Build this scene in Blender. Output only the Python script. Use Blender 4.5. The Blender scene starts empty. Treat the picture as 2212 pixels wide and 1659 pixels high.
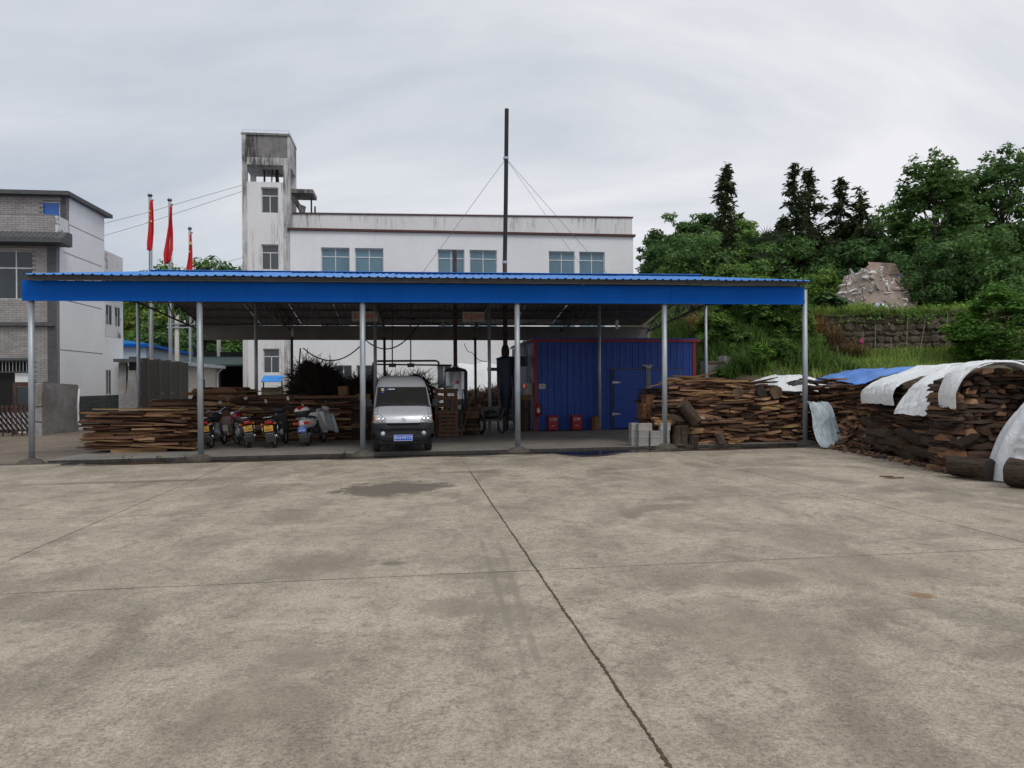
import bpy, bmesh, math, random
import numpy as np
from mathutils import Vector, Matrix, Euler
R = math.radians
sc = bpy.context.scene
C = sc.collection

# ------------------------------------------------------------------ camera
EYE = 1.6
ROLL = 0.006
cam_d = bpy.data.cameras.new('camera'); cam = bpy.data.objects.new('camera', cam_d); C.objects.link(cam)
cam_d.sensor_width = 36; cam_d.lens = 27.0; cam_d.clip_start = 0.05; cam_d.clip_end = 2000
_c, _s = math.cos(ROLL), math.sin(ROLL)
cam.matrix_world = Matrix(((_c, _s, 0, 0), (0, 0, -1, 0), (-_s, _c, 0, EYE), (0, 0, 0, 1)))
sc.camera = cam

# ------------------------------------------------------------------ sky, sun, exposure
SUN_EL, SUN_AZ = 54.0, 148.0       # azimuth clockwise from +Y: behind the camera, to its right
w = bpy.data.worlds.new('World'); sc.world = w; w.use_nodes = True
nt = w.node_tree; nt.nodes.clear()
def wn(t, **k):
    n = nt.nodes.new(t)
    for a, b in k.items(): setattr(n, a, b)
    return n
sky = wn('ShaderNodeTexSky', sky_type='NISHITA', sun_disc=False, sun_elevation=R(SUN_EL), sun_rotation=R(SUN_AZ))
bg1 = wn('ShaderNodeBackground'); bg1.inputs[1].default_value = 0.10
nt.links.new(sky.outputs[0], bg1.inputs[0])
tc = wn('ShaderNodeTexCoord'); sep = wn('ShaderNodeSeparateXYZ'); nt.links.new(tc.outputs['Generated'], sep.inputs[0])
zc = wn('ShaderNodeMath', operation='MAXIMUM'); nt.links.new(sep.outputs[2], zc.inputs[0]); zc.inputs[1].default_value = 0.0
za = wn('ShaderNodeMath', operation='ADD'); nt.links.new(zc.outputs[0], za.inputs[0]); za.inputs[1].default_value = 0.50
dx = wn('ShaderNodeMath', operation='DIVIDE'); dy = wn('ShaderNodeMath', operation='DIVIDE')
nt.links.new(sep.outputs[0], dx.inputs[0]); nt.links.new(za.outputs[0], dx.inputs[1])
nt.links.new(sep.outputs[1], dy.inputs[0]); nt.links.new(za.outputs[0], dy.inputs[1])
cmb = wn('ShaderNodeCombineXYZ'); nt.links.new(dx.outputs[0], cmb.inputs[0]); nt.links.new(dy.outputs[0], cmb.inputs[1])
mp = wn('ShaderNodeMapping'); mp.inputs['Rotation'].default_value = (0, 0, R(-35)); mp.inputs['Scale'].default_value = (0.8, 2.0, 1)
mp.inputs['Location'].default_value = (12.69, 16.52, 0)
nt.links.new(cmb.outputs[0], mp.inputs[0])
n1 = wn('ShaderNodeTexNoise'); n1.inputs['Scale'].default_value = 1.0; n1.inputs['Detail'].default_value = 7; n1.inputs['Roughness'].default_value = 0.56; n1.inputs['Distortion'].default_value = 0.45
nt.links.new(mp.outputs[0], n1.inputs['Vector'])
rp = wn('ShaderNodeValToRGB'); nt.links.new(n1.outputs[0], rp.inputs[0])
e = rp.color_ramp.elements
e[0].position = 0.36; e[0].color = (0.500, 0.552, 0.625, 1)
e[1].position = 0.64; e[1].color = (0.850, 0.845, 0.880, 1)
x = e.new(0.5); x.color = (0.660, 0.685, 0.735, 1)
bg2 = wn('ShaderNodeBackground'); bg2.inputs[1].default_value = 1.06
nt.links.new(rp.outputs[0], bg2.inputs[0])
mx = wn('ShaderNodeMixShader'); mx.inputs[0].default_value = 0.94
nt.links.new(bg1.outputs[0], mx.inputs[1]); nt.links.new(bg2.outputs[0], mx.inputs[2])
wo = wn('ShaderNodeOutputWorld'); nt.links.new(mx.outputs[0], wo.inputs[0])

sl = bpy.data.lights.new('sun', 'SUN'); sl.energy = 1.4; sl.angle = R(24); sl.color = (1.0, 0.965, 0.91)
so = bpy.data.objects.new('sun', sl); C.objects.link(so)
_az = R(SUN_AZ); _el = R(SUN_EL)
sdir = Vector((math.sin(_az) * math.cos(_el), math.cos(_az) * math.cos(_el), math.sin(_el)))
so.location = sdir * 60; so.rotation_euler = sdir.to_track_quat('Z', 'Y').to_euler()
sc.view_settings.view_transform = 'Standard'; sc.view_settings.look = 'None'
sc.view_settings.exposure = 0.0; sc.view_settings.gamma = 1.0; sc.view_settings.use_curve_mapping = False
sc.cycles.max_bounces = 6; sc.cycles.transparent_max_bounces = 8
sc.cycles.use_denoising = True

# ------------------------------------------------------------------ frames and pixels (pixels of a 2212 x 1659 view)
F = 1659.0
def uv(px, py):
    u = (px - 1106) / F; v = (829.5 - py) / F
    return u + ROLL * v, v - ROLL * u
def W(px, py, Y):                       # point seen at a pixel, at depth Y
    u, v = uv(px, py); return Vector((u * Y, Y, EYE + v * Y))
def gs(x): return 0.0069 * (x + 1.2)    # top of the shed slab
def gy(x): return gs(x) - 0.05          # yard
def G(px, py, h=0.0):                   # point on the yard (h above it)
    u, v = uv(px, py); Y = (EYE - 0.00828 + 0.05 - h) / (0.0069 * u - v); return Vector((u * Y, Y, gy(u * Y) + h))
A = math.atan(0.1304); CA, SA = math.cos(A), math.sin(A)
L0 = Vector((-10.82, 17.3, 0))
def S(s, d, z=0.0):                     # shed frame: s along the front, d towards the back, z above the slab
    x = L0.x + s * CA - d * SA; y = L0.y + s * SA + d * CA
    return Vector((x, y, gs(x) + z))
def SX(px, d):                          # s of a pixel column at depth d in the shed
    u = (px - 1106) / F
    x0 = L0.x - d * SA; y0 = L0.y + d * CA
    return (u * y0 - x0) / (CA - u * SA)

# ------------------------------------------------------------------ mesh builder
class MB:
    def __init__(self): self.v = []; self.f = []; self.m = []; self.k = 0
    def add(self, vs, fs):
        o = len(self.v); self.v += [tuple(p) for p in vs]
        self.f += [tuple(i + o for i in q) for q in fs]; self.m += [self.k] * len(fs); return self
    def box(self, c, s, rot=None, jit=0, rnd=random):
        x, y, z = s[0] / 2, s[1] / 2, s[2] / 2
        P = [Vector((a * x, b * y, g * z)) for g in (-1, 1) for a, b in ((-1, -1), (1, -1), (1, 1), (-1, 1))]
        if jit: P = [p + Vector([rnd.uniform(-jit, jit) for _ in range(3)]) for p in P]
        if rot is not None:
            m = rot if isinstance(rot, Matrix) else Euler(rot).to_matrix(); P = [m @ p for p in P]
        c = Vector(c)
        return self.add([p + c for p in P], [(3, 2, 1, 0), (4, 5, 6, 7), (0, 1, 5, 4), (1, 2, 6, 5), (2, 3, 7, 6), (3, 0, 4, 7)])
    def b2(self, p0, p1):               # box by corners
        return self.box([(a + b) / 2 for a, b in zip(p0, p1)], [abs(b - a) for a, b in zip(p0, p1)])
    def beam(self, p0, p1, wd, ht, up=(0, 0, 1)):
        p0, p1 = Vector(p0), Vector(p1); t = (p1 - p0); L = t.length; t.normalize()
        up = Vector(up)
        if abs(t.dot(up)) > .98: up = Vector((0, 1, 0))
        sd = t.cross(up).normalized(); u = sd.cross(t)
        m = Matrix((sd, t, u)).transposed()
        return self.box((p0 + p1) / 2, (wd, L, ht), m)
    def tube(self, pts, r, n=8, caps=True):
        pts = [Vector(p) for p in pts]; k = len(pts)
        rs = r if isinstance(r, (list, tuple)) else [r] * k
        vs = []; prev = None
        for i, p in enumerate(pts):
            t = (pts[min(i + 1, k - 1)] - pts[max(i - 1, 0)])
            t = t.normalized() if t.length > 1e-9 else Vector((0, 0, 1))
            if prev is None:
                a = Vector((0, 0, 1)) if abs(t.z) < .9 else Vector((1, 0, 0))
                sd = t.cross(a).normalized()
            else:
                sd = (prev - t * prev.dot(t)); sd = sd.normalized() if sd.length > 1e-6 else t.orthogonal().normalized()
            prev = sd; u = t.cross(sd)
            for j in range(n):
                an = 2 * math.pi * j / n
                vs.append(p + (sd * math.cos(an) + u * math.sin(an)) * rs[i])
        fs = [(i * n + j, i * n + (j + 1) % n, (i + 1) * n + (j + 1) % n, (i + 1) * n + j) for i in range(k - 1) for j in range(n)]
        if caps: fs += [tuple(range(n - 1, -1, -1)), tuple(range((k - 1) * n, k * n))]
        return self.add(vs, fs)
    def cyl(self, p0, p1, r0, r1=None, n=12): return self.tube([p0, p1], [r0, r0 if r1 is None else r1], n)
    def lathe(self, prof, c=(0, 0, 0), n=20, rot=None):
        c = Vector(c); m = rot if isinstance(rot, Matrix) else (Euler(rot).to_matrix() if rot is not None else Matrix.Identity(3))
        vs = [c + m @ Vector((r * math.cos(2 * math.pi * j / n), r * math.sin(2 * math.pi * j / n), z)) for r, z in prof for j in range(n)]
        k = len(prof)
        fs = [(i * n + j, i * n + (j + 1) % n, (i + 1) * n + (j + 1) % n, (i + 1) * n + j) for i in range(k - 1) for j in range(n)]
        if prof[0][0] > 1e-6: fs.append(tuple(range(n - 1, -1, -1)))
        if prof[-1][0] > 1e-6: fs.append(tuple(range((k - 1) * n, k * n)))
        return self.add(vs, fs)
    def torus(self, c, Rr, r, rot=None, n=24, k=8, sq=1.0):
        m = rot if isinstance(rot, Matrix) else (Euler(rot).to_matrix() if rot is not None else Matrix.Identity(3)); c = Vector(c)
        vs = [c + m @ Vector(((Rr + r * math.cos(b)) * math.cos(a), (Rr + r * math.cos(b)) * math.sin(a), r * sq * math.sin(b)))
              for a in [2 * math.pi * i / n for i in range(n)] for b in [2 * math.pi * j / k for j in range(k)]]
        fs = [(i * k + j, ((i + 1) % n) * k + j, ((i + 1) % n) * k + (j + 1) % k, i * k + (j + 1) % k) for i in range(n) for j in range(k)]
        return self.add(vs, fs)
    def prism(self, poly, h, m=None):   # poly in local xy, extruded by h along local z; m 4x4
        n = len(poly); vs = [Vector((p[0], p[1], 0)) for p in poly] + [Vector((p[0], p[1], h)) for p in poly]
        if m is not None: vs = [m @ p for p in vs]
        return self.add(vs, [tuple(range(n - 1, -1, -1)), tuple(range(n, 2 * n))] + [(i, (i + 1) % n, n + (i + 1) % n, n + i) for i in range(n)])
    def grid(self, fn, nu, nv):
        vs = [fn(i / nu, j / nv) for j in range(nv + 1) for i in range(nu + 1)]
        return self.add(vs, [(j * (nu + 1) + i, j * (nu + 1) + i + 1, (j + 1) * (nu + 1) + i + 1, (j + 1) * (nu + 1) + i) for j in range(nv) for i in range(nu)])
    def ball(self, c, r, n=10, k=7, rnd=None, jit=0):
        rr = r if isinstance(r, (list, tuple)) else (r, r, r); c = Vector(c)
        pr = [(math.sin(math.pi * i / k), -math.cos(math.pi * i / k)) for i in range(k + 1)]
        o = len(self.v); self.lathe([(max(a, 1e-4), b) for a, b in pr], (0, 0, 0), n)
        for i in range(o, len(self.v)):
            p = self.v[i]; q = 1 + (rnd.uniform(-jit, jit) if rnd else 0)
            self.v[i] = (c.x + p[0] * rr[0] * q, c.y + p[1] * rr[1] * q, c.z + p[2] * rr[2] * q)
        return self
    def xf(self, fn): self.v = [tuple(fn(p)) for p in self.v]; return self
    def mesh(self, name, mats, smooth=False):
        me = bpy.data.meshes.new(name); me.from_pydata(self.v, [], self.f)
        for m in (mats if isinstance(mats, (list, tuple)) else [mats]): me.materials.append(m)
        if any(self.m): me.polygons.foreach_set('material_index', self.m)
        if smooth:
            me.polygons.foreach_set('use_smooth', [True] * len(me.polygons))
            if smooth is not True: me.set_sharp_from_angle(angle=R(smooth))
        me.update(); return me
    def build(self, name, mats, parent=None, smooth=False, loc=None, rot=None):
        return link(name, self.mesh(name, mats, smooth), parent, loc, rot)
def link(name, me, parent=None, loc=None, rot=None, scale=None):
    o = bpy.data.objects.new(name, me); C.objects.link(o)
    if parent is not None: o.parent = parent
    if loc is not None: o.location = loc
    if rot is not None: o.rotation_euler = rot
    if scale is not None: o.scale = scale
    return o
def tag(o, label=None, cat=None, group=None, kind=None):
    if label: o['label'] = label
    if cat: o['category'] = cat
    if group: o['group'] = group
    if kind: o['kind'] = kind
    return o
def thing(name, label, cat, loc=(0, 0, 0), rz=0.0, group=None):
    o = bpy.data.objects.new(name, None); C.objects.link(o); o.empty_display_size = .1
    o.location = loc; o.rotation_euler = (0, 0, rz)
    return tag(o, label, cat, group)
def solid(o, t, off=0):
    m = o.modifiers.new('thickness', 'SOLIDIFY'); m.thickness = t; m.offset = off; return o
def bevel(o, wd, seg=2):
    m = o.modifiers.new('bevel', 'BEVEL'); m.width = wd; m.segments = seg; m.limit_method = 'ANGLE'; return o
def copy_tree(o, parent=None):
    c = o.copy(); C.objects.link(c); c.parent = parent
    for ch in o.children: copy_tree(ch, c)
    return c
def text(name, s, size, mat, parent, loc, rot, depth=.002, sx=1.0):
    cu = bpy.data.curves.new(name, 'FONT'); cu.body = s; cu.size = size; cu.extrude = depth; cu.align_x = 'CENTER'; cu.align_y = 'CENTER'; cu.resolution_u = 2
    t = bpy.data.objects.new(name, cu); C.objects.link(t)
    dg = bpy.context.evaluated_depsgraph_get(); me = bpy.data.meshes.new_from_object(t.evaluated_get(dg))
    bpy.data.objects.remove(t); me.materials.clear(); me.materials.append(mat)
    return link(name, me, parent, loc, rot, (sx, 1, 1))

# ------------------------------------------------------------------ materials
class NT:
    def __init__(self, name):
        self.m = bpy.data.materials.new(name); self.m.use_nodes = True; self.t = self.m.node_tree
        self.b = self.t.nodes['Principled BSDF']
    def n(self, ty, ins={}, **k):
        x = self.t.nodes.new(ty)
        for a, b in k.items(): setattr(x, a, b)
        for a, b in ins.items(): self.set(x.inputs[a], b)
        return x
    def set(self, sock, val):
        if isinstance(val, bpy.types.NodeSocket): self.t.links.new(val, sock)
        else:
            if isinstance(val, (tuple, list)) and len(val) == 3 and sock.type == 'RGBA': val = (*val, 1)
            sock.default_value = val
    def pos(self): return self.n('ShaderNodeNewGeometry').outputs['Position']
    def obj(self): return self.n('ShaderNodeTexCoord').outputs['Object']
    def rand(self): return self.n('ShaderNodeObjectInfo').outputs['Random']
    def map(self, v, scale=(1, 1, 1), loc=(0, 0, 0), rot=(0, 0, 0)): return self.n('ShaderNodeMapping', {'Vector': v, 'Scale': scale, 'Location': loc, 'Rotation': rot}).outputs[0]
    def noise(self, v, scale=5, det=5, rough=.55, dist=0): return self.n('ShaderNodeTexNoise', {'Vector': v, 'Scale': scale, 'Detail': det, 'Roughness': rough, 'Distortion': dist}).outputs[0]
    def ramp(self, f, stops, interp='LINEAR'):
        r = self.n('ShaderNodeValToRGB'); self.t.links.new(f, r.inputs[0]); e = r.color_ramp.elements; r.color_ramp.interpolation = interp
        stops = [(p, (c, c, c) if isinstance(c, (int, float)) else c) for p, c in stops]
        e[0].position, e[1].position = stops[0][0], stops[-1][0]
        e[0].color, e[1].color = (*stops[0][1], 1), (*stops[-1][1], 1)
        for p, c in stops[1:-1]: y = e.new(p); y.color = (*c, 1)
        return r.outputs[0]
    def mix(self, f, a, b, blend='MIX'):
        x = self.n('ShaderNodeMix', data_type='RGBA', blend_type=blend)
        self.set(x.inputs[0], f); self.set(x.inputs[6], a); self.set(x.inputs[7], b); return x.outputs[2]
    def math(self, op, a, b=0.0, clamp=False):
        x = self.n('ShaderNodeMath', operation=op, use_clamp=clamp); self.set(x.inputs[0], a); self.set(x.inputs[1], b); return x.outputs[0]
    def bump(self, h, st=.4, d=.02): self.set(self.b.inputs['Normal'], self.n('ShaderNodeBump', {'Height': h, 'Strength': st, 'Distance': d}).outputs[0])
    def fin(self, col=None, rough=None, metal=None, spec=None):
        if col is not None: self.set(self.b.inputs['Base Color'], col)
        if rough is not None: self.set(self.b.inputs['Roughness'], rough)
        if metal is not None: self.set(self.b.inputs['Metallic'], metal)
        if spec is not None: self.set(self.b.inputs['Specular IOR Level'], spec)
        return self.m
def mk(name, c1, c2=None, scale=6, rough=.7, metal=0, bump=0, bd=.01, stretch=(1, 1, 1), det=6, obj=True, rnd=0, lo=.35, hi=.65, spec=None):
    """two-tone noise paint with wear; rnd darkens or lightens each object a little"""
    t = NT(name); v = t.obj() if obj else t.pos()
    if stretch != (1, 1, 1): v = t.map(v, stretch)
    f = t.noise(v, scale, det)
    if c2 is None: c2 = tuple(x * .78 for x in c1)
    col = t.ramp(f, [(lo, c1), (hi, c2)])
    if rnd: col = t.mix(1, col, t.ramp(t.rand(), [(0, 1 - rnd), (1, 1 + rnd)]), 'MULTIPLY')
    if bump: t.bump(f, bump, bd)
    return t.fin(col, rough, metal, spec)
# ------------------------------------------------------------------ material library
def concrete(name, c, lo=.62, tint=(.36, .31, .25), patches=(), big=.33):
    t = NT(name); p = t.pos()
    a = t.noise(t.map(p, (1, 1, 1)), big, 8, .62, .6)
    b = t.noise(t.map(p, (1, .45, 1), rot=(0, 0, .4)), 1.5, 7, .65, .4)
    g = t.noise(p, 9, 6, .7); sp = t.noise(p, 95, 3, .8); sp2 = t.noise(p, 38, 4, .75)
    col = t.ramp(a, [(.30, tuple(x * lo for x in c)), (.44, tuple(x * .88 for x in c)), (.52, c), (.68, tuple(x * 1.18 for x in c))])
    col = t.mix(t.ramp(b, [(.45, 0), (.64, .72)]), col, tuple(x * .55 for x in tint))
    col = t.mix(t.ramp(t.noise(t.map(p, (1, 1, 1), (31, 7, 0)), .9, 8, .7, .8), [(.48, 0), (.66, .8)]), col, tuple(x * 1.32 for x in c))
    col = t.mix(t.ramp(g, [(.50, 0), (.70, .7)]), col, tuple(x * .48 for x in c))
    col = t.mix(1, col, t.ramp(sp, [(.3, .60), (.5, 1.0), (.72, 1.35)]), 'MULTIPLY')
    col = t.mix(1, col, t.ramp(sp2, [(.33, .62), (.5, 1.0), (.68, 1.2)]), 'MULTIPLY')
    rough = t.ramp(b, [(.4, .82), (.7, .62)])
    if patches:       # damp, oily and tyre stains, each with its own place on the ground
        ragged = t.math('MULTIPLY', t.math('SUBTRACT', t.noise(p, 1.7, 8, .72, .5), .5), 2.6); rag2 = t.math('MULTIPLY', t.math('SUBTRACT', t.noise(p, 16, 6, .75), .5), 1.2)
        for (cx, cy_, rx_, ry_, an, st, tc_, gl_) in patches:
            m = t.n('ShaderNodeMapping', {'Vector': p, 'Location': (cx, cy_, 0), 'Rotation': (0, 0, an), 'Scale': (rx_, ry_, 1000)}, vector_type='TEXTURE').outputs[0]
            ln = t.n('ShaderNodeVectorMath', {0: m}, operation='LENGTH').outputs['Value']
            f = t.math('ADD', t.math('SUBTRACT', 1.0, ln), t.math('ADD', ragged, rag2)); f = t.ramp(f, [(.05, 0), (.55 if gl_ < .5 else .3, st)])
            f = t.math('MULTIPLY', f, t.ramp(ln, [(.9, 1), (1.5, 0)]))
            col = t.mix(f, col, tuple(x * y for x, y in zip(c, tc_)))
            if gl_: rough = t.mix(t.math('MULTIPLY', f, gl_), rough, (.22, .22, .22))
    t.bump(t.math('ADD', sp, t.math('MULTIPLY', sp2, 1.2)), .35, .006)
    return t.fin(col, rough, spec=.35)
def stucco(name, c=(.74, .735, .74), grime=.5, lo=.53, hi=.75, zt=None, patch=0):
    """painted render with run-off streaks and flaking; zt: height the run-off starts from"""
    t = NT(name); p = t.pos()
    big = t.noise(p, .35, 6, .6); col = t.ramp(big, [(.3, c), (.7, tuple(x * .90 for x in c))])
    st = t.noise(t.map(p, (4.6, 4.6, .30)), 1.6, 9, .74, .3)
    pm = t.noise(t.map(p, (1, 1, .7), (5, 9, 2)), .55, 5, .6)
    m = t.math('MULTIPLY', t.ramp(st, [(lo, 0), (hi, 1)]), t.ramp(pm, [(.42, 0), (.62, 1)]))
    if zt is not None:
        sp = t.n('ShaderNodeSeparateXYZ', {0: p}).outputs[2]
        fall = t.math('MULTIPLY', t.math('SUBTRACT', sp, zt[1]), 1.0 / (zt[0] - zt[1]), True)
        m = t.math('MULTIPLY', m, fall)
    col = t.mix(t.math('MULTIPLY', m, grime), col, (.055, .052, .05))
    if patch:
        fl = t.noise(p, 1.1, 8, .72, .5)
        col = t.mix(t.math('MULTIPLY', t.ramp(fl, [(.56, 0), (.60, 1)]), patch), col, (.17, .165, .16))
    fine = t.noise(p, 14, 5, .7); col = t.mix(1, col, t.ramp(fine, [(.35, .92), (.65, 1.03)]), 'MULTIPLY')
    t.bump(fine, .15, .01)
    return t.fin(col, .85, spec=.25)
M = {}
def ell(x0, y0, x1, y1, hw, st, tc_=(.5, .5, .5), gl_=0):     # stain along the ground line between two pixels, hw metres to each side
    a, c = G(x0, y0), G(x1, y1); d = c - a; return ((a.x + c.x) / 2, (a.y + c.y) / 2, d.length / 2, hw, math.atan2(d.y, d.x), st, tc_, gl_)
DK = (.42, .41, .40)
PATCH = [ell(700, 1070, 975, 1041, .95, .95, (.40, .39, .38), .6), ell(816, 1217, 876, 1216, .10, .9, DK, .4), ell(930, 1022, 1110, 1016, .30, .7, (.5, .49, .48), .3), ell(0, 1049, 560, 1033, .22, .8, (.5, .49, .48), .3),
         ell(1034, 1150, 1150, 1500, .045, .8, (.6, .6, .6)), ell(1072, 1150, 1186, 1500, .04, .7, (.62, .62, .62)), ell(880, 1318, 1120, 1300, .28, .6, (.55, .54, .53)), ell(900, 1250, 1150, 1238, .22, .7, (.55, .54, .54)),
         ell(1560, 1266, 1710, 1236, .30, .6, (.56, .55, .55)), ell(540, 1450, 740, 1390, .30, .6, (.58, .57, .57)), ell(1950, 1279, 2030, 1292, .10, .85, (.62, .42, .22)), ell(1480, 1255, 2212, 1215, .7, .35, (.6, .58, .56)),
         ell(1300, 1330, 2050, 1420, .6, .35, (.62, .6, .58)), ell(200, 1550, 900, 1480, .35, .35, (.6, .58, .56)), ell(1350, 1450, 1500, 1460, .2, .5, (.58, .57, .56))]
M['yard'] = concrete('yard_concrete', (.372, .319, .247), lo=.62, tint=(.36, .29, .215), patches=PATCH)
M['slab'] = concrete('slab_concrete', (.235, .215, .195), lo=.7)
M['old_conc'] = concrete('weathered_concrete', (.27, .265, .265), lo=.5, big=.8)
M['dirt'] = concrete('dirt', (.20, .16, .12), lo=.7, big=.5)
M['hill'] = mk('hill_soil', (.055, .07, .025), (.09, .07, .04), scale=1.3, rough=.95, obj=False)
M['moss'] = mk('joint_moss', (.045, .042, .014), (.085, .062, .03), scale=30, rough=.95, obj=False, bump=.6)
M['joint'] = mk('joint_filler', (.05, .045, .038), (.09, .08, .065), scale=20, rough=.95, obj=False)
def wetmat(name, c, rough, alpha=1.0):
    t = NT(name); p = t.pos(); f = t.noise(p, 3, 6, .6)
    t.fin(t.ramp(f, [(.3, c), (.7, tuple(x * 1.35 for x in c))]), rough, spec=.5)
    if alpha < 1:     # a drying edge: the patch thins out towards its border
        fd_ = t.n('ShaderNodeAttribute', attribute_name='fade').outputs['Fac']; nz = t.noise(p, 7, 6, .7)
        al = t.ramp(t.math('ADD', t.math('MULTIPLY', fd_, 1.1), t.math('SUBTRACT', nz, .5)), [(.12, 0), (.62, alpha)])
        tr_ = t.n('ShaderNodeBsdfTransparent'); ms_ = t.n('ShaderNodeMixShader', {0: al, 1: tr_.outputs[0], 2: t.b.outputs[0]}); t.t.links.new(ms_.outputs[0], [x for x in t.t.nodes if x.type == 'OUTPUT_MATERIAL'][0].inputs[0])
    return t.m
M['wet'] = wetmat('wet_concrete', (.060, .052, .042), .30, .97)
M['wet1'] = wetmat('drying_concrete', (.130, .110, .085), .45, .92)
M['edge'] = mk('damp_slab_edge', (.06, .052, .044), (.03, .026, .022), scale=8, rough=.5, obj=False)  # damp, and darkened further so the puddles reflect a dark shed front
M['wet2'] = wetmat('damp_concrete', (.165, .138, .106), .6, .7)
M['puddle'] = wetmat('puddle_water', (.016, .014, .012), .06); M['puddle'].node_tree.nodes['Principled BSDF'].inputs['Specular IOR Level'].default_value = .25
M['white'] = stucco('white_wall', c=(.81, .815, .83), grime=.20)
M['white_top'] = stucco('white_parapet', c=(.76, .75, .745), grime=.85, lo=.50, hi=.62, zt=(11.7, 10.3))
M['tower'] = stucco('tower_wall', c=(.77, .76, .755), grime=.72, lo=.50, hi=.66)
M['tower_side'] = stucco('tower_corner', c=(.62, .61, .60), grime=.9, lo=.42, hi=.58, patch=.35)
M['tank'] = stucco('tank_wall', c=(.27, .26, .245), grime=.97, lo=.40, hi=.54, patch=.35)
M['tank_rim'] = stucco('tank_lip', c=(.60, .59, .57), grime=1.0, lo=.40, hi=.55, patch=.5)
M['house_side'] = stucco('house_side_wall', c=(.82, .825, .84), grime=.12)
M['house_old'] = stucco('house_peeling_wall', c=(.70, .70, .70), grime=.4, patch=.95)
M['annex'] = stucco('annex_wall', c=(.52, .49, .45), grime=.5)
M['maroon'] = mk('maroon_trim', (.085, .025, .018), (.05, .02, .016), scale=3, rough=.6, obj=False)
M['grey_trim'] = mk('slate_trim', (.06, .065, .07), (.085, .09, .095), scale=4, rough=.7, obj=False)
M['brick_l'] = mk('pale_grey_brick', (.345, .325, .32), (.285, .268, .265), scale=2, rough=.85, obj=False, rnd=.12)
M['brick_d'] = mk('dark_grey_brick', (.10, .105, .112), (.075, .08, .085), scale=2, rough=.8, obj=False, rnd=.12)
M['mortar'] = mk('mortar', (.22, .21, .205), (.17, .162, .16), scale=6, rough=.95, obj=False)
M['mortar_d'] = mk('dark_mortar', (.15, .155, .16), scale=6, rough=.95, obj=False)
M['dado'] = mk('dado_block', (.028, .038, .042), (.045, .055, .058), scale=3, rough=.55, obj=False, rnd=.2)
M['frame_w'] = mk('white_frame', (.70, .71, .72), scale=5, rough=.4)
M['alu'] = mk('aluminium', (.45, .46, .48), scale=8, rough=.45, metal=.4)
def glass(name, c, rough=.08):
    t = NT(name); f = t.noise(t.map(t.pos(), (1, 1, .35)), .8, 4); return t.fin(t.ramp(f, [(.35, c), (.65, tuple(x * 1.35 for x in c))]), rough, spec=.6)
M['glass_b'] = glass('curtained_blue_glass', (.085, .165, .215), .18)
M['glass_d'] = glass('dark_glass', (.035, .043, .05), .08)
M['glass_c'] = glass('grey_glass', (.05, .055, .06), .1)
M['blue_pane'] = glass('blue_board', (.02, .10, .36), .25)
M['black'] = mk('shade_black', (.006, .006, .006), (.01, .01, .01), rough=.9)  # near-black stands in for the shade inside openings
def paint(name, c, rough=.35, dirt=.25, scale=2.0):
    t = NT(name); p = t.pos(); f = t.noise(p, scale, 7, .65); st = t.noise(t.map(p, (3, 3, .3)), 2.5, 6, .65)
    col = t.ramp(f, [(.3, c), (.7, tuple(x * .84 for x in c))])
    col = t.mix(t.math('MULTIPLY', t.ramp(st, [(.5, 0), (.8, 1)]), dirt), col, tuple(.35 * x + .05 for x in c))
    t.bump(t.noise(p, .9, 3), .10, .03)
    return t.fin(col, t.ramp(f, [(.3, rough), (.7, rough + .15)]))
M['blue'] = paint('blue_fascia', (.002, .108, .50), .55, .14, 1.2); M['blue'].node_tree.nodes['Principled BSDF'].inputs['Specular IOR Level'].default_value = .10
M['roof_blue'] = paint('blue_roof_sheet_lit', (.03, .27, .74), .38, .12)  # same paint as the fascia, lightened for the light on the roof
M['roof_under'] = mk('roof_underside', (.17, .165, .17), (.13, .125, .13), scale=2, rough=.6, obj=False)
M['room_blue'] = paint('blue_panel', (.006, .052, .31), .45, .08)
M['red_trim'] = paint('red_trim', (.26, .012, .016), .5, .25)
M['steel'] = mk('galvanised_steel', (.42, .46, .49), (.31, .34, .37), scale=7, rough=.48, metal=.35, stretch=(1, 1, .3), obj=False)
M['steel_dark'] = mk('painted_steel', (.10, .10, .105), (.07, .065, .06), scale=6, rough=.6, obj=False, metal=.2)
M['gutter'] = mk('gutter_metal', (.17, .17, .165), (.12, .118, .112), scale=3, rough=.55, obj=False)
M['back_fascia'] = mk('bare_fascia', (.21, .19, .18), (.17, .15, .14), scale=1.5, rough=.6, obj=False)
M['rust'] = mk('rusted_iron', (.10, .045, .03), (.035, .025, .022), scale=5, rough=.85, obj=False, bump=.3)
M['flue'] = mk('sooty_pipe', (.012, .012, .012), (.026, .02, .018), scale=2.5, rough=.75, obj=False, bump=.2)
M['stainless'] = mk('stainless_steel', (.52, .52, .53), (.36, .355, .35), scale=2, rough=.26, metal=.95, stretch=(3, 3, .3))
M['bright_bar'] = mk('bright_lattice_bar', (.62, .62, .63), (.45, .45, .46), scale=9, rough=.35)  # pale non-metal colour stands in for bright reflections on chrome
M['chrome'] = mk('chrome', (.62, .63, .65), (.5, .5, .52), rough=.18, metal=1)
M['cyclone'] = paint('navy_paint', (.016, .028, .06), .45, .3)
M['cement'] = mk('cement_dollop', (.10, .086, .072), (.06, .052, .044), scale=9, rough=.9, obj=False, bump=.5)
M['block'] = mk('concrete_block', (.34, .325, .30), (.25, .24, .225), scale=14, rough=.95, bump=.5, rnd=.1)
M['redbrick'] = mk('red_brick', (.24, .10, .05), (.15, .07, .042), scale=7, rough=.9, bump=.4, rnd=.25)
M['rubber'] = mk('tyre_rubber', (.018, .018, .018), (.03, .028, .026), scale=12, rough=.85)
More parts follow.
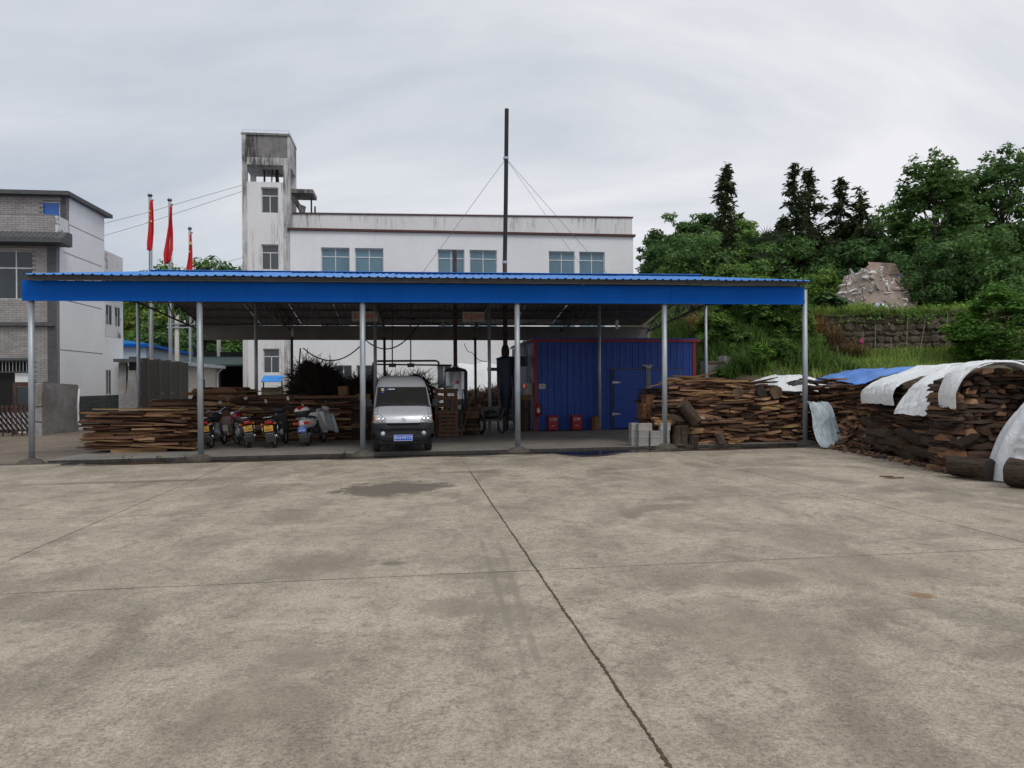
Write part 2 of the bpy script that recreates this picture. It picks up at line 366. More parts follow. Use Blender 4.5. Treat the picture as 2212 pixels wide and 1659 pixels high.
M['plastic_k'] = mk('black_plastic', (.022, .022, .024), (.032, .031, .031), scale=8, rough=.55)
M['bumper'] = mk('grey_plastic_bumper', (.018, .020, .025), (.03, .031, .035), scale=5, rough=.7, spec=.2)
M['silver'] = paint('silver_paint', (.50, .52, .55), .28, .1, 3); M['silver'].node_tree.nodes['Principled BSDF'].inputs['Metallic'].default_value = .35
M['maroon_p'] = paint('red_tank_paint', (.22, .008, .012), .2, .1)
M['white_p'] = paint('white_plastic', (.68, .68, .66), .35, .25)
M['pink_p'] = paint('faded_pink_panel', (.30, .20, .185), .5, .2)
M['grey_p'] = paint('grey_vinyl', (.36, .34, .35), .55, .2)
M['red_l'] = mk('red_lens', (.45, .015, .012), (.3, .01, .01), rough=.15)
M['red_p'] = mk('red_plastic', (.5, .02, .02), rough=.3)
M['amber'] = mk('amber_lens', (.65, .20, .03), rough=.2)
M['lens'] = mk('clear_lens', (.62, .63, .62), (.38, .40, .40), scale=16, rough=.12, lo=.4, hi=.6)
M['yellow_plate'] = mk('yellow_plate', (.72, .38, .03), rough=.4)
M['blue_plate'] = mk('blue_plate', (.012, .10, .55), rough=.35)
M['ink_k'] = mk('black_ink', (.01, .01, .01), rough=.5)
M['ink_w'] = mk('white_ink', (.82, .82, .82), (.75, .75, .75), rough=.5)
M['ink_r'] = mk('red_ink', (.55, .02, .02), rough=.5)
M['firebox'] = paint('fire_box_red', (.33, .012, .016), .4, .3)
M['ext_red'] = paint('extinguisher_red', (.36, .012, .014), .3, .2)
M['paper'] = mk('notice_paper', (.55, .54, .45), (.48, .46, .38), rough=.8)
M['beige'] = mk('beige_box', (.36, .34, .29), rough=.5)
M['flag'] = mk('red_flag_cloth', (.62, .018, .022), (.50, .012, .018), scale=2, rough=.75)
M['flag_y'] = mk('yellow_star_cloth', (.75, .60, .12), rough=.7)
def tarpmat(name, c1, c2, dirt=.28):
    t = NT(name); p = t.pos(); f = t.noise(p, 1.6, 6, .6); cr = t.noise(t.map(p, (1, 1.6, 2.2), rot=(.3, .2, .5)), 2.6, 7, .62, 1.2); d = t.noise(p, 9, 7, .75); st = t.noise(t.map(p, (2, 2, .5)), 2.2, 6, .65)
    col = t.ramp(f, [(.35, c1), (.65, c2)]); col = t.mix(t.math('MULTIPLY', t.ramp(d, [(.60, 0), (.70, 1)]), dirt), col, (.16, .14, .115)); col = t.mix(t.math('MULTIPLY', t.ramp(st, [(.5, 0), (.75, 1)]), dirt * .6), col, (.30, .285, .25))
    t.bump(t.math('ADD', cr, t.math('MULTIPLY', d, .15)), .75, .06); return t.fin(col, t.ramp(d, [(.4, .45), (.7, .75)]))
M['tarp_w'] = tarpmat('white_tarpaulin', (.78, .80, .80), (.68, .70, .71))
M['tarp_g'] = mk('grey_blue_tarpaulin', (.40, .47, .50), (.30, .365, .39), scale=5, rough=.4, obj=False, bump=.5, bd=.04)
M['tarp_b'] = mk('blue_tarpaulin', (.03, .16, .58), (.06, .24, .66), scale=3, rough=.38, obj=False, bump=.4, bd=.04, stretch=(.4, 1, 1))
M['tarp_k'] = mk('black_sheet', (.012, .012, .012), (.02, .02, .02), scale=4, rough=.5, obj=False)
M['wire'] = mk('black_cable', (.015, .015, .015), rough=.6)
M['wire_g'] = mk('grey_cable', (.16, .16, .165), rough=.6)
M['lamp'] = mk('lamp_body', (.42, .42, .41), rough=.5)
M['stone'] = mk('rubble_stone', (.135, .105, .078), (.06, .05, .034), scale=2.2, rough=.95, obj=False, bump=.7, bd=.04, rnd=.3)
M['stone_gap'] = mk('wall_core', (.055, .044, .033), (.08, .07, .04), scale=2, rough=1, obj=False)
M['rubble'] = mk('rubble_soil', (.33, .27, .225), (.21, .17, .14), scale=2.2, rough=.95, obj=False, bump=.6, bd=.06)
M['rub_lt'] = mk('rubble_chunk', (.50, .46, .42), (.33, .29, .26), scale=5, rough=.95, rnd=.35)
M['board'] = mk('pinkish_board', (.32, .235, .185), (.25, .18, .145), scale=3, rough=.9, obj=False)
M['bag_w'] = mk('white_plastic_waste', (.72, .72, .72), rough=.6)
M['bag_r'] = mk('pink_red_cloth', (.55, .03, .08), (.35, .05, .25), scale=6, rough=.8)
M['bag_v'] = mk('lilac_cloth', (.45, .42, .62), (.65, .65, .72), scale=6, rough=.8)
M['bark'] = mk('tree_bark', (.06, .045, .033), (.11, .09, .07), scale=8, rough=.95, bump=.5)
M['bamboo'] = mk('dry_cane', (.26, .22, .12), (.18, .15, .09), scale=8, rough=.8)
def wood(name, stops, grain=.6, ax='x'):
    t = NT(name); o = t.obj(); r = t.rand()
    gr = t.noise(t.map(o, (1.2, 9, 14) if ax == 'x' else (11, 11, 1.6)), 2.2, 6, .65, .6); kn = t.noise(t.map(o, (2.5, 3, 3)), 1.7, 5, .6)
    col = t.ramp(r, stops)
    col = t.mix(1, col, t.ramp(gr, [(.3, 1 - grain), (.5, 1.0), (.7, 1 + grain * .45)]), 'MULTIPLY')
    col = t.mix(t.ramp(kn, [(.55, 0), (.75, .6)]), col, (.022, .016, .012))
    t.bump(gr, .6, .02)
    return t.fin(col, .88, spec=.2)
M['wood'] = wood('rough_sawn_wood', [(0, (.040, .022, .015)), (.35, (.118, .062, .040)), (.65, (.205, .110, .066)), (.85, (.33, .185, .105)), (1, (.47, .30, .175))])
M['wood_old'] = wood('weathered_wood', [(0, (.027, .018, .014)), (.6, (.085, .056, .041)), (.88, (.145, .088, .058)), (1, (.28, .14, .07))])
M['wood_new'] = wood('fresh_cut_wood', [(0, (.16, .09, .045)), (.5, (.27, .155, .07)), (1, (.42, .28, .13))], .4)
M['log'] = wood('log_bark', [(0, (.045, .034, .026)), (1, (.095, .072, .055))], .9)
M['log_z'] = wood('standing_log_bark', [(0, (.050, .036, .027)), (1, (.105, .078, .058))], .9, 'z')
M['wood_new_z'] = wood('barked_log', [(0, (.16, .085, .045)), (1, (.30, .17, .085))], .6, 'z')
M['wood_old_z'] = wood('old_barked_log', [(0, (.035, .024, .018)), (1, (.08, .055, .04))], .8, 'z')
M['log_end'] = mk('log_end_grain', (.14, .088, .05), (.055, .038, .026), scale=4, rough=.9)
M['log_end_d'] = mk('old_log_end', (.035, .028, .024), (.018, .015, .013), scale=4, rough=.9)
M['pallet'] = mk('pallet_wood', (.17, .092, .055), (.12, .065, .04), scale=3, rough=.85, stretch=(1, 6, 6), rnd=.15)
M['twig'] = mk('dry_twigs', (.028, .019, .014), (.05, .034, .024), scale=3, rough=.95)
M['root'] = mk('pale_roots', (.34, .23, .15), (.15, .095, .065), scale=5, rough=.95)
def leafmat(name, c1, c2, scale=.9, trans=.38):
    t = NT(name); f = t.noise(t.pos(), scale, 4, .6); r = t.rand()
    g = t.n('ShaderNodeAttribute', attribute_name='shade').outputs['Fac']
    col = t.ramp(t.math('ADD', t.math('MULTIPLY', f, .5), t.math('MULTIPLY', g, .5)), [(.26, c1), (.64, c2)])
    col = t.mix(1, col, t.ramp(r, [(0, (.98, 1.02, 1.0)), (1, (1.38, 1.30, 1.08))]), 'MULTIPLY')
    t.fin(col, .6, spec=.25)
    tr = t.n('ShaderNodeBsdfTranslucent', {0: col}); ms = t.n('ShaderNodeMixShader', {0: trans, 1: t.b.outputs[0], 2: tr.outputs[0]})
    out = [x for x in t.t.nodes if x.type == 'OUTPUT_MATERIAL'][0]; t.t.links.new(ms.outputs[0], out.inputs[0])
    return t.m
M['lf_con'] = leafmat('conifer_needles', (.026, .042, .019), (.080, .108, .048))
M['lf_dark'] = leafmat('dark_leaves', (.034, .080, .026), (.105, .200, .065))
M['lf_mid'] = leafmat('mid_green_leaves', (.050, .110, .025), (.155, .265, .068))
M['lf_lt'] = leafmat('light_green_leaves', (.065, .150, .028), (.170, .320, .065))
M['lf_yel'] = leafmat('yellow_green_leaves', (.09, .14, .03), (.22, .29, .07))
M['grass'] = leafmat('grass_blades', (.055, .110, .022), (.150, .240, .060), .5)
M['grass_lt'] = leafmat('bright_grass_blades', (.115, .185, .035), (.27, .38, .10), .5)
M['grass_dry'] = leafmat('dry_grass', (.16, .10, .05), (.28, .19, .10), .8)

# ------------------------------------------------------------------ ground
rnd = random.Random(5)
def sheet(name, fn, x0, x1, y0, y1, nx, ny, mat, smooth=True):
    b = MB(); b.grid(lambda i, j: (x0 + (x1 - x0) * i, y0 + (y1 - y0) * j, fn(x0 + (x1 - x0) * i, y0 + (y1 - y0) * j)), nx, ny)
    o = b.build(name, mat, None, smooth); o['kind'] = 'structure'; return o
def gz0(x): return 0.0069 * (max(-40, min(25, x)) + 1.2) - .075
sheet('ground', lambda x, y: gz0(x), -900, 900, -900, 900, 60, 60, M['dirt'])
# finer dirt in view at the left of the shed
def dz(x, y): return gy(x) - .012 + .02 * (math.sin(x * 1.7) * math.cos(y * 1.3) + math.sin(x * .6 + y * .9)) * min(1, max(0, (y - 17.5) / 4))
sheet('dirt_track', dz, -24, -10.75, 16.2, 34, 40, 50, M['dirt'])

J0 = G(1160, 1232)
def J(a, b, z=0.0):
    x = J0.x + a * CA - b * SA; y = J0.y + a * SA + b * CA; return Vector((x, y, gy(x) + z))
def J_of(p):
    q = Vector(p) - J0; return q.x * CA + q.y * SA, -q.x * SA + q.y * CA
BF = J_of(S(0, -.42))[1]
yard = thing('yard', None, None, (0, 0, 0)); yard['kind'] = 'structure'
SW, SH = 4.95, 3.80
rows = [-4, -3, -2, -1, 0, 1, 2]
for r in rows:
    for c in range(-4, 4):
        a0, a1, b0, b1 = c * SW, (c + 1) * SW, r * SH, (r + 1) * SH
        if r == 2: b1 = BF
        g = .003
        b = MB(); vs = []
        for z in (-.12, 0):
            for a, bb in ((a0 + g, b0 + g), (a1 - g, b0 + g), (a1 - g, b1 - g), (a0 + g, b1 - g)):
                vs.append(J(a, bb, z + (rnd.uniform(-.001, .001))))
        b.add(vs, [(3, 2, 1, 0), (4, 5, 6, 7), (0, 1, 5, 4), (1, 2, 6, 5), (2, 3, 7, 6), (3, 0, 4, 7)])
        b.build('slab', M['yard'], yard)
def strip(name, f, pts, mat, wd, seed=1, z=.003, parent=yard, n=140):
    q = random.Random(seed); b = MB(); v = []
    ph = [q.uniform(0, 6) for _ in range(4)]
    for i in range(n + 1):
        t = i / n; p = f(t); p2 = f(min(1, t + .01)); d = (p2 - p); d = d.normalized() if d.length > 1e-6 else Vector((0, 1, 0)); s = Vector((-d.y, d.x, 0))
        wv = .012 * math.sin(t * 60 + ph[0]) + .012 * math.sin(t * 23 + ph[1]) + (.045 * math.sin(t * 131 + ph[2]) * q.random() if wd > .007 else 0)
        k_ = 1 + (1.1 * q.random() ** 4 if wd > .007 else 0); a = wd * (.35 + 1.0 * q.random()) * k_; c = wd * (.35 + 1.0 * q.random()) * k_
        v += [p + s * (a + wv * wd * 14) + Vector((0, 0, z)), p + s * (-c + wv * wd * 14) + Vector((0, 0, z))]
    b.add(v, [(2 * i, 2 * i + 1, 2 * i + 3, 2 * i + 2) for i in range(n)])
    return b.build(name, mat, parent)
strip('mossy_joint', lambda t: J(0, -8 + (3.6 * SH * 0 + 10.2 + 8 - 2.3) * t), None, M['moss'], .0078, 3, n=900)
strip('joint_line', lambda t: J(-SW, -8 + (BF + 8) * t), None, M['joint'], .0042, 4, n=200)
strip('joint_line', lambda t: J(SW, -8 + (BF + 8) * t), None, M['joint'], .0042, 5, n=200)
for r in (-1, 0, 1, 2):
    strip('joint_line', lambda t, r=r: J(-20 + 40 * t, r * SH), None, M['joint'], .0035 if r == 0 else .0022, 6 + r, n=260)

def blob(name, pts, mat, z, parent=None, jag=.03, n=8, seed=2, kind='structure', hfun=gy):
    """flat irregular patch through the ground points pts (world xy)"""
    q = random.Random(seed); P = [Vector((p[0], p[1], 0)) for p in pts]; k = len(P); out = []
    for i in range(k):
        p0, p1, p2, p3 = P[i - 1], P[i], P[(i + 1) % k], P[(i + 2) % k]
        for j in range(n):
            t = j / n
            x = .5 * ((2 * p1) + (-p0 + p2) * t + (2 * p0 - 5 * p1 + 4 * p2 - p3) * t * t + (-p0 + 3 * p1 - 3 * p2 + p3) * t ** 3)
            out.append(x + Vector((q.uniform(-jag, jag), q.uniform(-jag, jag), 0)))
    c = sum(out, Vector()) / len(out)
    b = MB(); m_ = len(out); ks = (1.0, .86, .66, .35); V = []
    for kk in ks: V += [(c.x + (p.x - c.x) * kk, c.y + (p.y - c.y) * kk, 0) for p in out]
    V.append((c.x, c.y, 0)); fs_ = [(r_ * m_ + i, r_ * m_ + (i + 1) % m_, (r_ + 1) * m_ + (i + 1) % m_, (r_ + 1) * m_ + i) for r_ in range(3) for i in range(m_)] + [(3 * m_ + i, 3 * m_ + (i + 1) % m_, 4 * m_) for i in range(m_)]
    b.add([(x, y, hfun(x) + z) for x, y, _ in V], fs_)
    o = b.build(name, mat, parent); at_ = o.data.attributes.new('fade', 'FLOAT', 'POINT'); at_.data.foreach_set('value', [0.0] * m_ + [.45] * m_ + [.9] * m_ + [1.0] * m_ + [1.0])
    if kind and parent is None: o['kind'] = kind
    return o
def px(*l): return [G(a, b) for a, b in l]
# gutter strip in front of the shed: damp and dark, with standing water
def gut(name, s0, s1, d0, d1, mat, z, seed, jag=.04):
    n = max(4, int((s1 - s0) / .6)); q = random.Random(seed)
    pts = [S(s0 + (s1 - s0) * i / n, d0 + q.uniform(-jag, jag)) for i in range(n + 1)] + [S(s1 - (s1 - s0) * i / n, d1 + q.uniform(-.01, .01)) for i in range(n + 1)]
    return blob(name, pts, mat, z, jag=.008, n=4, seed=seed)
b = MB(); b.grid(lambda i, j: S(-8 + 30 * i, -.43 + .40 * j, -.0512), 30, 2); o = b.build('gutter_channel', M['cement'], None); o['kind'] = 'structure'
gut('wet_gutter', .6, 18.9, -1.02, -.05, M['wet'], .0035, 11, .17)
gut('puddle', .9, 3.1, -.72, -.10, M['puddle'], .006, 12, .12)
gut('puddle', 4.0, 6.9, -.66, -.10, M['puddle'], .006, 13, .14)
gut('puddle', 7.7, 10.5, -.74, -.10, M['puddle'], .006, 14, .12)
gut('puddle', 11.4, 14.3, -.70, -.10, M['puddle'], .006, 15, .12)
gut('puddle', 15.2, 18.1, -.70, -.10, M['puddle'], .006, 16, .12)
blob('puddle', px((1200, 979), (1250, 984), (1300, 983), (1330, 977), (1370, 975), (1330, 971), (1240, 972)), M['puddle'], .0075, jag=.015, seed=17)
blob('wet_patch', px((1180, 978), (1250, 988), (1310, 986), (1350, 979), (1390, 976), (1330, 970), (1220, 971)), M['wet'], .005, jag=.02, seed=18)
# slab of the shed
pl = [(.35, -.05), (18.75, -.05), (18.75, 14.2), (.35, 14.2)]
b = MB(); n = 30
for i in range(n):
    s0, s1 = .35 + 18.4 * i / n, .35 + 18.4 * (i + 1) / n
    e0 = -.05 + .02 * math.sin(i * 1.9); e1 = -.05 + .02 * math.sin((i + 1) * 1.9)
    v = [S(s0, e0, 0), S(s1, e1, 0), S(s1, 14.2, 0), S(s0, 14.2, 0), S(s0, e0, -.15), S(s1, e1, -.15)]
    b.k = 0; b.add(v, [(0, 1, 2, 3)]); b.k = 1; b.add(v, [(4, 5, 1, 0)])
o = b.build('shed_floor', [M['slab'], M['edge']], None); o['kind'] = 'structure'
# ------------------------------------------------------------------ the open shed
shed = thing('open_shed', 'long open shed with blue corrugated roof, blue fascia and steel pipe posts', 'shed', (L0.x, L0.y, 0), A)
def zsh(s): return gs(L0.x + s * CA)          # slab height along the shed, at the front line
ZB0, ZBs = 3.531, .0029                        # fascia underside
FR = [SX(p, 0) for p in (68.5, 432, 784, 1118, 1436, 1739)]
FM = [SX(p, 6.75) for p in (299, 553.5, 811, 1057, 1295, 1525)]
FK = [SX(p, 13.5) for p in (437, 631, 831, 1027, 1212, 1400)]
SLEN = FR[-1]
def LZ(s, d):
    return gs(L0.x + s * CA - d * SA)
rq = random.Random(8)
for k, (row, d, r) in enumerate(((FR, 0, .066), (FM, 6.75, .055), (FK, 13.5, .055))):
    for i, s in enumerate(row):
        zt = ZB0 + ZBs * s + (.0 if k != 1 else .68) + (.02 if k == 0 and i < 5 else 0) + (.38 if k == 0 and i == 5 else 0)
        b = MB(); tl = rq.uniform(-.012, .012)
        b.tube([(s + tl, d, LZ(s, d) - .02), (s, d, zt)], r, 14)
        if k == 0: b.lathe([(r + .004, 0), (r + .004, .012)], (s + tl * .4, d, 1.75), 14)
        b.build('post', M['steel'] if k == 0 else M['steel_dark'] if k == 2 else M['steel'], shed, True)
        if k == 0:
            b = MB(); pr = [(.30, 0), (.27, .05), (.20, .09), (.12, .12), (.066, .13)]
            b.lathe([(x * (.92 + .1 * rq.random()), z) for x, z in pr], (s, d - .06, LZ(s, d) - .06), 16)
            b.build('post_footing', M['cement'], shed, 40)
# front fascia panels, back fascia
cuts = [SX(48, -.1), 3.4, 7.15, 10.6, 14.9, SLEN - .06]
for i in range(5):
    a, c = cuts[i] + .002, cuts[i + 1] - .002
    b = MB(); n = 8
    for (y, ) in ((-.10,),):
        P = []
        for j in range(n + 1):
            s = a + (c - a) * j / n; z0 = ZB0 + ZBs * s; z1 = z0 + .458 - .001 * s
            P += [(s, y + .004 * math.sin(j * 1.3 + i), z0), (s, y + .003 * math.sin(j * 2.1 + i), z1), (s, y + .03, z0), (s, y + .03, z1)]
        fs = []
        for j in range(n):
            q0, q1 = 4 * j, 4 * j + 4
            fs += [(q0, q1, q1 + 1, q0 + 1), (q0 + 2, q0 + 3, q1 + 3, q1 + 2), (q0, q0 + 2, q1 + 2, q1), (q0 + 1, q1 + 1, q1 + 3, q0 + 3)]
        fs += [(0, 1, 3, 2), (4 * n, 4 * n + 2, 4 * n + 3, 4 * n + 1)]
        b.add(P, fs)
    b.build('fascia_panel', M['blue'], shed)
b = MB(); b.b2((-.1, -.06, ZB0 + .05), (SLEN, .06, ZB0 + .11)); b.b2((-.1, -.06, ZB0 + .40), (SLEN, .06, ZB0 + .46)); b.xf(lambda p: (p[0], p[1], p[2] + ZBs * p[0])); b.build('eave_beam', M['steel_dark'], shed)
b = MB(); b.b2((FK[0] - .1, 13.5, 3.46), (FK[-1] + .1, 13.53, 3.99)); b.b2((FK[0] - .1, 13.44, 3.44), (FK[-1] + .1, 13.56, 3.462)); b.b2((FK[0] - .1, 13.44, 3.99), (FK[-1] + .1, 13.5, 4.02)); b.build('back_fascia', M['back_fascia'], shed)
# roof sheets
ZE, ZR, DE, DR = 4.065, 5.17, -.5, 6.75       # eave, ridge
ZRs = .0062
S0, S1 = SX(44, -.5), SX(1762, -.5)
NSH = 23; SWD = (S1 - S0) / NSH
def roofz(s, d):
    t = (d - DE) / (DR - DE) if d <= DR else (14.05 - d) / (14.05 - DR)
    return ZE + (ZR - ZE) * t + (.0032 + (.006 - .0032) * t) * s
prof = [(0, 0), (.06, 0), (.078, .024), (.112, .024), (.13, 0)]
pitch = SWD / 4
for side in (0, 1):
    b = MB(); pts = []
    for k in range(4):
        pts += [(k * pitch + x / .19 * pitch, z) for x, z in prof]
    pts.append((4 * pitch, 0))
    n = len(pts); nd = 5
    dA, dB = (DE, DR - .01) if side == 0 else (DR + .01, 14.05)
    q = random.Random(side)
    for top in (1, 0):
        b.k = 0 if top else 1; o = len(b.v)
        vs = [(x, dA + (dB - dA) * j / nd, (roofz(0, dA + (dB - dA) * j / nd)) + z + (.0 if top else -.004)) for j in range(nd + 1) for x, z in pts]
        fs = [(j * n + i, j * n + i + 1, (j + 1) * n + i + 1, (j + 1) * n + i) for j in range(nd) for i in range(n - 1)]
        if not top: fs = [tuple(reversed(f)) for f in fs]
        b.add(vs, fs)
    me = b.mesh('roof_sheet', [M['roof_blue'], M['roof_under']])
    for i in range(NSH):
        s = S0 + SWD * i; sl_ = .0032 if side == 0 else .004
        o = link('roof_sheet', me, shed, (s, q.uniform(-.012, .012), sl_ * s + .006 * (i % 2) + q.uniform(-.002, .002)), (R(q.uniform(-.05, .05)), -sl_ * .9, 0))
b = MB()
for sg in (-1, 1):
    b.add([(S0 + .35, DR, ZR + .075), (S1 - .2, DR, ZR + .075 + .0062 * SLEN * .7), (S1 - .2, DR + sg * .25, ZR + .035 + .0062 * SLEN * .7), (S0 + .35, DR + sg * .25, ZR + .035)], [(0, 1, 2, 3)])
solid(b.build('ridge_cap', M['roof_blue'], shed), .01)
# gutter under the front eave, purlins, trusses
b = MB()
for i in range(5):
    a, c = S0 + .05 + (S1 - S0 - .4) * i / 5, S0 + .05 + (S1 - S0 - .4) * (i + 1) / 5 - .01
    b.b2((a, -.30, ZE - .085), (c, -.20, ZE + .02))
b.xf(lambda p: (p[0], p[1], p[2] + .0032 * p[0])); b.build('gutter', M['gutter'], shed)
for d in (-.35, .9, 2.1, 3.3, 4.5, 5.7, 7.8, 9.0, 10.2, 11.4, 12.6, 13.7):
    b = MB(); b.beam((S0 + .15, d, roofz(0, d) - .045), (S1 - .15, d, roofz(0, d) - .045 + .0036 * SLEN), .05, .07); b.build('purlin', M['steel_dark'], shed)
for i in range(6):
    b = MB(); a, m, k = (FR[i], 0), (FM[i], 6.75), (FK[i], 13.5)
    def lp(p, q, t): return (p[0] + (q[0] - p[0]) * t, p[1] + (q[1] - p[1]) * t)
    for (p, q, zb0, zb1) in ((a, m, 3.78, 4.22), (m, k, 4.22, 3.78)):
        N = 8; T = []; B = []
        for j in range(N + 1):
            s, d = lp(p, q, j / N); T.append(Vector((s, d, roofz(s, d) - .09))); B.append(Vector((s, d, zb0 + (zb1 - zb0) * j / N + ZBs * s)))
        b.beam(T[0], T[-1], .05, .05); b.beam(B[0], B[-1], .05, .05)
        for j in range(N):
            b.beam(B[j], T[j], .03, .03, (1, 0, 0)); b.beam(B[j], T[j + 1], .03, .03, (1, 0, 0)) if j % 2 == 0 else b.beam(T[j], B[j + 1], .03, .03, (1, 0, 0))
        b.beam(B[-1], T[-1], .03, .03, (1, 0, 0))
    b.build('roof_truss', M['steel_dark'], shed)
b = MB()
for d, z in ((6.75, 4.22), (3.4, 3.95)): b.beam((FM[0], d, z), (FM[-1], d, z + .05), .04, .04)
b.build('tie_bar', M['steel_dark'], shed)

# ------------------------------------------------------------------ blue panel room in the shed
RD = 6.92; RS = SX(1155, RD)
RW, RH, RDp = SX(1502.5, RD) - RS, 3.04, 5.7
p0 = S(RS, RD); room = thing('cold_room', 'blue metal panel room with red corner trims and double doors under the shed roof', 'shed room', p0, A)
def rx(p): return SX(p, RD) - RS
def panel(wd, ht, ribs):
    b = MB(); P = []
    for i in range(ribs):
        x0 = wd * i / ribs; x1 = wd * (i + 1) / ribs; g = .009
        P += [(x0, 0), (x0 + g, -.014), (x0 + (x1 - x0) * .40, -.014), (x0 + (x1 - x0) * .43, -.010), (x0 + (x1 - x0) * .57, -.010), (x0 + (x1 - x0) * .6, -.014), (x1 - g, -.014)]
    P.append((wd, 0)); n = len(P)
    vs = [(x, y, z) for z in (0, ht) for x, y in P] + [(0, .05, 0), (wd, .05, 0), (0, .05, ht), (wd, .05, ht)]
    fs = [(i, i + 1, n + i + 1, n + i) for i in range(n - 1)] + [(2 * n + 1, 2 * n, 2 * n + 2, 2 * n + 3)]
    b.add(vs, fs); return b
npan = 5; pw = RW / npan
me = panel(pw - .004, RH - .03, 5).mesh('wall_panel', M['room_blue'])
for i in range(npan): link('wall_panel', me, room, (i * pw, 0, .03))
me2 = panel(RDp / 5 - .004, RH - .06, 5).mesh('side_panel', M['room_blue'])
for i in range(5): link('wall_panel', me2, room, (0, RDp - i * RDp / 5, .03), (0, 0, -math.pi / 2)); link('wall_panel', me2, room, (RW, i * RDp / 5, .03), (0, 0, math.pi / 2))
b = MB(); b.b2((0, RDp - .05, 0), (RW, RDp, RH - .05)); b.build('back_wall', M['room_blue'], room)
b = MB(); b.b2((-.04, -.03, RH + .028), (RW + .08, RDp + .05, RH + .09)); b.build('room_roof', M['room_blue'], room)
b = MB(); b.b2((-.08, -.06, RH - .045), (RW + .16, .02, RH + .04)); b.build('top_trim', M['red_trim'], room)
b = MB(); b.b2((-.10, .03, RH - .02), (-.02, RDp, RH + .035)); b.build('side_trim', M['red_trim'], room)
for x in (0, RW - .09):
    b = MB(); b.b2((x - .02, -.035, 0), (x + .10, .04, RH - .05)); b.build('corner_trim', M['red_trim'], room)
# door leaves, frame, hinges
dx0, dxm, dx1 = rx(1321), rx(1397), rx(1472)
zt = 2.06
for a, c, hs in ((dx0 + .04, dxm - .05, 1), (dxm + .07, dx1 - .04, -1)):
    b = MB(); b.b2((a, -.10, .06), (c, -.016, zt)); dl = bevel(b.build('door', M['room_blue'], room), .012)
    for z in (.55, 1.62):
        h = MB(); hx = a if hs > 0 else c
        h.b2((hx - .05 * hs, -.125, z - .035), (hx + .16 * hs, -.10, z + .035)); h.b2((hx + .16 * hs, -.118, z - .02), (hx + .24 * hs, -.10, z + .02)); h.cyl((hx - .03 * hs, -.12, z - .06), (hx - .03 * hs, -.12, z + .06), .02, n=8)
        h.build('hinge', M['alu'], dl)
    h = MB(); hx = c - .12 if hs > 0 else a + .12
    h.b2((hx - .02, -.14, 1.03), (hx + .02, -.10, 1.2)); h.beam((hx - .12 * hs, -.15, 1.08), (hx + .1 * hs, -.15, 1.08), .03, .03); h.build('handle', M['alu'], dl)
b = MB(); b.b2((dx0 - .02, -.06, 0), (dx0 + .03, -.012, zt + .05)); b.b2((dx1 - .03, -.06, 0), (dx1 + .02, -.012, zt + .05)); b.b2((dx0 + .03, -.06, zt + .01), (dx1 - .03, -.012, zt + .05)); b.b2((dxm - .035, -.05, .05), (dxm + .055, -.012, zt)); b.build('door_frame', M['steel_dark'], room)
for xx in (dxm - .03, dxm + .03, dxm + .075):
    b = MB(); b.cyl((xx, -.125, .2), (xx, -.125, zt + .12), .012, n=8); b.b2((xx - .02, -.14, zt + .04), (xx + .02, -.10, zt + .10)); b.build('lock_rod', M['alu'], room)
b = MB(); q = random.Random(3)
for i in range(7): b.ball((dxm - .12 + .05 * i + q.uniform(-.02, .02), -.03, zt + .13 + q.uniform(-.03, .03)), (.05, .02, .035), 7, 5, q, .2)
b.build('foam_sealant', M['beige'], room)
# things by the room
b = MB(); b.box((0, 0, 0), (.22, .004, .17)); o = b.build('notice_sheet', M['paper'], None, loc=p0 + Vector((0, 0, 0))); o.location = S(RS + rx(1171), RD - .018, 1.50); o.rotation_euler = (0, R(1.5), A)
tag(o, 'yellowed paper notice stuck on the blue panel wall', 'notice')
lt = MB(); q = random.Random(4)
for i in range(6): lt.box((q.uniform(-.01, .01), -.003, .06 - i * .02), (.16 if i < 5 else .08, .001, .004))
lt.build('printed_lines', M['ink_k'], o)
def fire_box(px_, lab):
    c = S(RS + rx(px_), RD - .26); t = thing('fire_box', lab, 'fire box', c, A + R(1), 'red fire equipment boxes')
    b = MB(); b.b2((-.155, -.13, .05), (.155, .13, .50)); bevel(b.build('body', M['firebox'], t), .008)
    b = MB(); b.b2((-.165, -.14, .503), (.165, .14, .53)); bevel(b.build('lid', M['firebox'], t), .006)
    b = MB(); b.b2((-.145, -.137, .08), (.145, -.1315, .26)); b.build('lower_door', M['firebox'], t)
    for sx in (-1, 1):
        for sy in (-1, 1): b = MB(); b.box((sx * .13, sy * .10, .025), (.03, .03, .05)); b.build('foot', M['firebox'], t)
    text('printed_text', '灭火器箱', .058, M['ink_w'], t, (.0, -.1325, .41), (math.pi / 2, 0, 0))
    text('printed_text', 'FIRE EXTINGUISHER', .026, M['ink_w'], t, (.0, -.1325, .36), (math.pi / 2, 0, 0))
    text('printed_text', '火警:119', .036, M['ink_w'], t, (.0, -.1385, .18), (math.pi / 2, 0, 0))
    return t
fire_box(1190, 'red fire equipment box on the shed floor beside the extinguisher'); fire_box(1240.5, 'red fire equipment box on the shed floor beside the short log')
t = thing('fire_extinguisher', 'red fire extinguisher hanging on the corner of the blue room', 'extinguisher', S(RS + rx(1161), RD - .11, .50), A)
b = MB(); b.lathe([(.055, 0), (.07, .02), (.07, .30), (.06, .35), (.03, .385), (.03, .41)], n=16); b.build('cylinder', M['ext_red'], t, 40)
b = MB(); b.box((0, 0, .43), (.03, .03, .04)); b.beam((0, -.02, .45), (.02, -.10, .47), .02, .012); b.beam((0, -.02, .43), (.02, -.09, .42), .02, .012); b.build('valve', M['plastic_k'], t)
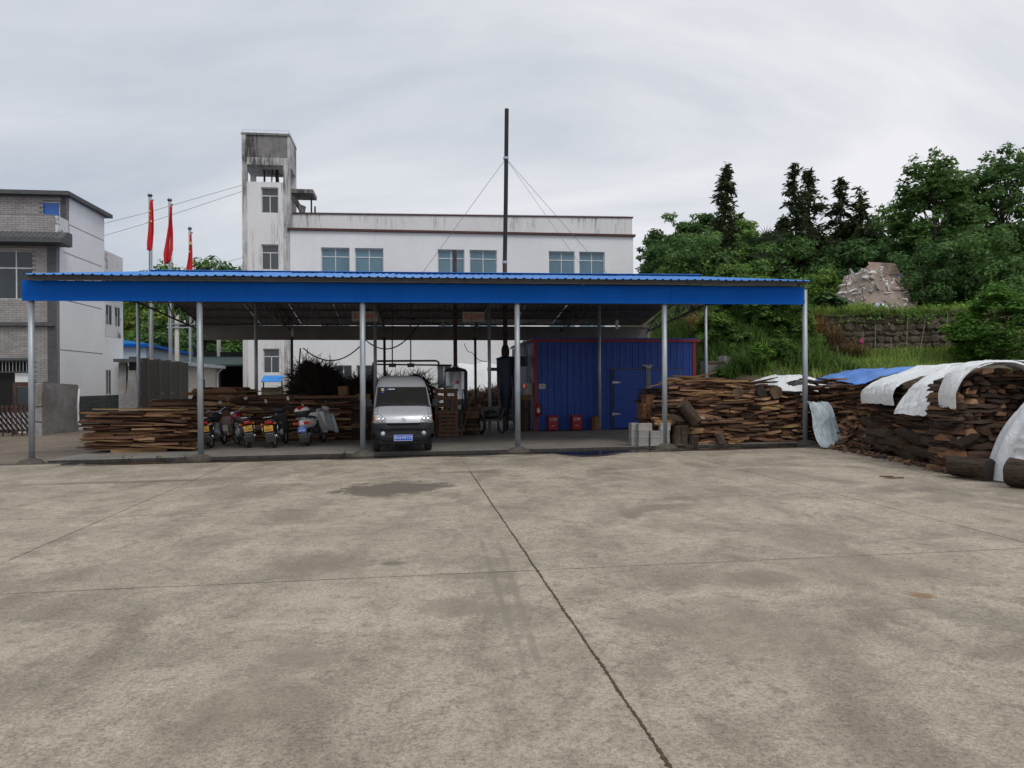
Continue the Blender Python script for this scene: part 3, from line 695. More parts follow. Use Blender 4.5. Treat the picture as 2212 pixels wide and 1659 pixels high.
b = MB(); b.tube([(.02, 0, .42), (.09, 0, .40), (.10, -.01, .25), (.085, -.02, .08)], .012, 7); b.build('hose', M['plastic_k'], t, True)
b = MB(); b.grid(lambda i, j: (.0715 * math.sin(-.8 + 1.6 * i), -.0715 * math.cos(-.8 + 1.6 * i), .12 + .14 * j), 8, 1); b.build('label_sticker', M['paper'], t)
def short_log(name, lab, p, r, h, lean=0, mat='log', cat='log', end='log_end', group=None, seed=1, rx_=0):
    q = random.Random(seed); b = MB(); n = 18; rr = [r * (1 + q.uniform(-.07, .07)) for _ in range(n)]
    rings = 5; vs = []
    for k in range(rings):
        for j in range(n):
            a = 2 * math.pi * j / n; x = rr[j] * (1 + .06 * math.sin(k * 1.3 + j * 1.7)) * (1.03 if k in (0, rings - 1) else 1)
            vs.append((x * math.cos(a), x * math.sin(a), h * k / (rings - 1)))
    b.add(vs, [(k * n + j, k * n + (j + 1) % n, (k + 1) * n + (j + 1) % n, (k + 1) * n + j) for k in range(rings - 1) for j in range(n)])
    b.k = 1; b.add([vs[(rings - 1) * n + j] for j in range(n)], [tuple(range(n))]); b.add([vs[j] for j in range(n)], [tuple(reversed(range(n)))])
    o = b.build(name, [M[mat + '_z'], M[end]], None, 50, p, (rx_, lean, q.uniform(0, 6) if not lean and not rx_ else A)); return tag(o, lab, cat, group)
short_log('short_log', 'short sawn log standing against the blue wall by a steel post', S(RS + rx(1283), RD - .2), .145, .46, R(-4), seed=3, mat='wood_new')
short_log('standing_log', 'tall split log standing on end at the corner of the blue room', S(RS + rx(1134), RD + .15, .0), .17, 1.05, R(2), seed=5)
b = MB(); b.box((0, 0, .08), (.30, .22, .16), jit=.015, rnd=random.Random(2)); o = b.build('wood_block', M['wood_new'], None, loc=S(RS + rx(1136), RD + .15, 1.06), rot=(0, 0, A + .2)); tag(o, 'squared wood block lying on top of the standing log', 'wood block')
t = thing('control_box', 'beige electrical control box with red lamps on the side of the blue room', 'control box', S(RS - .17, RD + .32, 1.15), A)
b = MB(); b.b2((-.14, -.10, 0), (.14, .10, .46)); bevel(b.build('cabinet', M['beige'], t), .01)
b = MB(); b.b2((.145, -.05, .05), (.24, .04, .16)); b.build('socket_box', M['paper'], t)
EL = NT('red_indicator'); EL.fin((.5, .01, .01), .3); EL.set(EL.b.inputs['Emission Color'], (1, .03, .02, 1)); EL.b.inputs['Emission Strength'].default_value = 2.5
for i in range(2): b = MB(); b.ball((-.146, -.05, .40 - i * .06), .018, 8, 5); b.build('indicator_lamp', EL.m, t)
for i in range(3):
    b = MB(); b.tube([(-.03 + .07 * i, .02, .46), (-.04 + .06 * i, .03, .9), (-.16 + .04 * i, .06, 1.9), (-.18 + .04 * i, .06, 2.4)], .014, 6); b.build('conduit', M['wire_g'], t, True)

# hanging signs
def sign(name, s, px_, py_, Y, wd, ht, lab):
    p = W(px_, py_, Y); t = thing(name, lab, 'sign', p, A)
    b = MB(); b.box((0, 0, 0), (wd, .02, ht)); b.build('board', M['beige'], t)  # white board coloured beige for the dim light under the roof
    text('lettering', s, ht * .62, M['ink_r'], t, (0, -.012, 0), (math.pi / 2, 0, 0), .0015, sx=wd / (len(s) * ht * .64) * .92)
    b = MB()
    for x in (-.4, .4): b.cyl((x * wd, 0, ht / 2), (x * wd * .9, .02, ht / 2 + .45), .005, n=5)
    b.build('hanging_wire', M['wire'], t)
sign('hanging_sign', '高温锅炉', 1022.5, 685, 22.6, .64, .30, 'hanging white sign with the red characters 高温锅炉 under the roof')
sign('hanging_sign', '高温处理池', 785, 683.5, 22.2, .66, .29, 'hanging white sign half hidden by a front post, reading 高温处理池')
# pendant lamps
for i, (x, y, Y, L) in enumerate(((813, 682, 22.5, .5), (1332.5, 699, 21.8, .55), (632, 716, 24.5, .9), (981, 700, 27, .5), (957, 696, 26, .5))):
    p = W(x, y, Y)
    t = thing('pendant_lamp', ['tube lamp hanging beside the half hidden sign', 'tube lamp hanging over the blue room doors', 'tube lamp hanging on a slanting cord above the brushwood', 'tube lamp hanging by the flue of the boiler', 'tube lamp hanging over the steel pipework'][i], 'lamp', p, 0, 'lamps hanging under the shed roof')
    b = MB(); b.lathe([(.03, -.16), (.045, -.14), (.045, .06), (.025, .10)], n=10); b.build('lamp_body', M['lamp'], t, 40)
    b = MB(); b.tube([(0, 0, .1), (.03 if i != 2 else .12, .02, L), (.05 if i != 2 else .3, .03, L * 1.7)], .008, 5); b.build('cord', M['wire_g'], t)
def cable(name, pts, r, lab, mat='wire', cat='cable', group=None, sag=0):
    P = []
    for a, c in zip(pts, pts[1:]):
        for i in range(12): t_ = i / 12; q = a.lerp(c, t_); q.z -= sag * 4 * t_ * (1 - t_); P.append(q)
    P.append(pts[-1]); b = MB(); b.tube(P, r, 6); o = b.build(name, M[mat], None, True); return tag(o, lab, cat, group)
cable('slack_cable', [W(655, 752, 26), W(790, 735, 26), W(905, 700, 27)], .022, 'thick slack cable sagging above the brushwood heap', sag=.55)
cable('slack_cable', [W(838, 668, 23), W(1010, 689, 23)], .014, 'cable sagging under the roof between the two hanging signs', sag=.25)
cable('hanging_rope', [W(649, 752, 26), W(646, 790, 26), W(648, 850, 26)], .025, 'knotted black rope hanging over the brushwood heap', sag=0)
cable('hanging_cable', [W(1003, 742, 27), W(1018, 760, 27), W(1052, 780, 27)], .012, 'thin cable drooping towards the top of the cyclone', sag=.12)
# ------------------------------------------------------------------ walls with real openings
def holed(b, x0, x1, z0, z1, y0, y1, holes):
    xs = sorted({x0, x1, *[h[0] for h in holes], *[h[1] for h in holes]}); zs = sorted({z0, z1, *[h[2] for h in holes], *[h[3] for h in holes]})
    xs = [x for x in xs if x0 <= x <= x1]; zs = [z for z in zs if z0 <= z <= z1]
    for j in range(len(zs) - 1):
        run = None
        for i in range(len(xs) - 1):
            cx, cz = (xs[i] + xs[i + 1]) / 2, (zs[j] + zs[j + 1]) / 2
            hole = any(h[0] < cx < h[1] and h[2] < cz < h[3] for h in holes)
            if not hole: run = run if run is not None else xs[i]
            if (hole or i == len(xs) - 2) and run is not None:
                b.b2((run, y0, zs[j]), (xs[i] if hole else xs[i + 1], y1, zs[j + 1])); run = None
def window(par, x0, x1, z0, z1, y, gm, fm='frame_w', cols=(.5,), tr=None, fw=.05, low=False, name='window'):
    b = MB(); b.b2((x0, y, z0), (x1, y + .05, z0 + fw)); b.b2((x0, y, z1 - fw), (x1, y + .05, z1)); b.b2((x0, y, z0 + fw), (x0 + fw, y + .05, z1 - fw)); b.b2((x1 - fw, y, z0 + fw), (x1, y + .05, z1 - fw))
    if tr: b.b2((x0 + fw, y - .002, z0 + (z1 - z0) * tr - fw / 2), (x1 - fw, y + .05, z0 + (z1 - z0) * tr + fw / 2))
    for c in cols: xc = x0 + (x1 - x0) * c; b.b2((xc - fw * .45, y - .004, z0 + fw), (xc + fw * .45, y + .05, z1 - fw if not low else z0 + (z1 - z0) * tr))
    wo_ = b.build(name, M[fm], par)
    xs = [x0] + [x0 + (x1 - x0) * c for c in cols] + [x1]; zs = [z0, z0 + (z1 - z0) * tr, z1] if tr else [z0, z1]
    q = random.Random(int(x0 * 100 + z0 * 37))
    for i in range(len(xs) - 1):
        for j in range(len(zs) - 1):
            if low and j == 1 and i: continue
            x1_ = xs[-1] if low and j == 1 else xs[i + 1]
            g = MB(); e = q.uniform(-.004, .004); g.add([(xs[i] + .01, y + .03 + e, zs[j] + .01), (x1_ - .01, y + .03 - e, zs[j] + .01), (x1_ - .01, y + .03 - e * .5, zs[j + 1] - .01), (xs[i] + .01, y + .03 + e, zs[j + 1] - .01)], [(0, 1, 2, 3)])
            g.build('pane', M[gm], wo_)
    return wo_
class Frame:
    def __init__(s, x, y, a): s.o = Vector((x, y, 0)); s.c, s.s = math.cos(a), math.sin(a); s.a = a
    def P(s, x, y, z=0): return Vector((s.o.x + x * s.c - y * s.s, s.o.y + x * s.s + y * s.c, z))
    def x(s, px_, d=0):
        u = (px_ - 1106) / F; x0 = s.o.x - d * s.s; y0 = s.o.y + d * s.c; return (u * y0 - x0) / (s.c - u * s.s)
    def z(s, px_, py_, d=0):
        x = s.x(px_, d); return EYE + uv(px_, py_)[1] * s.P(x, d).y
# ------------------------------------------------------------------ white factory building with the tower
FB = Frame(-15.4, 44, A)
fac = thing('factory_building', 'long white rendered factory building with dark red roof bands behind the shed', 'building', (FB.o.x, FB.o.y, -.15), A)
ZO = .15
xT = FB.x(627); xE = FB.x(1369.5)
wins = []
for a, c in ((695, 757), (768, 830), (947, 1005), (1016, 1075), (1187, 1243), (1253, 1308)):
    wins.append((FB.x(a), FB.x(c), 8.08 + ZO, 9.60 + ZO))
low = [(FB.x(a), FB.x(c), 1.35 + ZO, 2.75 + ZO) for a, c in ((724, 760), (770, 806), (944, 975))]
mid = [(a, c, 4.7 + ZO, 6.2 + ZO) for a, c, _, _ in wins]
b = MB(); holed(b, xT, xE, 0, 10.55 + ZO, 0, .3, wins + low + mid); b.build('front_wall', M['white'], fac)
for h in wins + mid:
    window(fac, h[0], h[1], h[2], h[3], .16, 'glass_b', tr=.66)
    s_ = MB(); s_.b2((h[0] - .05, -.03, h[2] - .07), (h[1] + .05, .15, h[2])); s_.build('sill', M['white'], fac)
for h in low: window(fac, h[0], h[1], h[2], h[3], .16, 'glass_d')
b = MB(); b.b2((xT, .3, 0), (xT + .05, 9, 10.5)); b.b2((xE - .3, .3, 0), (xE, 10, 10.55 + ZO)); b.b2((xT, 9.7, 0), (xE - .3, 10, 10.5 + ZO)); b.build('side_wall', M['white'], fac)
b = MB(); b.b2((xT, .3, 10.4), (xE - .3, 9.7, 10.55 + ZO)); b.build('roof_slab', M['old_conc'], fac)
b = MB()
pb = [(xT + .01, 1.0), (xE - .05, .06), (xE - .05, .3), (xT + .01, 1.24)]
b.prism(pb, 1.02, Matrix.Translation((0, 0, 10.69 + ZO))); b.build('parapet', M['white_top'], fac)
b = MB(); pc = [(xT + .01, .94), (xE + .02, .0), (xE + .02, .36), (xT + .01, 1.3)]; b.prism(pc, .08, Matrix.Translation((0, 0, 11.712 + ZO))); b.build('coping', M['maroon'], fac)
b = MB(); b.b2((xT - .1, -.14, 10.555 + ZO), (xE + .12, .3, 10.685 + ZO)); b.build('roof_band', M['maroon'], fac)
b = MB(); b.b2((xE - .15, .06, 10.7), (xE - .04, 10, 11.85)); b.build('side_parapet', M['white_top'], fac)
b = MB(); b.tube([(xT + .3, 1.1, 12.0), (xE - .2, .2, 12.0)], .008, 5)
for i in range(17):
    t_ = i / 16; x_ = xT + .3 + (xE - xT - .5) * t_; y_ = 1.1 - .9 * t_; b.cyl((x_, y_, 11.8), (x_, y_, 12.0), .008, n=5)
b.build('lightning_rail', M['steel'], fac)
b = MB()
for x_, y_, h_ in ((xT + 1.05, 1.6, 1.3), (xT + 1.25, 1.7, .7)): b.cyl((x_, y_, 11.6), (x_, y_, 11.8 + h_), .05, n=8)
b.build('standing_pipe', M['rust'], fac)
b = MB(); b.b2((xT + 2.6, 1.6, 11.6), (xT + 2.64, 1.64, 12.1)); b.b2((xT + 5.0, 1.6, 11.6), (xT + 5.04, 1.64, 12.1)); b.b2((xT + 2.6, 1.6, 12.06), (xT + 5.04, 1.64, 12.1)); b.build('pipe_frame', M['steel_dark'], fac)
# tower
TX = xT + .04; TD = 2.6
tw = thing('water_tower', 'stained square stair tower with an old concrete water tank on top', 'tower', (FB.o.x, FB.o.y, -.15), A)
zo0, zo1, zt1 = 13.3 + ZO, 14.28 + ZO, 16.1 + ZO
tx0, tx1 = FB.x(566.5), FB.x(604)
tws = [(tx0, tx1, 11.52 + ZO, 13.0 + ZO), (tx0, tx1, 8.25 + ZO, 9.72 + ZO), (FB.x(568.5), FB.x(604), 2.3 + ZO, 3.72 + ZO), (tx0, tx1, 5.3 + ZO, 6.75 + ZO)]
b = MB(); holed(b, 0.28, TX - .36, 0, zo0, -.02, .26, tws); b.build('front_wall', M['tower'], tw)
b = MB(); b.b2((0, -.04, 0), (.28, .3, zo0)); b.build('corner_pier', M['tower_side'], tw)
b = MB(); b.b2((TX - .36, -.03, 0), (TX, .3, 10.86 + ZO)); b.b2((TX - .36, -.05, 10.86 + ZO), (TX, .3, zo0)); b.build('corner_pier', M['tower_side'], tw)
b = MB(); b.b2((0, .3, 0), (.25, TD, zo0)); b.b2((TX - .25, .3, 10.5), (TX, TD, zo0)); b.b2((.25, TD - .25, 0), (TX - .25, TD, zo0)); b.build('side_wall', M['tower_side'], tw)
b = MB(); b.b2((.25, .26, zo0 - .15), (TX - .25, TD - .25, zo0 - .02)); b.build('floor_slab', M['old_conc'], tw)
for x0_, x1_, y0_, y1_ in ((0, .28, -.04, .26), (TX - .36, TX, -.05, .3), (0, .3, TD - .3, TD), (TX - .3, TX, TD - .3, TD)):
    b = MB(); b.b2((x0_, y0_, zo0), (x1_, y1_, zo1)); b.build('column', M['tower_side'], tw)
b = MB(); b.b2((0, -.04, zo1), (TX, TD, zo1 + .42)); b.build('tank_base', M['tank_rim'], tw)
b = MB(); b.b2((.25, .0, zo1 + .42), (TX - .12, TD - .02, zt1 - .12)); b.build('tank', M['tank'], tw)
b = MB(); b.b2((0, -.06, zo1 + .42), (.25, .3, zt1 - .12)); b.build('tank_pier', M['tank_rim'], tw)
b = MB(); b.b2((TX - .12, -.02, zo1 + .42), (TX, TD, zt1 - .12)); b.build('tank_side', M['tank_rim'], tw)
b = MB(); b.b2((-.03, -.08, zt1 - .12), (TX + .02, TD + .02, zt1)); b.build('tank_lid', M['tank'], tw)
b = MB(); b.tube([(.05, 0, zt1 + .18), (TX - .05, 0, zt1 + .18), (TX, TD, zt1 + .18)], .008, 5)
for i in range(5): b.cyl((.06 + (TX - .12) * i / 4, 0, zt1), (.06 + (TX - .12) * i / 4, 0, zt1 + .18), .008, n=5)
b.build('lightning_rail', M['steel'], tw)
q = random.Random(5)
for x_, r_ in ((1.05, .05), (1.5, .04), (1.78, .09)):
    b = MB(); b.tube([(x_ + q.uniform(-.02, .02), 1.0, zo0 - .05 + (zo1 - zo0 + .05) * i / 6) for i in range(7)], [r_ * q.uniform(.8, 1.25) for _ in range(7)], 8); b.build('riser_pipe', M['flue'], tw)
for h in tws: window(tw, h[0], h[1], h[2], h[3], .1, 'glass_c', 'frame_w', tr=.68, low=True)
b = MB(); b.b2((TX + .003, .5, zo0 - .45), (TX + 1.25, 2.3, zo0 - .22)); b.build('canopy', M['tank'], tw)
b = MB(); b.beam((TX + .02, .7, zo0 - .5), (TX + .6, 1.2, 11.9), .12, .25); b.box((TX + .55, 1.2, 12.2), (.3, .3, .5), jit=.06, rnd=q); b.build('stair_brace', M['tank'], tw)
b = MB()
for i in range(2): b.tube([(-.0, .5 + .5 * i, 13.4 - i * .2), (-5.5, .5, 11.6 - i * .6), (-12, .3, 9.7 - i * .9), (-22, 0, 7.4 - i * 1.2)], .012, 5)
b.tube([(0, .5, 9.2), (-4, .5, 8.0), (-9, .5, 6.8)], .010, 5)
o = b.build('overhead_cable', M['wire_g'], tw)

# ------------------------------------------------------------------ grey brick house on the left
HF = Frame(-17.75, 30, A)
hs = thing('brick_house', 'three storey house with grey brick front and plain white side wall beyond the gate', 'house', (HF.o.x, HF.o.y, -.2), A)
HZ = .2
def hx(p, d=0): return HF.x(p, d)
wx = hx(72); wx0 = -3.1
hol2 = (wx0, wx, 5.0 + HZ, 6.93 + HZ); hol1 = (wx0, hx(72), .0, 2.63 + HZ)
b = MB(); holed(b, -8, -.02, 0, 7.1 + HZ, .012, .26, [hol2, hol1, (-7, -4, 5.0 + HZ, 6.93 + HZ)]); b.build('front_wall', M['mortar'], hs)
window(hs, wx0, wx, 5.0 + HZ, 6.93 + HZ, .16, 'glass_d', cols=(1 - (wx - hx(32.5)) / (wx - wx0),), tr=.64)
window(hs, -7, -4, 5.0 + HZ, 6.93 + HZ, .16, 'glass_d', tr=.64)
xp = hx(104)
def bricks(par, x0, x1, z0, z1, y, bw, bh, mat, holes, limit, thick=.02, name='brick', rest='brick_courses', face='y'):
    me = {}; st = MB(); n = 0; r = 0; z = z0; cells = []
    while z + bh * .6 < z1:
        x = x0 - (bw / 2 if r % 2 else 0)
        while x < x1:
            a, c = max(x, x0), min(x + bw - .012, x1)
            if c - a > .03 and not any(h[0] - .01 < (a + c) / 2 < h[1] + .01 and h[2] - .02 < z + bh / 2 < h[3] + .02 for h in holes): cells.append((a, c, z))
            x += bw
        z += bh; r += 1
    cells.sort(key=lambda q_: -q_[0]) if face == 'y' else None
    for a, c, z in cells:
        if n < limit:
            k = round(c - a, 2)
            if k not in me: me[k] = MB().box((0, 0, 0), (k, thick, bh - .012)).mesh('brick', M[mat])
            if face == 'y': link(name, me[k], par, ((a + c) / 2, y + random.Random(n).uniform(-.003, .003), z + bh / 2))
            else: link(name, me[k], par, (y + random.Random(n).uniform(-.003, .003), (a + c) / 2, z + bh / 2), (0, 0, math.pi / 2))
            n += 1
        else:
            if face == 'y': st.box(((a + c) / 2, y, z + bh / 2), (c - a, thick, bh - .012))
            else: st.box((y, (a + c) / 2, z + bh / 2), (thick, c - a, bh - .012))
    if st.v: o = st.build(rest, M[mat], par); o['kind'] = 'stuff'
bricks(hs, -8, xp - .01, 0, 3.95 + HZ, .008, .29, .090, 'brick_l', [hol1], 150)
bricks(hs, -8, xp - .01, 4.12 + HZ, 7.05 + HZ, .008, .29, .090, 'brick_l', [hol2, (-7, -4, 5.0 + HZ, 6.93 + HZ)], 150)
b = MB(); b.b2((xp, -.03, 0), (-.02, .03, 7.05 + HZ)); b.build('pilaster', M['mortar_d'], hs)
bricks(hs, xp + .003, -.022, 0, 7.05 + HZ, -.035, .37, .088, 'brick_d', [(-1, 1, 3.93 + HZ, 4.1 + HZ)], 170)
b = MB(); b.b2((-8, -.16, 3.96 + HZ), (-.05, .0, 4.07 + HZ)); b.build('ledge', M['grey_trim'], hs)
# dark tiled eave under the balcony
b = MB(); b.prism([(-.62, 7.14 + HZ), (-.62, 7.30 + HZ), (-.1, 7.62 + HZ), (.3, 7.62 + HZ), (.3, 7.10 + HZ)], 8.75, Matrix(((0, 0, 1, -8.3), (1, 0, 0, 0), (0, 1, 0, 0), (0, 0, 0, 1)))); b.build('tiled_eave', M['grey_trim'], hs)
rt = MB()
for i in range(50): rt.beam((-8.2 + i * .17, -.63, 7.305 + HZ), (-8.2 + i * .17, -.1, 7.625 + HZ), .07, .022)
rt.build('ridge_tiles', M['grey_trim'], hs)
b = MB(); b.b2((-8, -.0, 7.62 + HZ), (-.05, .22, 8.32 + HZ)); b.build('balcony_parapet', M['mortar'], hs)
bricks(hs, -8, -.06, 7.63 + HZ, 8.3 + HZ, -.006, .29, .090, 'brick_l', [], 60)
b = MB(); b.b2((-.05, .0, 7.4 + HZ), (.04, .95, 8.28 + HZ)); b.build('parapet_end', M['house_old'], hs)
# set-back top storey
uw = (hx(90, .92), hx(131.5, .92), 8.32 + HZ, 9.05 + HZ)
b = MB(); holed(b, -8, -.02, 7.4, 9.25 + HZ, .92, 1.15, [uw]); b.build('top_wall', M['mortar'], hs)
bricks(hs, -8, hx(134, .92), 8.2, 9.2 + HZ, .912, .29, .090, 'brick_l', [uw], 60)
bricks(hs, hx(134, .92) + .01, -.022, 8.2, 9.2 + HZ, .90, .35, .088, 'brick_d', [], 40)
window(hs, *uw, .98, 'blue_pane', cols=())
b = MB(); b.b2((-8, .26, 0), (-.0, .92, 7.4)); b.b2((-8, .92, 0), (0, 4.7, 7.4)); b.b2((-8, 1.15, 7.4), (0, 4.7, 9.25 + HZ)); b.build('side_wall', M['house_side'], hs)
b = MB(); b.prism([(-8.3, .62), (.18, .62), (.24, 5.05), (-8.3, 5.05)], .16, Matrix.Translation((0, 0, 9.255 + HZ))); b.build('roof', M['grey_trim'], hs)
for z_, y0_, y1_ in ((3.25, .25, 4.4), (5.25, .25, 4.4), (7.15, .6, 4.4), (8.35, 1.1, 4.6)):
    b = MB(); b.b2((.001, y0_, z_), (.006, y1_, z_ + .025)); b.build('render_groove', M['grey_trim'], hs)
# rear block
b = MB(); b.b2((-6, 4.7, 0), (-.14, 7.3, 6.6)); b.build('rear_wall', M['house_side'], hs)
b = MB(); b.b2((-6, 4.75, 6.6), (-.1, 7.2, 8.0)); b.build('rear_parapet', M['house_old'], hs)
b = MB(); b.b2((-.2, 4.72, 6.72), (.5, 7.6, 6.98)); b.build('rear_eave', M['grey_trim'], hs)
b = MB(); b.grid(lambda i, j: (-.132, 5.1 + 1.9 * i, 4.1 + 1.0 * j), 2, 2); b.build('flaking_patch', M['house_old'], hs)
def sidewin(y0_, y1_, z0_, z1_):
    f = MB(); f.b2((-.16, y0_, z0_), (-.128, y1_, z0_ + .06)); f.b2((-.16, y0_, z1_ - .06), (-.128, y1_, z1_)); f.b2((-.16, y0_, z0_ + .06), (-.128, y0_ + .06, z1_ - .06)); f.b2((-.16, y1_ - .06, z0_ + .06), (-.128, y1_, z1_ - .06)); f.b2((-.16, (y0_ + y1_) / 2 - .03, z0_ + .06), (-.128, (y0_ + y1_) / 2 + .03, z1_ - .06))
    f = f.build('window', M['frame_w'], hs); g = MB(); g.b2((-.15, y0_ + .05, z0_ + .05), (-.132, y1_ - .05, z1_ - .05)); g.build('pane', M['glass_d'], f)
sidewin(5.1, 5.9, 4.6, 5.6); sidewin(6.2, 6.9, 4.6, 5.6); sidewin(5.1, 5.75, 1.4, 2.6)
bricks(hs, .02, 4.68, .25, 1.42, .012, .42, .165, 'dado', [], 120, .03, 'dado_block', face='x')
bricks(hs, 4.72, 7.28, .25, 1.42, -.128, .42, .165, 'dado', [], 80, .03, 'dado_block', face='x')
b = MB(); b.b2((-8, -.06, 2.63 + HZ), (hx(72), .0, 2.72 + HZ)); b.build('lintel', M['grey_trim'], hs)
# grille over the door, dark doorway and shutter
g = thing('window_grille', None, None); g.parent = hs; g.name = 'window_grille'
b = MB(); b.b2((-3.1, .06, 2.16 + HZ), (hx(71), .09, 2.20 + HZ)); b.b2((-3.1, .06, 2.58 + HZ), (hx(71), .09, 2.62 + HZ)); b.build('grille_rail', M['steel_dark'], g)
for i in range(17): b = MB(); b.b2((hx(70) - i * .125, .065, 2.2 + HZ), (hx(70) - i * .125 + .02, .085, 2.58 + HZ)); b.build('grille_bar', M['alu'], g)
b = MB(); b.b2((hx(28), .16, 0), (hx(71), .2, 2.14 + HZ)); b.build('shutter', M['house_side'], hs)
b = MB(); b.b2((-3.1, .225, 0), (hx(72), .24, 2.6 + HZ)); b.build('doorway', M['black'], hs)  # black panel: the shade inside the doorway put into its colour

# ------------------------------------------------------------------ gate, stub wall, frames
GF = Frame(-16.85, 27.6, A)
gp = thing('gate_wall', 'stained grey concrete stub wall beside the folding gate', 'wall', GF.P(0, 0, -.18), A)
b = MB(); b.prism([(0, 0), (3.0, 0), (3.0, 1.80), (2.9, 1.86), (.1, 1.93), (0, 1.9)], .24, Matrix(((0, 0, 1, -.26), (1, 0, 0, 0), (0, 1, 0, 0), (0, 0, 0, 1)))); b.build('wall_body', M['old_conc'], gp)
q = random.Random(9)
for i in range(3):
    b = MB(); b.box((-.13, -.04, .25 + i * .55), (.24, .1, .5), jit=.02, rnd=q); b.build('end_stone', M['old_conc'], gp)
gate = thing('folding_gate', 'folding scissor driveway gate of dark posts and shiny lattice bars', 'gate', GF.P(-.35, .1, -.15), A + R(2))
n = 0
for i in range(16):
    x_ = -.08 - i * .158
    b = MB(); b.b2((x_ - .02, -.03, .08), (x_ + .02, .03, 1.02)); b.b2((x_ - .045, -.05, 1.0), (x_ + .045, .05, 1.09)); b.b2((x_ - .05, -.045, .84), (x_ - .03, -.03, 1.0)); b.build('gate_post', M['rust'], gate)
    b = MB()
    for k in range(3):
        z0_ = .22 + k * .21
        b.beam((x_ - .02, -.06, z0_), (x_ - .138, -.06, z0_ + .2), .006, .05, (0, -1, 0)); b.beam((x_ - .05, -.075, z0_ + .03), (x_ - .12, -.075, z0_ + .15), .006, .03, (0, -1, 0))
    b.build('lattice_bar', M['bright_bar'], gate)
    if i % 2 == 0: b = MB(); b.torus((x_, -.02, .045), .03, .016, (0, math.pi / 2, 0), 10, 6); b.build('wheel', M['rubber'], gate)
t = thing('iron_frame', 'rust red iron frame standing behind the folding gate', 'frame', GF.P(-.4, .9, -.15), A)
b = MB(); b.b2((-1.05, 0, 0), (-.92, .06, 1.75)); b.b2((-.02, 0, 0), (.14, .06, 1.75)); b.b2((-1.05, 0, 1.753), (.14, .06, 1.93)); b.build('frame', M['rust'], t)
b = MB(); b.b2((-.92, .03, .1), (-.02, .05, 1.75)); b.build('dark_panel', M['glass_d'], t)
t = thing('drain_pipe', 'white plastic drain pipe along the dark blocks of the house', 'pipe', HF.P(.92, -.4, -.2), A)
b = MB(); b.tube([(-.05, .2, 1.7), (-.05, .1, 1.1), (-.05, .1, .35), (.25, .1, .27), (1.2, .2, .25)], .04, 8); b.build('pipe', M['white_p'], t, True)

# ------------------------------------------------------------------ old wall, small annex, lean-tos and blue warehouse on the left
OW = Frame(-14.5, 29.6, A)
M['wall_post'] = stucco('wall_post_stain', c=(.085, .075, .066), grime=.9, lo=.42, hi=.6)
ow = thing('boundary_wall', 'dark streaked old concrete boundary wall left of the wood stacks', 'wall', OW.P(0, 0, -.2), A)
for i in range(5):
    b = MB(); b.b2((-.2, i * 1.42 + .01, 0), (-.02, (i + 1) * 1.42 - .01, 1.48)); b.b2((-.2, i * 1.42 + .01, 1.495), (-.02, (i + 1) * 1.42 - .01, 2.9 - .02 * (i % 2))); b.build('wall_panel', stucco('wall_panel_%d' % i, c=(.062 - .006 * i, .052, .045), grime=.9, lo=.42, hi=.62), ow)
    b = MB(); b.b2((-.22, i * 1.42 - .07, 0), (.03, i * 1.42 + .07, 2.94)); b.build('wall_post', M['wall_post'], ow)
b = MB(); b.prism([(-.35, 0), (.35, 0), (.12, 2.4), (-.1, 2.4)], .25, Matrix(((1, 0, 0, 0), (0, 0, 1, -.45), (0, 1, 0, 0), (0, 0, 0, 1)))); b.build('buttress', M['old_conc'], ow)
b = MB(); b.b2((-.6, -.6, 2.72), (.2, .2, 2.84)); b.build('cap_slab', M['grey_trim'], ow)
b = MB(); b.b2((-.52, -.3, 0), (-.25, -.1, 2.7)); b.build('gate_pier', M['old_conc'], ow)
an = thing('annex_hut', 'small pale rendered hut with grey roof gutter behind the old wall', 'hut', OW.P(-.3, 7.4, -.2), A)
b = MB(); b.b2((-2.6, 0, 0), (0, 6.2, 2.75)); b.build('walls', M['annex'], an)
b = MB(); b.b2((-2.8, -.3, 2.755), (.42, 6.5, 2.93)); b.build('roof', M['steel'], an)
b = MB(); b.b2((.003, 3.0, 1.3), (.05, 3.6, 2.2)); b.build('window', M['frame_w'], an)
b = MB(); b.b2((.052, 3.05, 1.35), (.06, 3.55, 2.15)); b.build('pane', M['glass_d'], an)
q = random.Random(2)
for i in range(10): b = MB(); b.box((.02, .35 + .12 * (i % 2), 1.6 + i * .08), (.03, .22, .07), jit=.008, rnd=q); b.build('bare_brick', M['redbrick'], an)
b = MB(); b.tube([(.1, 6.0, 0), (.1, 6.0, 2.5), (.35, 6.0, 2.75)], .045, 7); b.build('downpipe', M['frame_w'], an)
LT = Frame(-15.0, 45.5, A)
t = thing('green_lean_to', 'dark open lean-to with green roof beside the factory tower', 'lean-to', LT.P(0, 0, -.2), A)
b = MB(); b.b2((-5, 0, 2.95), (.0, 5, 3.05)); b.xf(lambda p: (p[0], p[1], p[2] + .22 * p[1] * .6)); b.build('roof', paint('green_sheet', (.008, .04, .034), .6), t)
b = MB(); b.b2((-5, 4.9, 0), (0, 5, 4)); b.b2((-5, .1, 0), (-4.9, 4.9, 3)); b.build('back_wall', M['black'], t)  # black walls: the shade inside the lean-to put into their colour
for x_ in (-4.8, -2.4, -.1): b = MB(); b.b2((x_ - .05, .05, 0), (x_ + .05, .15, 2.95)); b.build('post', M['steel_dark'], t)
BW = Frame(-21.9, 46, R(102.6))
bw = thing('blue_warehouse', 'long low pale blue metal warehouse with blue eaves far left behind the shed', 'warehouse', BW.P(0, 0, -.3), BW.a)
b = MB(); b.b2((0, 0, 0), (40, 7, 4.25)); b.build('walls', paint('pale_blue_sheet', (.40, .50, .60), .5, .2), bw)
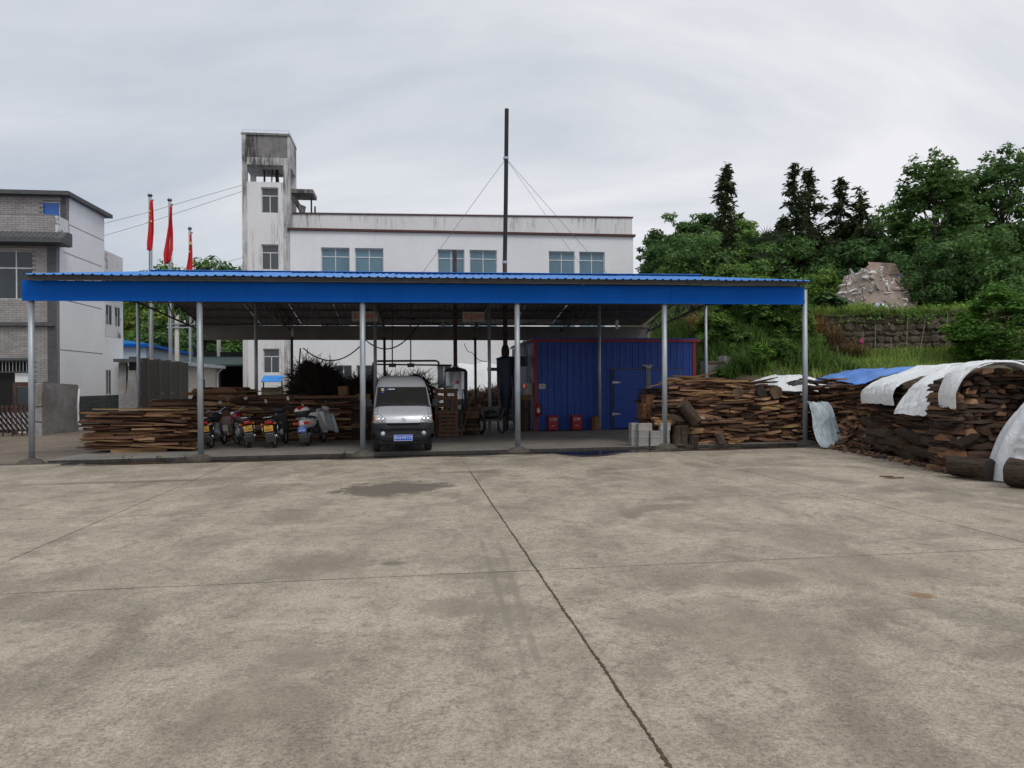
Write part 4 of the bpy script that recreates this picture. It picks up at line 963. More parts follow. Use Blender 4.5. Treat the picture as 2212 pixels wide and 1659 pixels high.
b = MB(); b.b2((-.3, -.35, 4.26), (40.4, 7.3, 4.42)); b.build('eave', M['blue'], bw)
b = MB(); b.prism([(-.3, 4.425), (7.3, 4.425), (3.5, 5.0)], 40.6, Matrix(((0, 0, 1, -.3), (1, 0, 0, 0), (0, 1, 0, 0), (0, 0, 0, 1)))); b.build('roof', M['roof_blue'], bw)
for i in range(6):
    b = MB(); b.b2((2 + i * 6, -.04, 1.6), (4.4 + i * 6, .0, 2.9)); f = b.build('window', M['frame_w'], bw)
    b = MB(); b.b2((2.1 + i * 6, -.05, 1.7), (4.3 + i * 6, -.041, 2.8)); b.build('pane', M['glass_d'], f)
def upole(p, h, lab, arm=True):
    t = thing('utility_pole', lab, 'pole', p, A, 'concrete utility poles')
    b = MB(); b.tube([(0, 0, 0), (0, 0, h)], [.16, .11], 12); b.build('pole', M['annex'], t, True)
    if arm:
        for z_ in (h - .55, h - .75): b = MB(); b.b2((-.5, -.17, z_), (1.2, -.11, z_ + .07)); b.build('crossarm', M['steel'], t)
        for i in range(4): b = MB(); b.lathe([(.03, 0), (.06, .05), (.04, .1), (.05, .14), (.02, .18)], (.2 + i * .28, -.14, h - .48), 8); b.build('insulator', M['white_p'], t, True)
upole(W(382.5, 790, 44) * 1.0 + Vector((0, 0, -2.9)), 5.8, 'concrete utility pole with crossarms and white insulators')
upole(W(473, 790, 50) + Vector((0, 0, -3.0)), 8.0, 'bare concrete utility pole beside the dark lean-to', False)
t = thing('blue_lean_to', 'tiny blue corrugated lean-to on a rubble stone wall by the tower', 'lean-to', W(588, 830, 36) + Vector((0, 0, -1.7)), A)
b = MB(); b.b2((-.5, 0, 0), (.48, .3, 1.55)); b.build('stone_base', M['stone'], t)
for i in range(7): b = MB(); b.prism([(-.3, 1.80), (.5, 2.10), (.5, 2.12), (-.3, 1.83)], .13, Matrix(((0, 0, 1, -.47 + i * .135), (1, 0, 0, 0), (0, 1, 0, 0.0), (0, 0, 0, 1)))); b.build('roof_sheet', M['roof_blue'], t)
for x_ in (-.42, .42): b = MB(); b.b2((x_ - .03, .1, 1.55), (x_ + .03, .16, 1.95)); b.build('post', M['steel_dark'], t)

# ------------------------------------------------------------------ flagpoles
def star(b, c, r, nx):
    P = [Vector((math.sin(k * math.pi / 5) * (r if k % 2 == 0 else r * .42), math.cos(k * math.pi / 5) * (r if k % 2 == 0 else r * .42))) for k in range(10)]
    b.prism([(p.x, p.y) for p in P], .006, Matrix(((1, 0, 0, c[0]), (0, 0, -1, c[1]), (0, 1, 0, c[2]), (0, 0, 0, 1))))
def flagpole(px_, ptop, Y, lab, outline, stars, fold):
    p = W(px_, ptop, Y); H = p.z + .3; base = Vector((p.x, p.y, -.3))
    t = thing('flagpole', lab, 'flagpole', base, 0, 'flagpoles beside the house')
    b = MB(); b.tube([(0, 0, 0), (0, 0, H * .5), (0, 0, H * .5 + .01), (0, 0, H - .1)], [.09, .085, .075, .07], 12); b.build('pole', M['stainless'], t, 40)
    b = MB(); b.lathe([(.075, -.1), (.115, -.02), (.115, .0)], (0, 0, H - .03), 12); b.k = 1; b.lathe([(.10, 0), (.085, .06), (.04, .10), (.001, .11)], (0, 0, H - .03), 12); b.build('cap', [M['steel_dark'], M['stainless']], t, True)
    b = MB(); b.tube([(.1, -.02, H - .25), (.15, -.03, H * .45), (.10, -.02, .8)], .008, 4); b.b2((.05, -.03, H - .32), (.16, .01, H - .24)); b.build('halyard', M['wire_g'], t)
    k = Y / F
    fl = MB()
    L = [(a * k, c * k, z * k) for a, c, z in outline]       # left, right, drop (pixels to metres)
    def f(i, j):
        tt = j * (len(L) - 1); m = min(int(tt), len(L) - 2); w_ = tt - m
        a = L[m][0] * (1 - w_) + L[m + 1][0] * w_; c = L[m][1] * (1 - w_) + L[m + 1][1] * w_; z = L[m][2] * (1 - w_) + L[m + 1][2] * w_
        wd = c - a
        return (a + wd * i, -.13 + .07 * math.sin(i * 9 + j * 2 + fold) * min(1, j * 3) + .03 * math.sin(i * 17), H - z - .10 * math.sin(i * 3.1 + fold) * min(1, j * 1.5))
    fl.grid(f, 16, 20); fo = fl.build('flag', M['flag'], t, True); solid(fo, .006)
    if stars:
        sb = MB()
        for x_, z_, r_ in stars: star(sb, (x_ * k, -.225, H - z_ * k), r_ * k, 0)
        sb.build('flag_stars', M['flag_y'], t)
flagpole(324, 420, 36, 'tall steel flagpole with a limp red starred flag, beside the grey house', [(3, 9, 14), (0, 10, 40), (-3, 11, 80), (-6, 10, 104), (-6, 8, 118)], [(4, 38, 3.0), (2, 48, 3), (-1, 63, 3.2), (7, 60, 3)], 0)
flagpole(366.5, 430, 37.5, 'tall steel flagpole whose red flag is bunched behind the pole', [(3, 8, 16), (1, 9, 40), (-5, 11, 80), (-11, 10, 115), (-9, 3, 140)], None, 2)
flagpole(410, 492, 43, 'lower steel flagpole with a limp red flag showing one large star', [(3, 6, 14), (2, 7, 40), (-1, 7, 70), (-6, 7, 96), (-3, 7, 108)], [(5, 35, 5.0), (2, 53, 3)], 4)

# ------------------------------------------------------------------ flue, boiler, cyclone, pipework
def PX(px_, Y): return W(px_, 829, Y)
cp = PX(1092, 26.6); cp.z = gs(cp.x)
cy = thing('dust_cyclone', 'navy blue dust cyclone on legs beside the blue room', 'cyclone', cp, A)
b = MB(); b.lathe([(.02, .45), (.10, .5), (.30, 1.55), (.31, 2.40), (.31, 2.44)], n=24); b.build('cone_body', M['cyclone'], cy, 40)
b = MB(); b.lathe([(.31, 2.445), (.33, 2.45), (.33, 2.48), (.12, 2.56), (.12, 2.58)], n=24); b.build('lid', M['cyclone'], cy, 40)
b = MB(); b.b2((-.62, -.12, 2.05), (-.2, .12, 2.16)); b.b2((.1, -.15, 2.2), (.75, .2, 2.55)); b.build('inlet_duct', M['cyclone'], cy)
b = MB(); b.lathe([(.10, .0), (.10, .46)], n=12); b.build('dust_outlet', M['cyclone'], cy)
for a_ in (.5, 2.2, 3.9, 5.4): b = MB(); b.beam((math.cos(a_) * .42, math.sin(a_) * .42, 0), (math.cos(a_) * .29, math.sin(a_) * .29, 1.9), .04, .04); b.build('leg', M['steel_dark'], cy)
ch = thing('flue_pipe', 'tall black iron chimney pipe with guy wires rising through the blue roof', 'chimney', cp, A)
chz = W(1098, 235, 26.6).z - cp.z
b = MB(); zs = [2.585, 2.8, 2.81, 3.0, 3.01, chz]
b.tube([(0, 0, 2.585), (0, 0, 2.8)], .14, 14); b.tube([(0, 0, 2.8), (0, 0, 2.95)], [.14, .085], 14); b.tube([(0, 0, 2.95), (.0, 0, 5.8)], .078, 14); b.build('lower_pipe', M['rust'], ch, 40)
b = MB(); b.tube([(0, 0, 5.8), (.05, 0, 8), (.10, 0, chz)], [.074, .072, .072], 14); b.build('upper_pipe', M['flue'], ch, 40)
for z_, m_ in ((5.8, 'alu'), (chz - (W(1, 235, 26.6).z - W(1, 342, 26.6).z), 'alu')): b = MB(); b.lathe([(.09, -.04), (.095, 0), (.09, .05)], (.06 if z_ > 6 else 0, 0, z_), 14); b.build('pipe_collar', M[m_], ch)
zc_ = chz - 1.72
for (x_, y_) in ((-.55, .1), (.52, .0), (.1, .6)): b = MB(); b.cyl((x_, y_, 5.0), (.0, 0, 5.52), .018, n=6); b.build('strut', M['steel_dark'], ch)
for (p_, ) in ((W(905, 600, 25.4),), (W(1312, 592, 25.8),), (W(1268, 592, 29.5),)):
    q_ = p_ - cp; l_ = Vector((q_.x * CA + q_.y * SA, -q_.x * SA + q_.y * CA, q_.z)); b = MB(); b.cyl((.06, 0, zc_), l_, .007, n=4); b.build('guy_wire', M['wire_g'], ch)
bp = PX(984, 26.0); bp.z = gs(bp.x)
bo = thing('steam_boiler', 'upright stainless steel boiler with a red plate behind the pallets', 'boiler', bp, A)
b = MB(); b.lathe([(.40, .15), (.41, .2), (.41, 1.10), (.415, 1.12), (.41, 1.14), (.41, 2.02), (.40, 2.05), (.34, 2.12), (.12, 2.18), (.10, 2.2)], n=28); b.build('vessel', M['stainless'], bo, 40)
b = MB(); b.lathe([(.45, 0), (.45, .15)], n=20); b.build('plinth', M['old_conc'], bo)
b = MB(); b.box((.03, -.413, 1.68), (.13, .012, .10)); b.build('red_plate', M['red_p'], bo)
b = MB(); b.lathe([(.05, 0), (.05, .03)], (.02, -.41, 1.42), 12, (math.pi / 2, 0, 0)); b.build('gauge', M['plastic_k'], bo)
b = MB(); b.box((.10, -.405, .85), (.12, .012, .14)); b.build('notice_plate', M['paper'], bo)
b = MB(); b.tube([(.25, -.39, 1.45), (.32, -.38, .9), (.40, -.36, .3)], .03, 6); b.build('drain_hose', M['plastic_k'], bo, True)
fp = thing('boiler_flue', 'rusty brown boiler flue pipe ending just above the roof', 'flue', bp + Vector((0, 0, 2.205)), A)
ftop = W(981, 541, 26.0).z - bp.z - 2.205
b = MB(); b.tube([(0, 0, 0), (0, 0, ftop)], .067, 14); b.build('pipe', M['rust'], fp, 40)
b = MB(); b.lathe([(.09, 0), (.09, .04)], n=12); b.build('flange', M['rust'], fp)
pw_ = thing('steam_pipework', 'black steam pipes running on hangers above the brushwood', 'pipes', PX(870, 26.5), A)
z1_ = W(870, 785, 26.5).z - 1.6; 
b = MB(); b.tube([(-1.0, 0, -.9), (-1.0, 0, z1_ - .02), (-.92, 0, z1_ + .05), (1.15, 0, z1_ + .06), (1.24, 0, z1_ + .0), (1.24, 0, z1_ - .12)], .035, 8); b.build('upper_pipe', M['rust'], pw_, True)
b = MB(); b.tube([(-.92, .05, -.9), (-.92, .05, z1_ - .06), (1.7, .05, z1_ - .10)], .03, 8); b.build('lower_pipe', M['rust'], pw_, True)
for x_ in (-.35, .28): b = MB(); b.cyl((x_, 0, z1_ - .15), (x_, 0, 2.75), .022, n=7); b.build('hanger', M['steel_dark'], pw_); b = MB(); b.b2((x_ - .12, -.05, z1_ - .16), (x_ + .12, .05, z1_ - .03)); b.build('bracket', M['steel_dark'], pw_)
# ------------------------------------------------------------------ wood pieces and stacks
_pc = {}
M['core'] = mk('gap_shade_core', (.014, .010, .008), (.03, .02, .015), scale=4, rough=.95)  # near-black filler: shade between the pieces put into its colour
def piece(kind, seed, mat):
    """unit piece along x, about 1 x 1 x 1, scaled when used"""
    k = (kind, seed, mat)
    if k in _pc: return _pc[k]
    q = random.Random(hash((kind, seed)) % 9973 if False else (len(kind) * 131 + seed * 17))
    if kind == 'board': sec = [(-.5, -.5), (.5, -.5), (.5, .5), (-.5, .5)]
    elif kind == 'slab': sec = [(-.5, -.5), (.5, -.5), (.42, .05), (.2, .42), (-.15, .5), (-.42, .1)]
    elif kind == 'split': sec = [(-.5, -.4), (.45, -.5), (.5, .15), (.0, .5), (-.45, .2)]
    else: sec = [(math.cos(2 * math.pi * i / 9) * .5, math.sin(2 * math.pi * i / 9) * .5) for i in range(9)]
    jit = {'board': .10, 'slab': .14, 'split': .14, 'log': .06}[kind]
    b = MB(); n = len(sec); xs = [-.5, -.18, .16, .5]; vs = []
    for ix, x in enumerate(xs):
        oy, oz, s_ = q.uniform(-.10, .10), q.uniform(-.14, .14), q.uniform(.84, 1.06)
        if ix in (0, 3) and kind != 'log': s_ *= q.uniform(.72, 1.0)
        for y, z in sec: vs.append((x + q.uniform(-.03, .03), y * s_ + oy + q.uniform(-jit, jit), z * s_ + oz + q.uniform(-jit, jit)))
    b.add(vs, [(i * n + j, i * n + (j + 1) % n, (i + 1) * n + (j + 1) % n, (i + 1) * n + j) for i in range(3) for j in range(n)])
    mats = [M[mat]]
    if kind == 'log': b.k = 1; mats.append(M['log_end'] if mat != 'wood_old' else M['log_end_d'])
    b.add([vs[j] for j in range(n)], [tuple(reversed(range(n)))]); b.add([vs[3 * n + j] for j in range(n)], [tuple(range(n))])
    _pc[k] = b.mesh('plank', mats, 35 if kind == 'log' else False); return _pc[k]
def put(par, kind, mat, c, size, rot, q, name='plank'):
    return link(name, piece(kind, q.randrange(6), mat), par, c, rot, size)
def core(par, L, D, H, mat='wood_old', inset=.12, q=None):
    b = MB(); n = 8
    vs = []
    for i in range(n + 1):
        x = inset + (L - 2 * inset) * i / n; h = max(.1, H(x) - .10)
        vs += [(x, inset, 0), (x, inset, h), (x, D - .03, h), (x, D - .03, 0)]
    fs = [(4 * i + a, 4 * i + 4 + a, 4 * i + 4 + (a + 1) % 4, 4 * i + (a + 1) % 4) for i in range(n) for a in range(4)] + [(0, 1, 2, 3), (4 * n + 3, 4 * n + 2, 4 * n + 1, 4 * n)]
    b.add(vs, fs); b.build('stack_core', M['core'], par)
def stack(par, L, D, H, seed, mats, th=(.035, .065), ln=(.7, 1.7), wd=(.10, .22), kinds=('board', 'slab'), tilt=1.5, over=.15, rows=3, fjit=.10, ends=True, cross=0.0, yaw=3, limit=300):
    q = random.Random(seed); core(par, L, D, H, q=q, inset=.34 if min(L, D) > .9 else .2); n = 0
    top = max(H(x * L / 20) for x in range(21)); z = 0.0
    rest = MB()
    def one(x, y, z_, l, w_, t_, extra=0):
        nonlocal n
        if n >= limit:
            rest.k = q.randrange(2); rest.box((x, y, z_ + t_ / 2), (l, w_, t_), (R(q.gauss(0, 4)), R(q.gauss(0, tilt)), R(q.gauss(0, yaw))), .012, q); return
        n += 1
        m = q.choices([a for a, _ in mats], [c for _, c in mats])[0]
        put(par, q.choice(kinds), m, (x, y, z_ + t_ / 2), (l, w_, t_ * 1.2), (R(q.gauss(0, 4)), R(q.gauss(0, tilt)), R(q.gauss(0, yaw + extra))), q)
    while z < top:
        t_ = q.uniform(*th)
        for r in range(rows):
            x = q.uniform(-over, over * .3) if ends else 0.0
            if r and z < top - .25 and not ends: continue
            while x < L - .12:
                l = q.uniform(*ln); l = min(l, L - x + q.uniform(-.05, over))
                xc = x + l / 2
                if z + t_ < H(min(max(xc, 0), L)) and l > .1:
                    w_ = q.uniform(*wd)
                    y = (w_ / 2 + q.uniform(-.02, fjit)) if r == 0 else D * (r / max(1, rows - 1)) * q.uniform(.85, 1.0) - w_ / 2 * (r == rows - 1)
                    if r == 0 or l > .3:
                        if q.random() < cross: # end-on filler
                            k_ = int(l / .13)
                            for u_ in range(k_):
                                if n < limit:
                                    n += 1; m = q.choices([a for a, _ in mats], [c for _, c in mats])[0]
                                    put(par, q.choice(('split', 'board')), m, (x + (u_ + .5) * l / max(1, k_), .12 + q.uniform(-.06, .06), z + t_ / 2), (.5, l / max(1, k_) * .95, t_ * 1.1), (0, 0, R(90 + q.gauss(0, 8))), q)
                        else: one(xc, y, z, l, w_, t_)
                x += l + q.uniform(.0, .04)
        z += t_ * .93
    if rest.v: o = rest.build('inner_planks', [M['wood_old'], M['wood']], par); o['kind'] = 'stuff'
    return q
WM = [('wood', .8), ('wood_old', .2)]
# front left stack
w1 = thing('plank_stack', 'low stack of rough sawn slab planks on a bearer beside the leftmost shed posts', 'wood stack', S(SX(184, 1.62), 1.62), A + R(-1))
q = stack(w1, SX(404, 1.62) - SX(184, 1.62), 1.25, lambda x: .98 - .10 * max(0, x - 2.0) ** 2, 11, [('wood', .8), ('wood_new', .2)], rows=3, ln=(.45, 2.5), th=(.028, .06), wd=(.10, .30), over=.26, kinds=('board', 'slab', 'split'), tilt=1.5, fjit=.20, yaw=4)
for i, (z_, x_, l_) in enumerate(((1.0, 1.2, 2.3), (1.02, 2.0, 2.0), (.99, .9, 1.5))): put(w1, 'board', 'wood_new', (x_, .3 + .3 * i, z_), (l_, .2, .03), (0, R(.8), R(3 * i - 2)), q)
for i in range(2): put(w1, 'board', 'wood_new', (1.2, .25 + .8 * i, -.035), (1.3, .12, .09), (0, 0, R(2)), q, 'bearer')
for o in list(w1.children): o.location.z += .08
# second stack behind it and the long one behind the motorbikes
D2 = 4.5
w2 = thing('plank_stack', 'taller plank stack with thick timbers against the old boundary wall', 'wood stack', S(.95, D2 + .3), A)
stack(w2, 2.6, 1.5, lambda x: 1.34 if x < 1.15 else 1.72, 12, [('wood', .8), ('wood_old', .1), ('wood_new', .1)], rows=3, ln=(.5, 1.9), th=(.045, .12), wd=(.15, .34), over=.2, tilt=1.4, fjit=.2, yaw=4)
w3 = thing('plank_stack', 'long dark plank stack behind the parked motorbikes', 'wood stack', S(3.45, D2), A)
stack(w3, 3.5, 1.6, lambda x: 1.42 - .06 * x * .5, 13, [('wood', .7), ('wood_old', .22), ('wood_new', .08)], rows=3, ln=(.35, 1.9), th=(.03, .065), wd=(.1, .26), over=.25, tilt=1.3, fjit=.22, yaw=4, kinds=('board', 'slab', 'split'))
for i, (l_, x_) in enumerate(((2.6, 1.2), (2.2, 1.4))): put(w3, 'board', 'wood_new', (x_ - 1.4, .35 + .4 * i, 1.46 + .03 * i), (l_, .16, .035), (0, R(-1.2 + 2 * i), R(6 * i - 2)), random.Random(i))
# crib at its right end
w4 = thing('timber_stack', 'short stack of thick square timbers between the dark planks and the van', 'wood stack', S(6.75, D2 - .1), A)
stack(w4, .75, .9, lambda x: 1.05, 14, [('wood_old', .8), ('wood', .2)], rows=2, ln=(.5, .9), th=(.12, .17), wd=(.2, .3), over=.05)
short_log('sawn_log', 'squat sawn log on the right end of the dark planks', S(6.45, D2 + .5, 1.33), .15, .26, seed=8, mat='wood_new'); short_log('sawn_log', 'wide sawn log block on the thick timbers beside the van', S(7.05, D2 + .35, 1.07), .21, .28, seed=9, mat='wood_new')

# right stack under the shed edge
w5 = thing('firewood_stack', 'big stack of split offcuts and slats at the right end of the shed', 'wood stack', S(14.95, .18), A)
q = stack(w5, 3.66, 1.7, lambda x: 1.62 - max(0, x - 1.5) * .17 - max(0, .35 - x) * .5, 15, [('wood', .7), ('wood_old', .25), ('wood_new', .05)], rows=1, ln=(.25, 1.0), th=(.035, .07), wd=(.08, .24), tilt=4, over=.08, kinds=('board', 'split', 'slab'), yaw=9, limit=299, fjit=.16)
w6 = thing('slat_heap', 'loose heap of long pale slats thrown on top of the right firewood stack', 'slats', S(14.62, .2, 0), A)
stack(w6, .72, 1.6, lambda x: 1.45, 16, [('wood', .6), ('wood_old', .4)], rows=2, ln=(.35, .72), th=(.035, .06), over=.12, tilt=2, yaw=6, limit=90)
for i in range(46):
    x_ = q.uniform(.6, 2.7); z_ = 1.40 + .30 * (1 - abs(x_ - 1.3) / 1.9) * q.random() + .05
    put(w6, q.choice(('board', 'board', 'slab')), q.choices(['wood_new', 'wood', 'wood_old'], [.38, .5, .12])[0], (x_, q.uniform(.02, 1.1), z_), (q.uniform(.7, 1.9), q.uniform(.06, .13), q.uniform(.02, .045)), (R(q.gauss(0, 12)), R(q.gauss(-3, 6)), R(q.gauss(0, 14))), q)
for i in range(22):
    x_ = q.uniform(.6, 2.2); z_ = q.uniform(1.05, 1.4)
    put(w6, 'board', q.choices(['wood_new', 'wood'], [.5, .5])[0], (x_, q.uniform(-.03, .05), z_), (q.uniform(.6, 1.3), .06, q.uniform(.025, .05)), (0, R(q.gauss(-2, 4)), R(q.gauss(0, 4))), q)
def lying(lab, p, r, l, ang, seed, mat='log', end='log_end', name='lying_log', pitch=0):
    """log lying down; ang = heading of its axis"""
    o = short_log(name, lab, p, r, l, 0.001, mat, 'log', end, seed=seed)
    m = Matrix.Rotation(ang, 4, 'Z') @ Matrix.Rotation(R(90) + pitch, 4, 'Y'); o.rotation_euler = m.to_euler(); return o
fd = A - R(90)
lying('log end with pale rim stuck in the right firewood stack', S(SX(1599, 0), .15, 1.30) , .155, 1.0, fd + math.pi, 21)
lying('dark sooty log end stuck in the right firewood stack', S(SX(1650, 0), .12, 1.31), .12, 1.0, fd + math.pi, 22, end='log_end_d')
lying('largest brown log end stuck in the right firewood stack', S(SX(1682, 0), .12, 1.30), .165, 1.0, fd + math.pi, 23)
lying('short bark log lying by the front post at the firewood stack', S(SX(1450, 0), -.02, .66), .125, .42, A + R(35), 24, pitch=R(8))
lying('stout bark log leaning on the firewood stack above the drum', S(SX(1474, 0) , .02, 1.05), .16, .60, A + R(5), 25, pitch=R(52))
short_log('standing_log', 'split log standing on end behind the second right front post', S(SX(1438, 0), .18), .165, .52, seed=26)
short_log('bark_drum', 'thick bark drum of wood lying low at the foot of the firewood stack', S(SX(1470, 0), .12, .0), .21, .25, seed=27)
short_log('bark_drum', 'thick bark drum stacked on another beside the firewood', S(SX(1472, 0), .14, .255), .22, .24, seed=28, mat='wood_old')
short_log('bark_chunk', 'small bark chunk on the floor beside the bark drums', S(SX(1499, 0), .05, 0), .12, .22, seed=29)
short_log('bark_chunk', 'grey bark chunk leaning low on the firewood stack', S(SX(1557, 0), .0, .02), .11, .26, R(-14), seed=30)
for i in range(9):
    o = put(None, 'board', 'wood_new', S(SX(1570, 0) + (i % 3) * .14 + (i // 3 % 2) * .06, .04, .03 + .045 * (i // 3) + (.13 if i % 3 == 0 else 0)), (.20, .12, .04), (0, 0, A + R(random.Random(i).uniform(-8, 8))), random.Random(i), 'wood_offcut')
    tag(o, 'pale sawn offcut in the little pile at the foot of the firewood', 'offcut', 'pale offcuts at the firewood')
for i in range(8):
    o = put(None, 'board', 'wood_new', S(SX(1440, 0) - .16 + (i % 2) * .2, .05 + .1 * (i // 6), .53 + .045 * (i // 2)), (.30, .14, .042), (0, 0, A + R(random.Random(i + 40).uniform(-12, 12))), random.Random(i), 'wood_offcut')
    tag(o, 'yellow sawn offcut lying on the standing log behind the post', 'offcut', 'yellow offcuts on the standing log')
_q = random.Random(99)
for i in range(22): put(w5, 'split', _q.choice(('wood', 'wood_old')), (3.52 + _q.uniform(-.04, .04), .55, .04 + i * .06), (1.1, _q.uniform(.14, .26), .075), (0, 0, R(90 + _q.gauss(0, 6))), _q)
# brick stack and concrete blocks
bk = thing('brick_stack', 'small uneven stack of red bricks in front of the blue doors', 'brick stack', S(SX(1384, .9), .75), A)
q = random.Random(31); me = MB().box((0, 0, 0), (.115, .24, .053)).mesh('brick', M['redbrick'])
for k in range(13):
    for i in range(3):
        for j in range(2):
            link('brick', me, bk, (.07 + i * .13 + q.uniform(-.01, .01) + (.10 if k > 8 else 0), j * .25 + .12, .53 + k * .057 + .027) if k > 1 else (.2 + i * .13, j * .25 + .12, .50 + k * .057), (0, 0, R(q.uniform(-4, 4))))
b = MB(); b.box((.25, .25, .24), (.5, .5, .48)); b.build('timber_base', M['wood_old'], bk)
me = MB().box((0, 0, 0), (.262, .20, .188)).mesh('concrete_block', M['block'])
bx0 = SX(1376, 0)
q = random.Random(33); blocks = []
for k in range(3):
    for (x_, d_) in ((0.0, .30), (.16, .09), (.44, .02), (.70, .06)):
        if k == 2 and x_ in (.44,): x_, d_ = .26, .12
        blocks.append((x_ + q.uniform(-.015, .015), d_, k))
for i, (x_, d_, k) in enumerate(blocks):
    o = link('concrete_block', me, None, S(bx0 + x_, d_, .094 + k * .189), (0, 0, A + R(q.uniform(-2.5, 2.5)) + (0 if x_ > .1 else R(90))))
    bevel(o, .008); tag(o, 'grey concrete block in the %s course of the small block stack' % ('bottom', 'middle', 'top')[k], 'block', 'stacked concrete blocks')

# ------------------------------------------------------------------ wood rows along the right edge of the yard
def fz(x): return gy(x) + .02
PA0, PA1 = Vector((7.75, 20.7, 0)), Vector((8.28, 17.6, 0))
rzA = math.atan2(PA1.y - PA0.y, PA1.x - PA0.x)
w7 = thing('firewood_row', 'long row of dark and orange offcuts under the blue tarpaulin', 'wood stack', (PA0.x, PA0.y, fz(7.6)), rzA)
stack(w7, 3.15, 1.5, lambda x: 1.52, 17, [('wood', .75), ('wood_old', .2), ('wood_new', .05)], rows=1, ln=(.15, .9), th=(.03, .055), wd=(.1, .2), tilt=2.5, over=.05, kinds=('board', 'split'), ends=False, yaw=6, limit=300, cross=.06)
q = random.Random(41)
for i in range(20): put(w7, 'slab', q.choice(('wood', 'wood_old', 'wood')), (q.uniform(.2, 2.9), q.uniform(.05, .6), 1.52 + q.uniform(0, .12)), (q.uniform(.7, 1.6), .14, .04), (R(q.gauss(0, 8)), R(q.gauss(1, 3)), R(q.gauss(0, 7))), q)
for k in range(9):
    for i in range(4): put(w7, 'board', 'wood_new', (2.62 + i * .13 + (k % 2) * .06, .02, .62 + k * .042), (.115, .12, .038), (0, R(q.gauss(0, 2)), R(90 + q.gauss(0, 5))), q)
PB0, PB1 = Vector((8.13, 17.6, 0)), Vector((7.95, 13.9, 0))
rzB = math.atan2(PB1.y - PB0.y, PB1.x - PB0.x)
w8 = thing('log_row', 'row of dark weathered slabs over rough logs under two white tarpaulin strips', 'wood stack', (PB0.x, PB0.y, fz(8)), rzB)
stack(w8, 3.7, 1.4, lambda x: 1.50, 18, [('wood_old', .8), ('wood', .2)], rows=1, ln=(.5, 1.6), th=(.04, .075), wd=(.14, .26), tilt=2.0, over=.05, kinds=('slab', 'split'), ends=False, limit=240)
for i, (x_, z_, r_, l_) in enumerate(((.35, .28, .13, .7), (.85, .45, .14, 1.0), (1.45, .30, .15, 1.1), (2.3, .5, .12, .9), (2.7, .22, .10, 1.2), (1.0, .14, .09, .9), (3.2, .38, .12, .7), (2.0, .12, .10, .8), (.4, .62, .12, .6))):
    put(w8, 'log', 'log', (x_, -.06, z_), (l_, 2 * r_, 2 * r_), (0, R(q.gauss(2, 3)), R(q.gauss(0, 4))), q, 'log')
o = lying('long thin log leaning against the dark wood row', Vector((7.78, 14.15, fz(7.8))), .075, 1.35, R(70), 51, pitch=-R(62), name='leaning_log')
o.location = Vector((7.72, 14.0, .05)); o.rotation_euler = Vector((.28, .35, 1.2)).to_track_quat('Z', 'Y').to_euler()
w9 = thing('split_log_stack', 'stack of split half round logs with sawn ends under an arched white tarpaulin', 'wood stack', (7.62, 13.25, fz(7.7)), R(4))
q = random.Random(43); core(w9, 1.75, .76, lambda x: 1.80 - .35 * abs(x - .75) ** 2 * .8, inset=.1)
z_ = .0; n = 0
while z_ < 1.78:
    t_ = q.uniform(.06, .10) if z_ > .75 else q.uniform(.11, .17)
    lim = 1.70
    x_ = q.uniform(-.05, .02)
    half = math.sqrt(max(0, (1.86 - z_) / 1.0)) * .95
    while x_ < lim:
        w_ = q.uniform(.13, .24)
        if (abs(x_ + w_ / 2 - .80) < half or z_ < .9) and n < 295:
            if q.random() < (.25 if z_ > .6 else .45): # a piece along the face
                w_ = q.uniform(.4, .9); put(w9, 'slab', 'wood_old', (x_ + w_ / 2, .02, z_ + t_ / 2), (w_, .2, t_), (0, R(q.gauss(0, 3)), R(q.gauss(0, 4))), q)
            else: put(w9, 'slab', q.choices(['wood_old', 'wood'], [.55, .45])[0], (x_ + w_ / 2, .25 + q.uniform(-.07, .05), z_ + t_ / 2), (.6, w_, t_ * 1.15), (R(q.gauss(0, 7)), 0, R(90 + q.gauss(0, 5))), q)
            n += 1
        x_ += w_ + .008
    z_ += t_ * .95
for i in range(23):   # left flank of the same stack
    put(w9, 'slab', 'wood_old', (.06, .38, .06 + i * .065), (.78, .16, .075), (0, 0, R(90 + q.gauss(0, 4))), q)
lying('hollow dark log lying in front of the white tarpaulin mound', Vector((7.33, 12.78, fz(7.4) + .17)), .165, .66, R(-68), 61, end='log_end_d')
lying('big bark log lying at the foot of the white tarpaulin mound', Vector((7.48, 11.55, fz(7.5) + .20)), .20, .8, R(-60), 62, end='log_end_d')
o = put(None, 'slab', 'wood_old', Vector((7.95, 13.3, .72)), (.95, .34, .12), (R(30), R(-28), R(20)), q, 'split_slab'); tag(o, 'broad split slab jutting from the split log stack', 'slab')
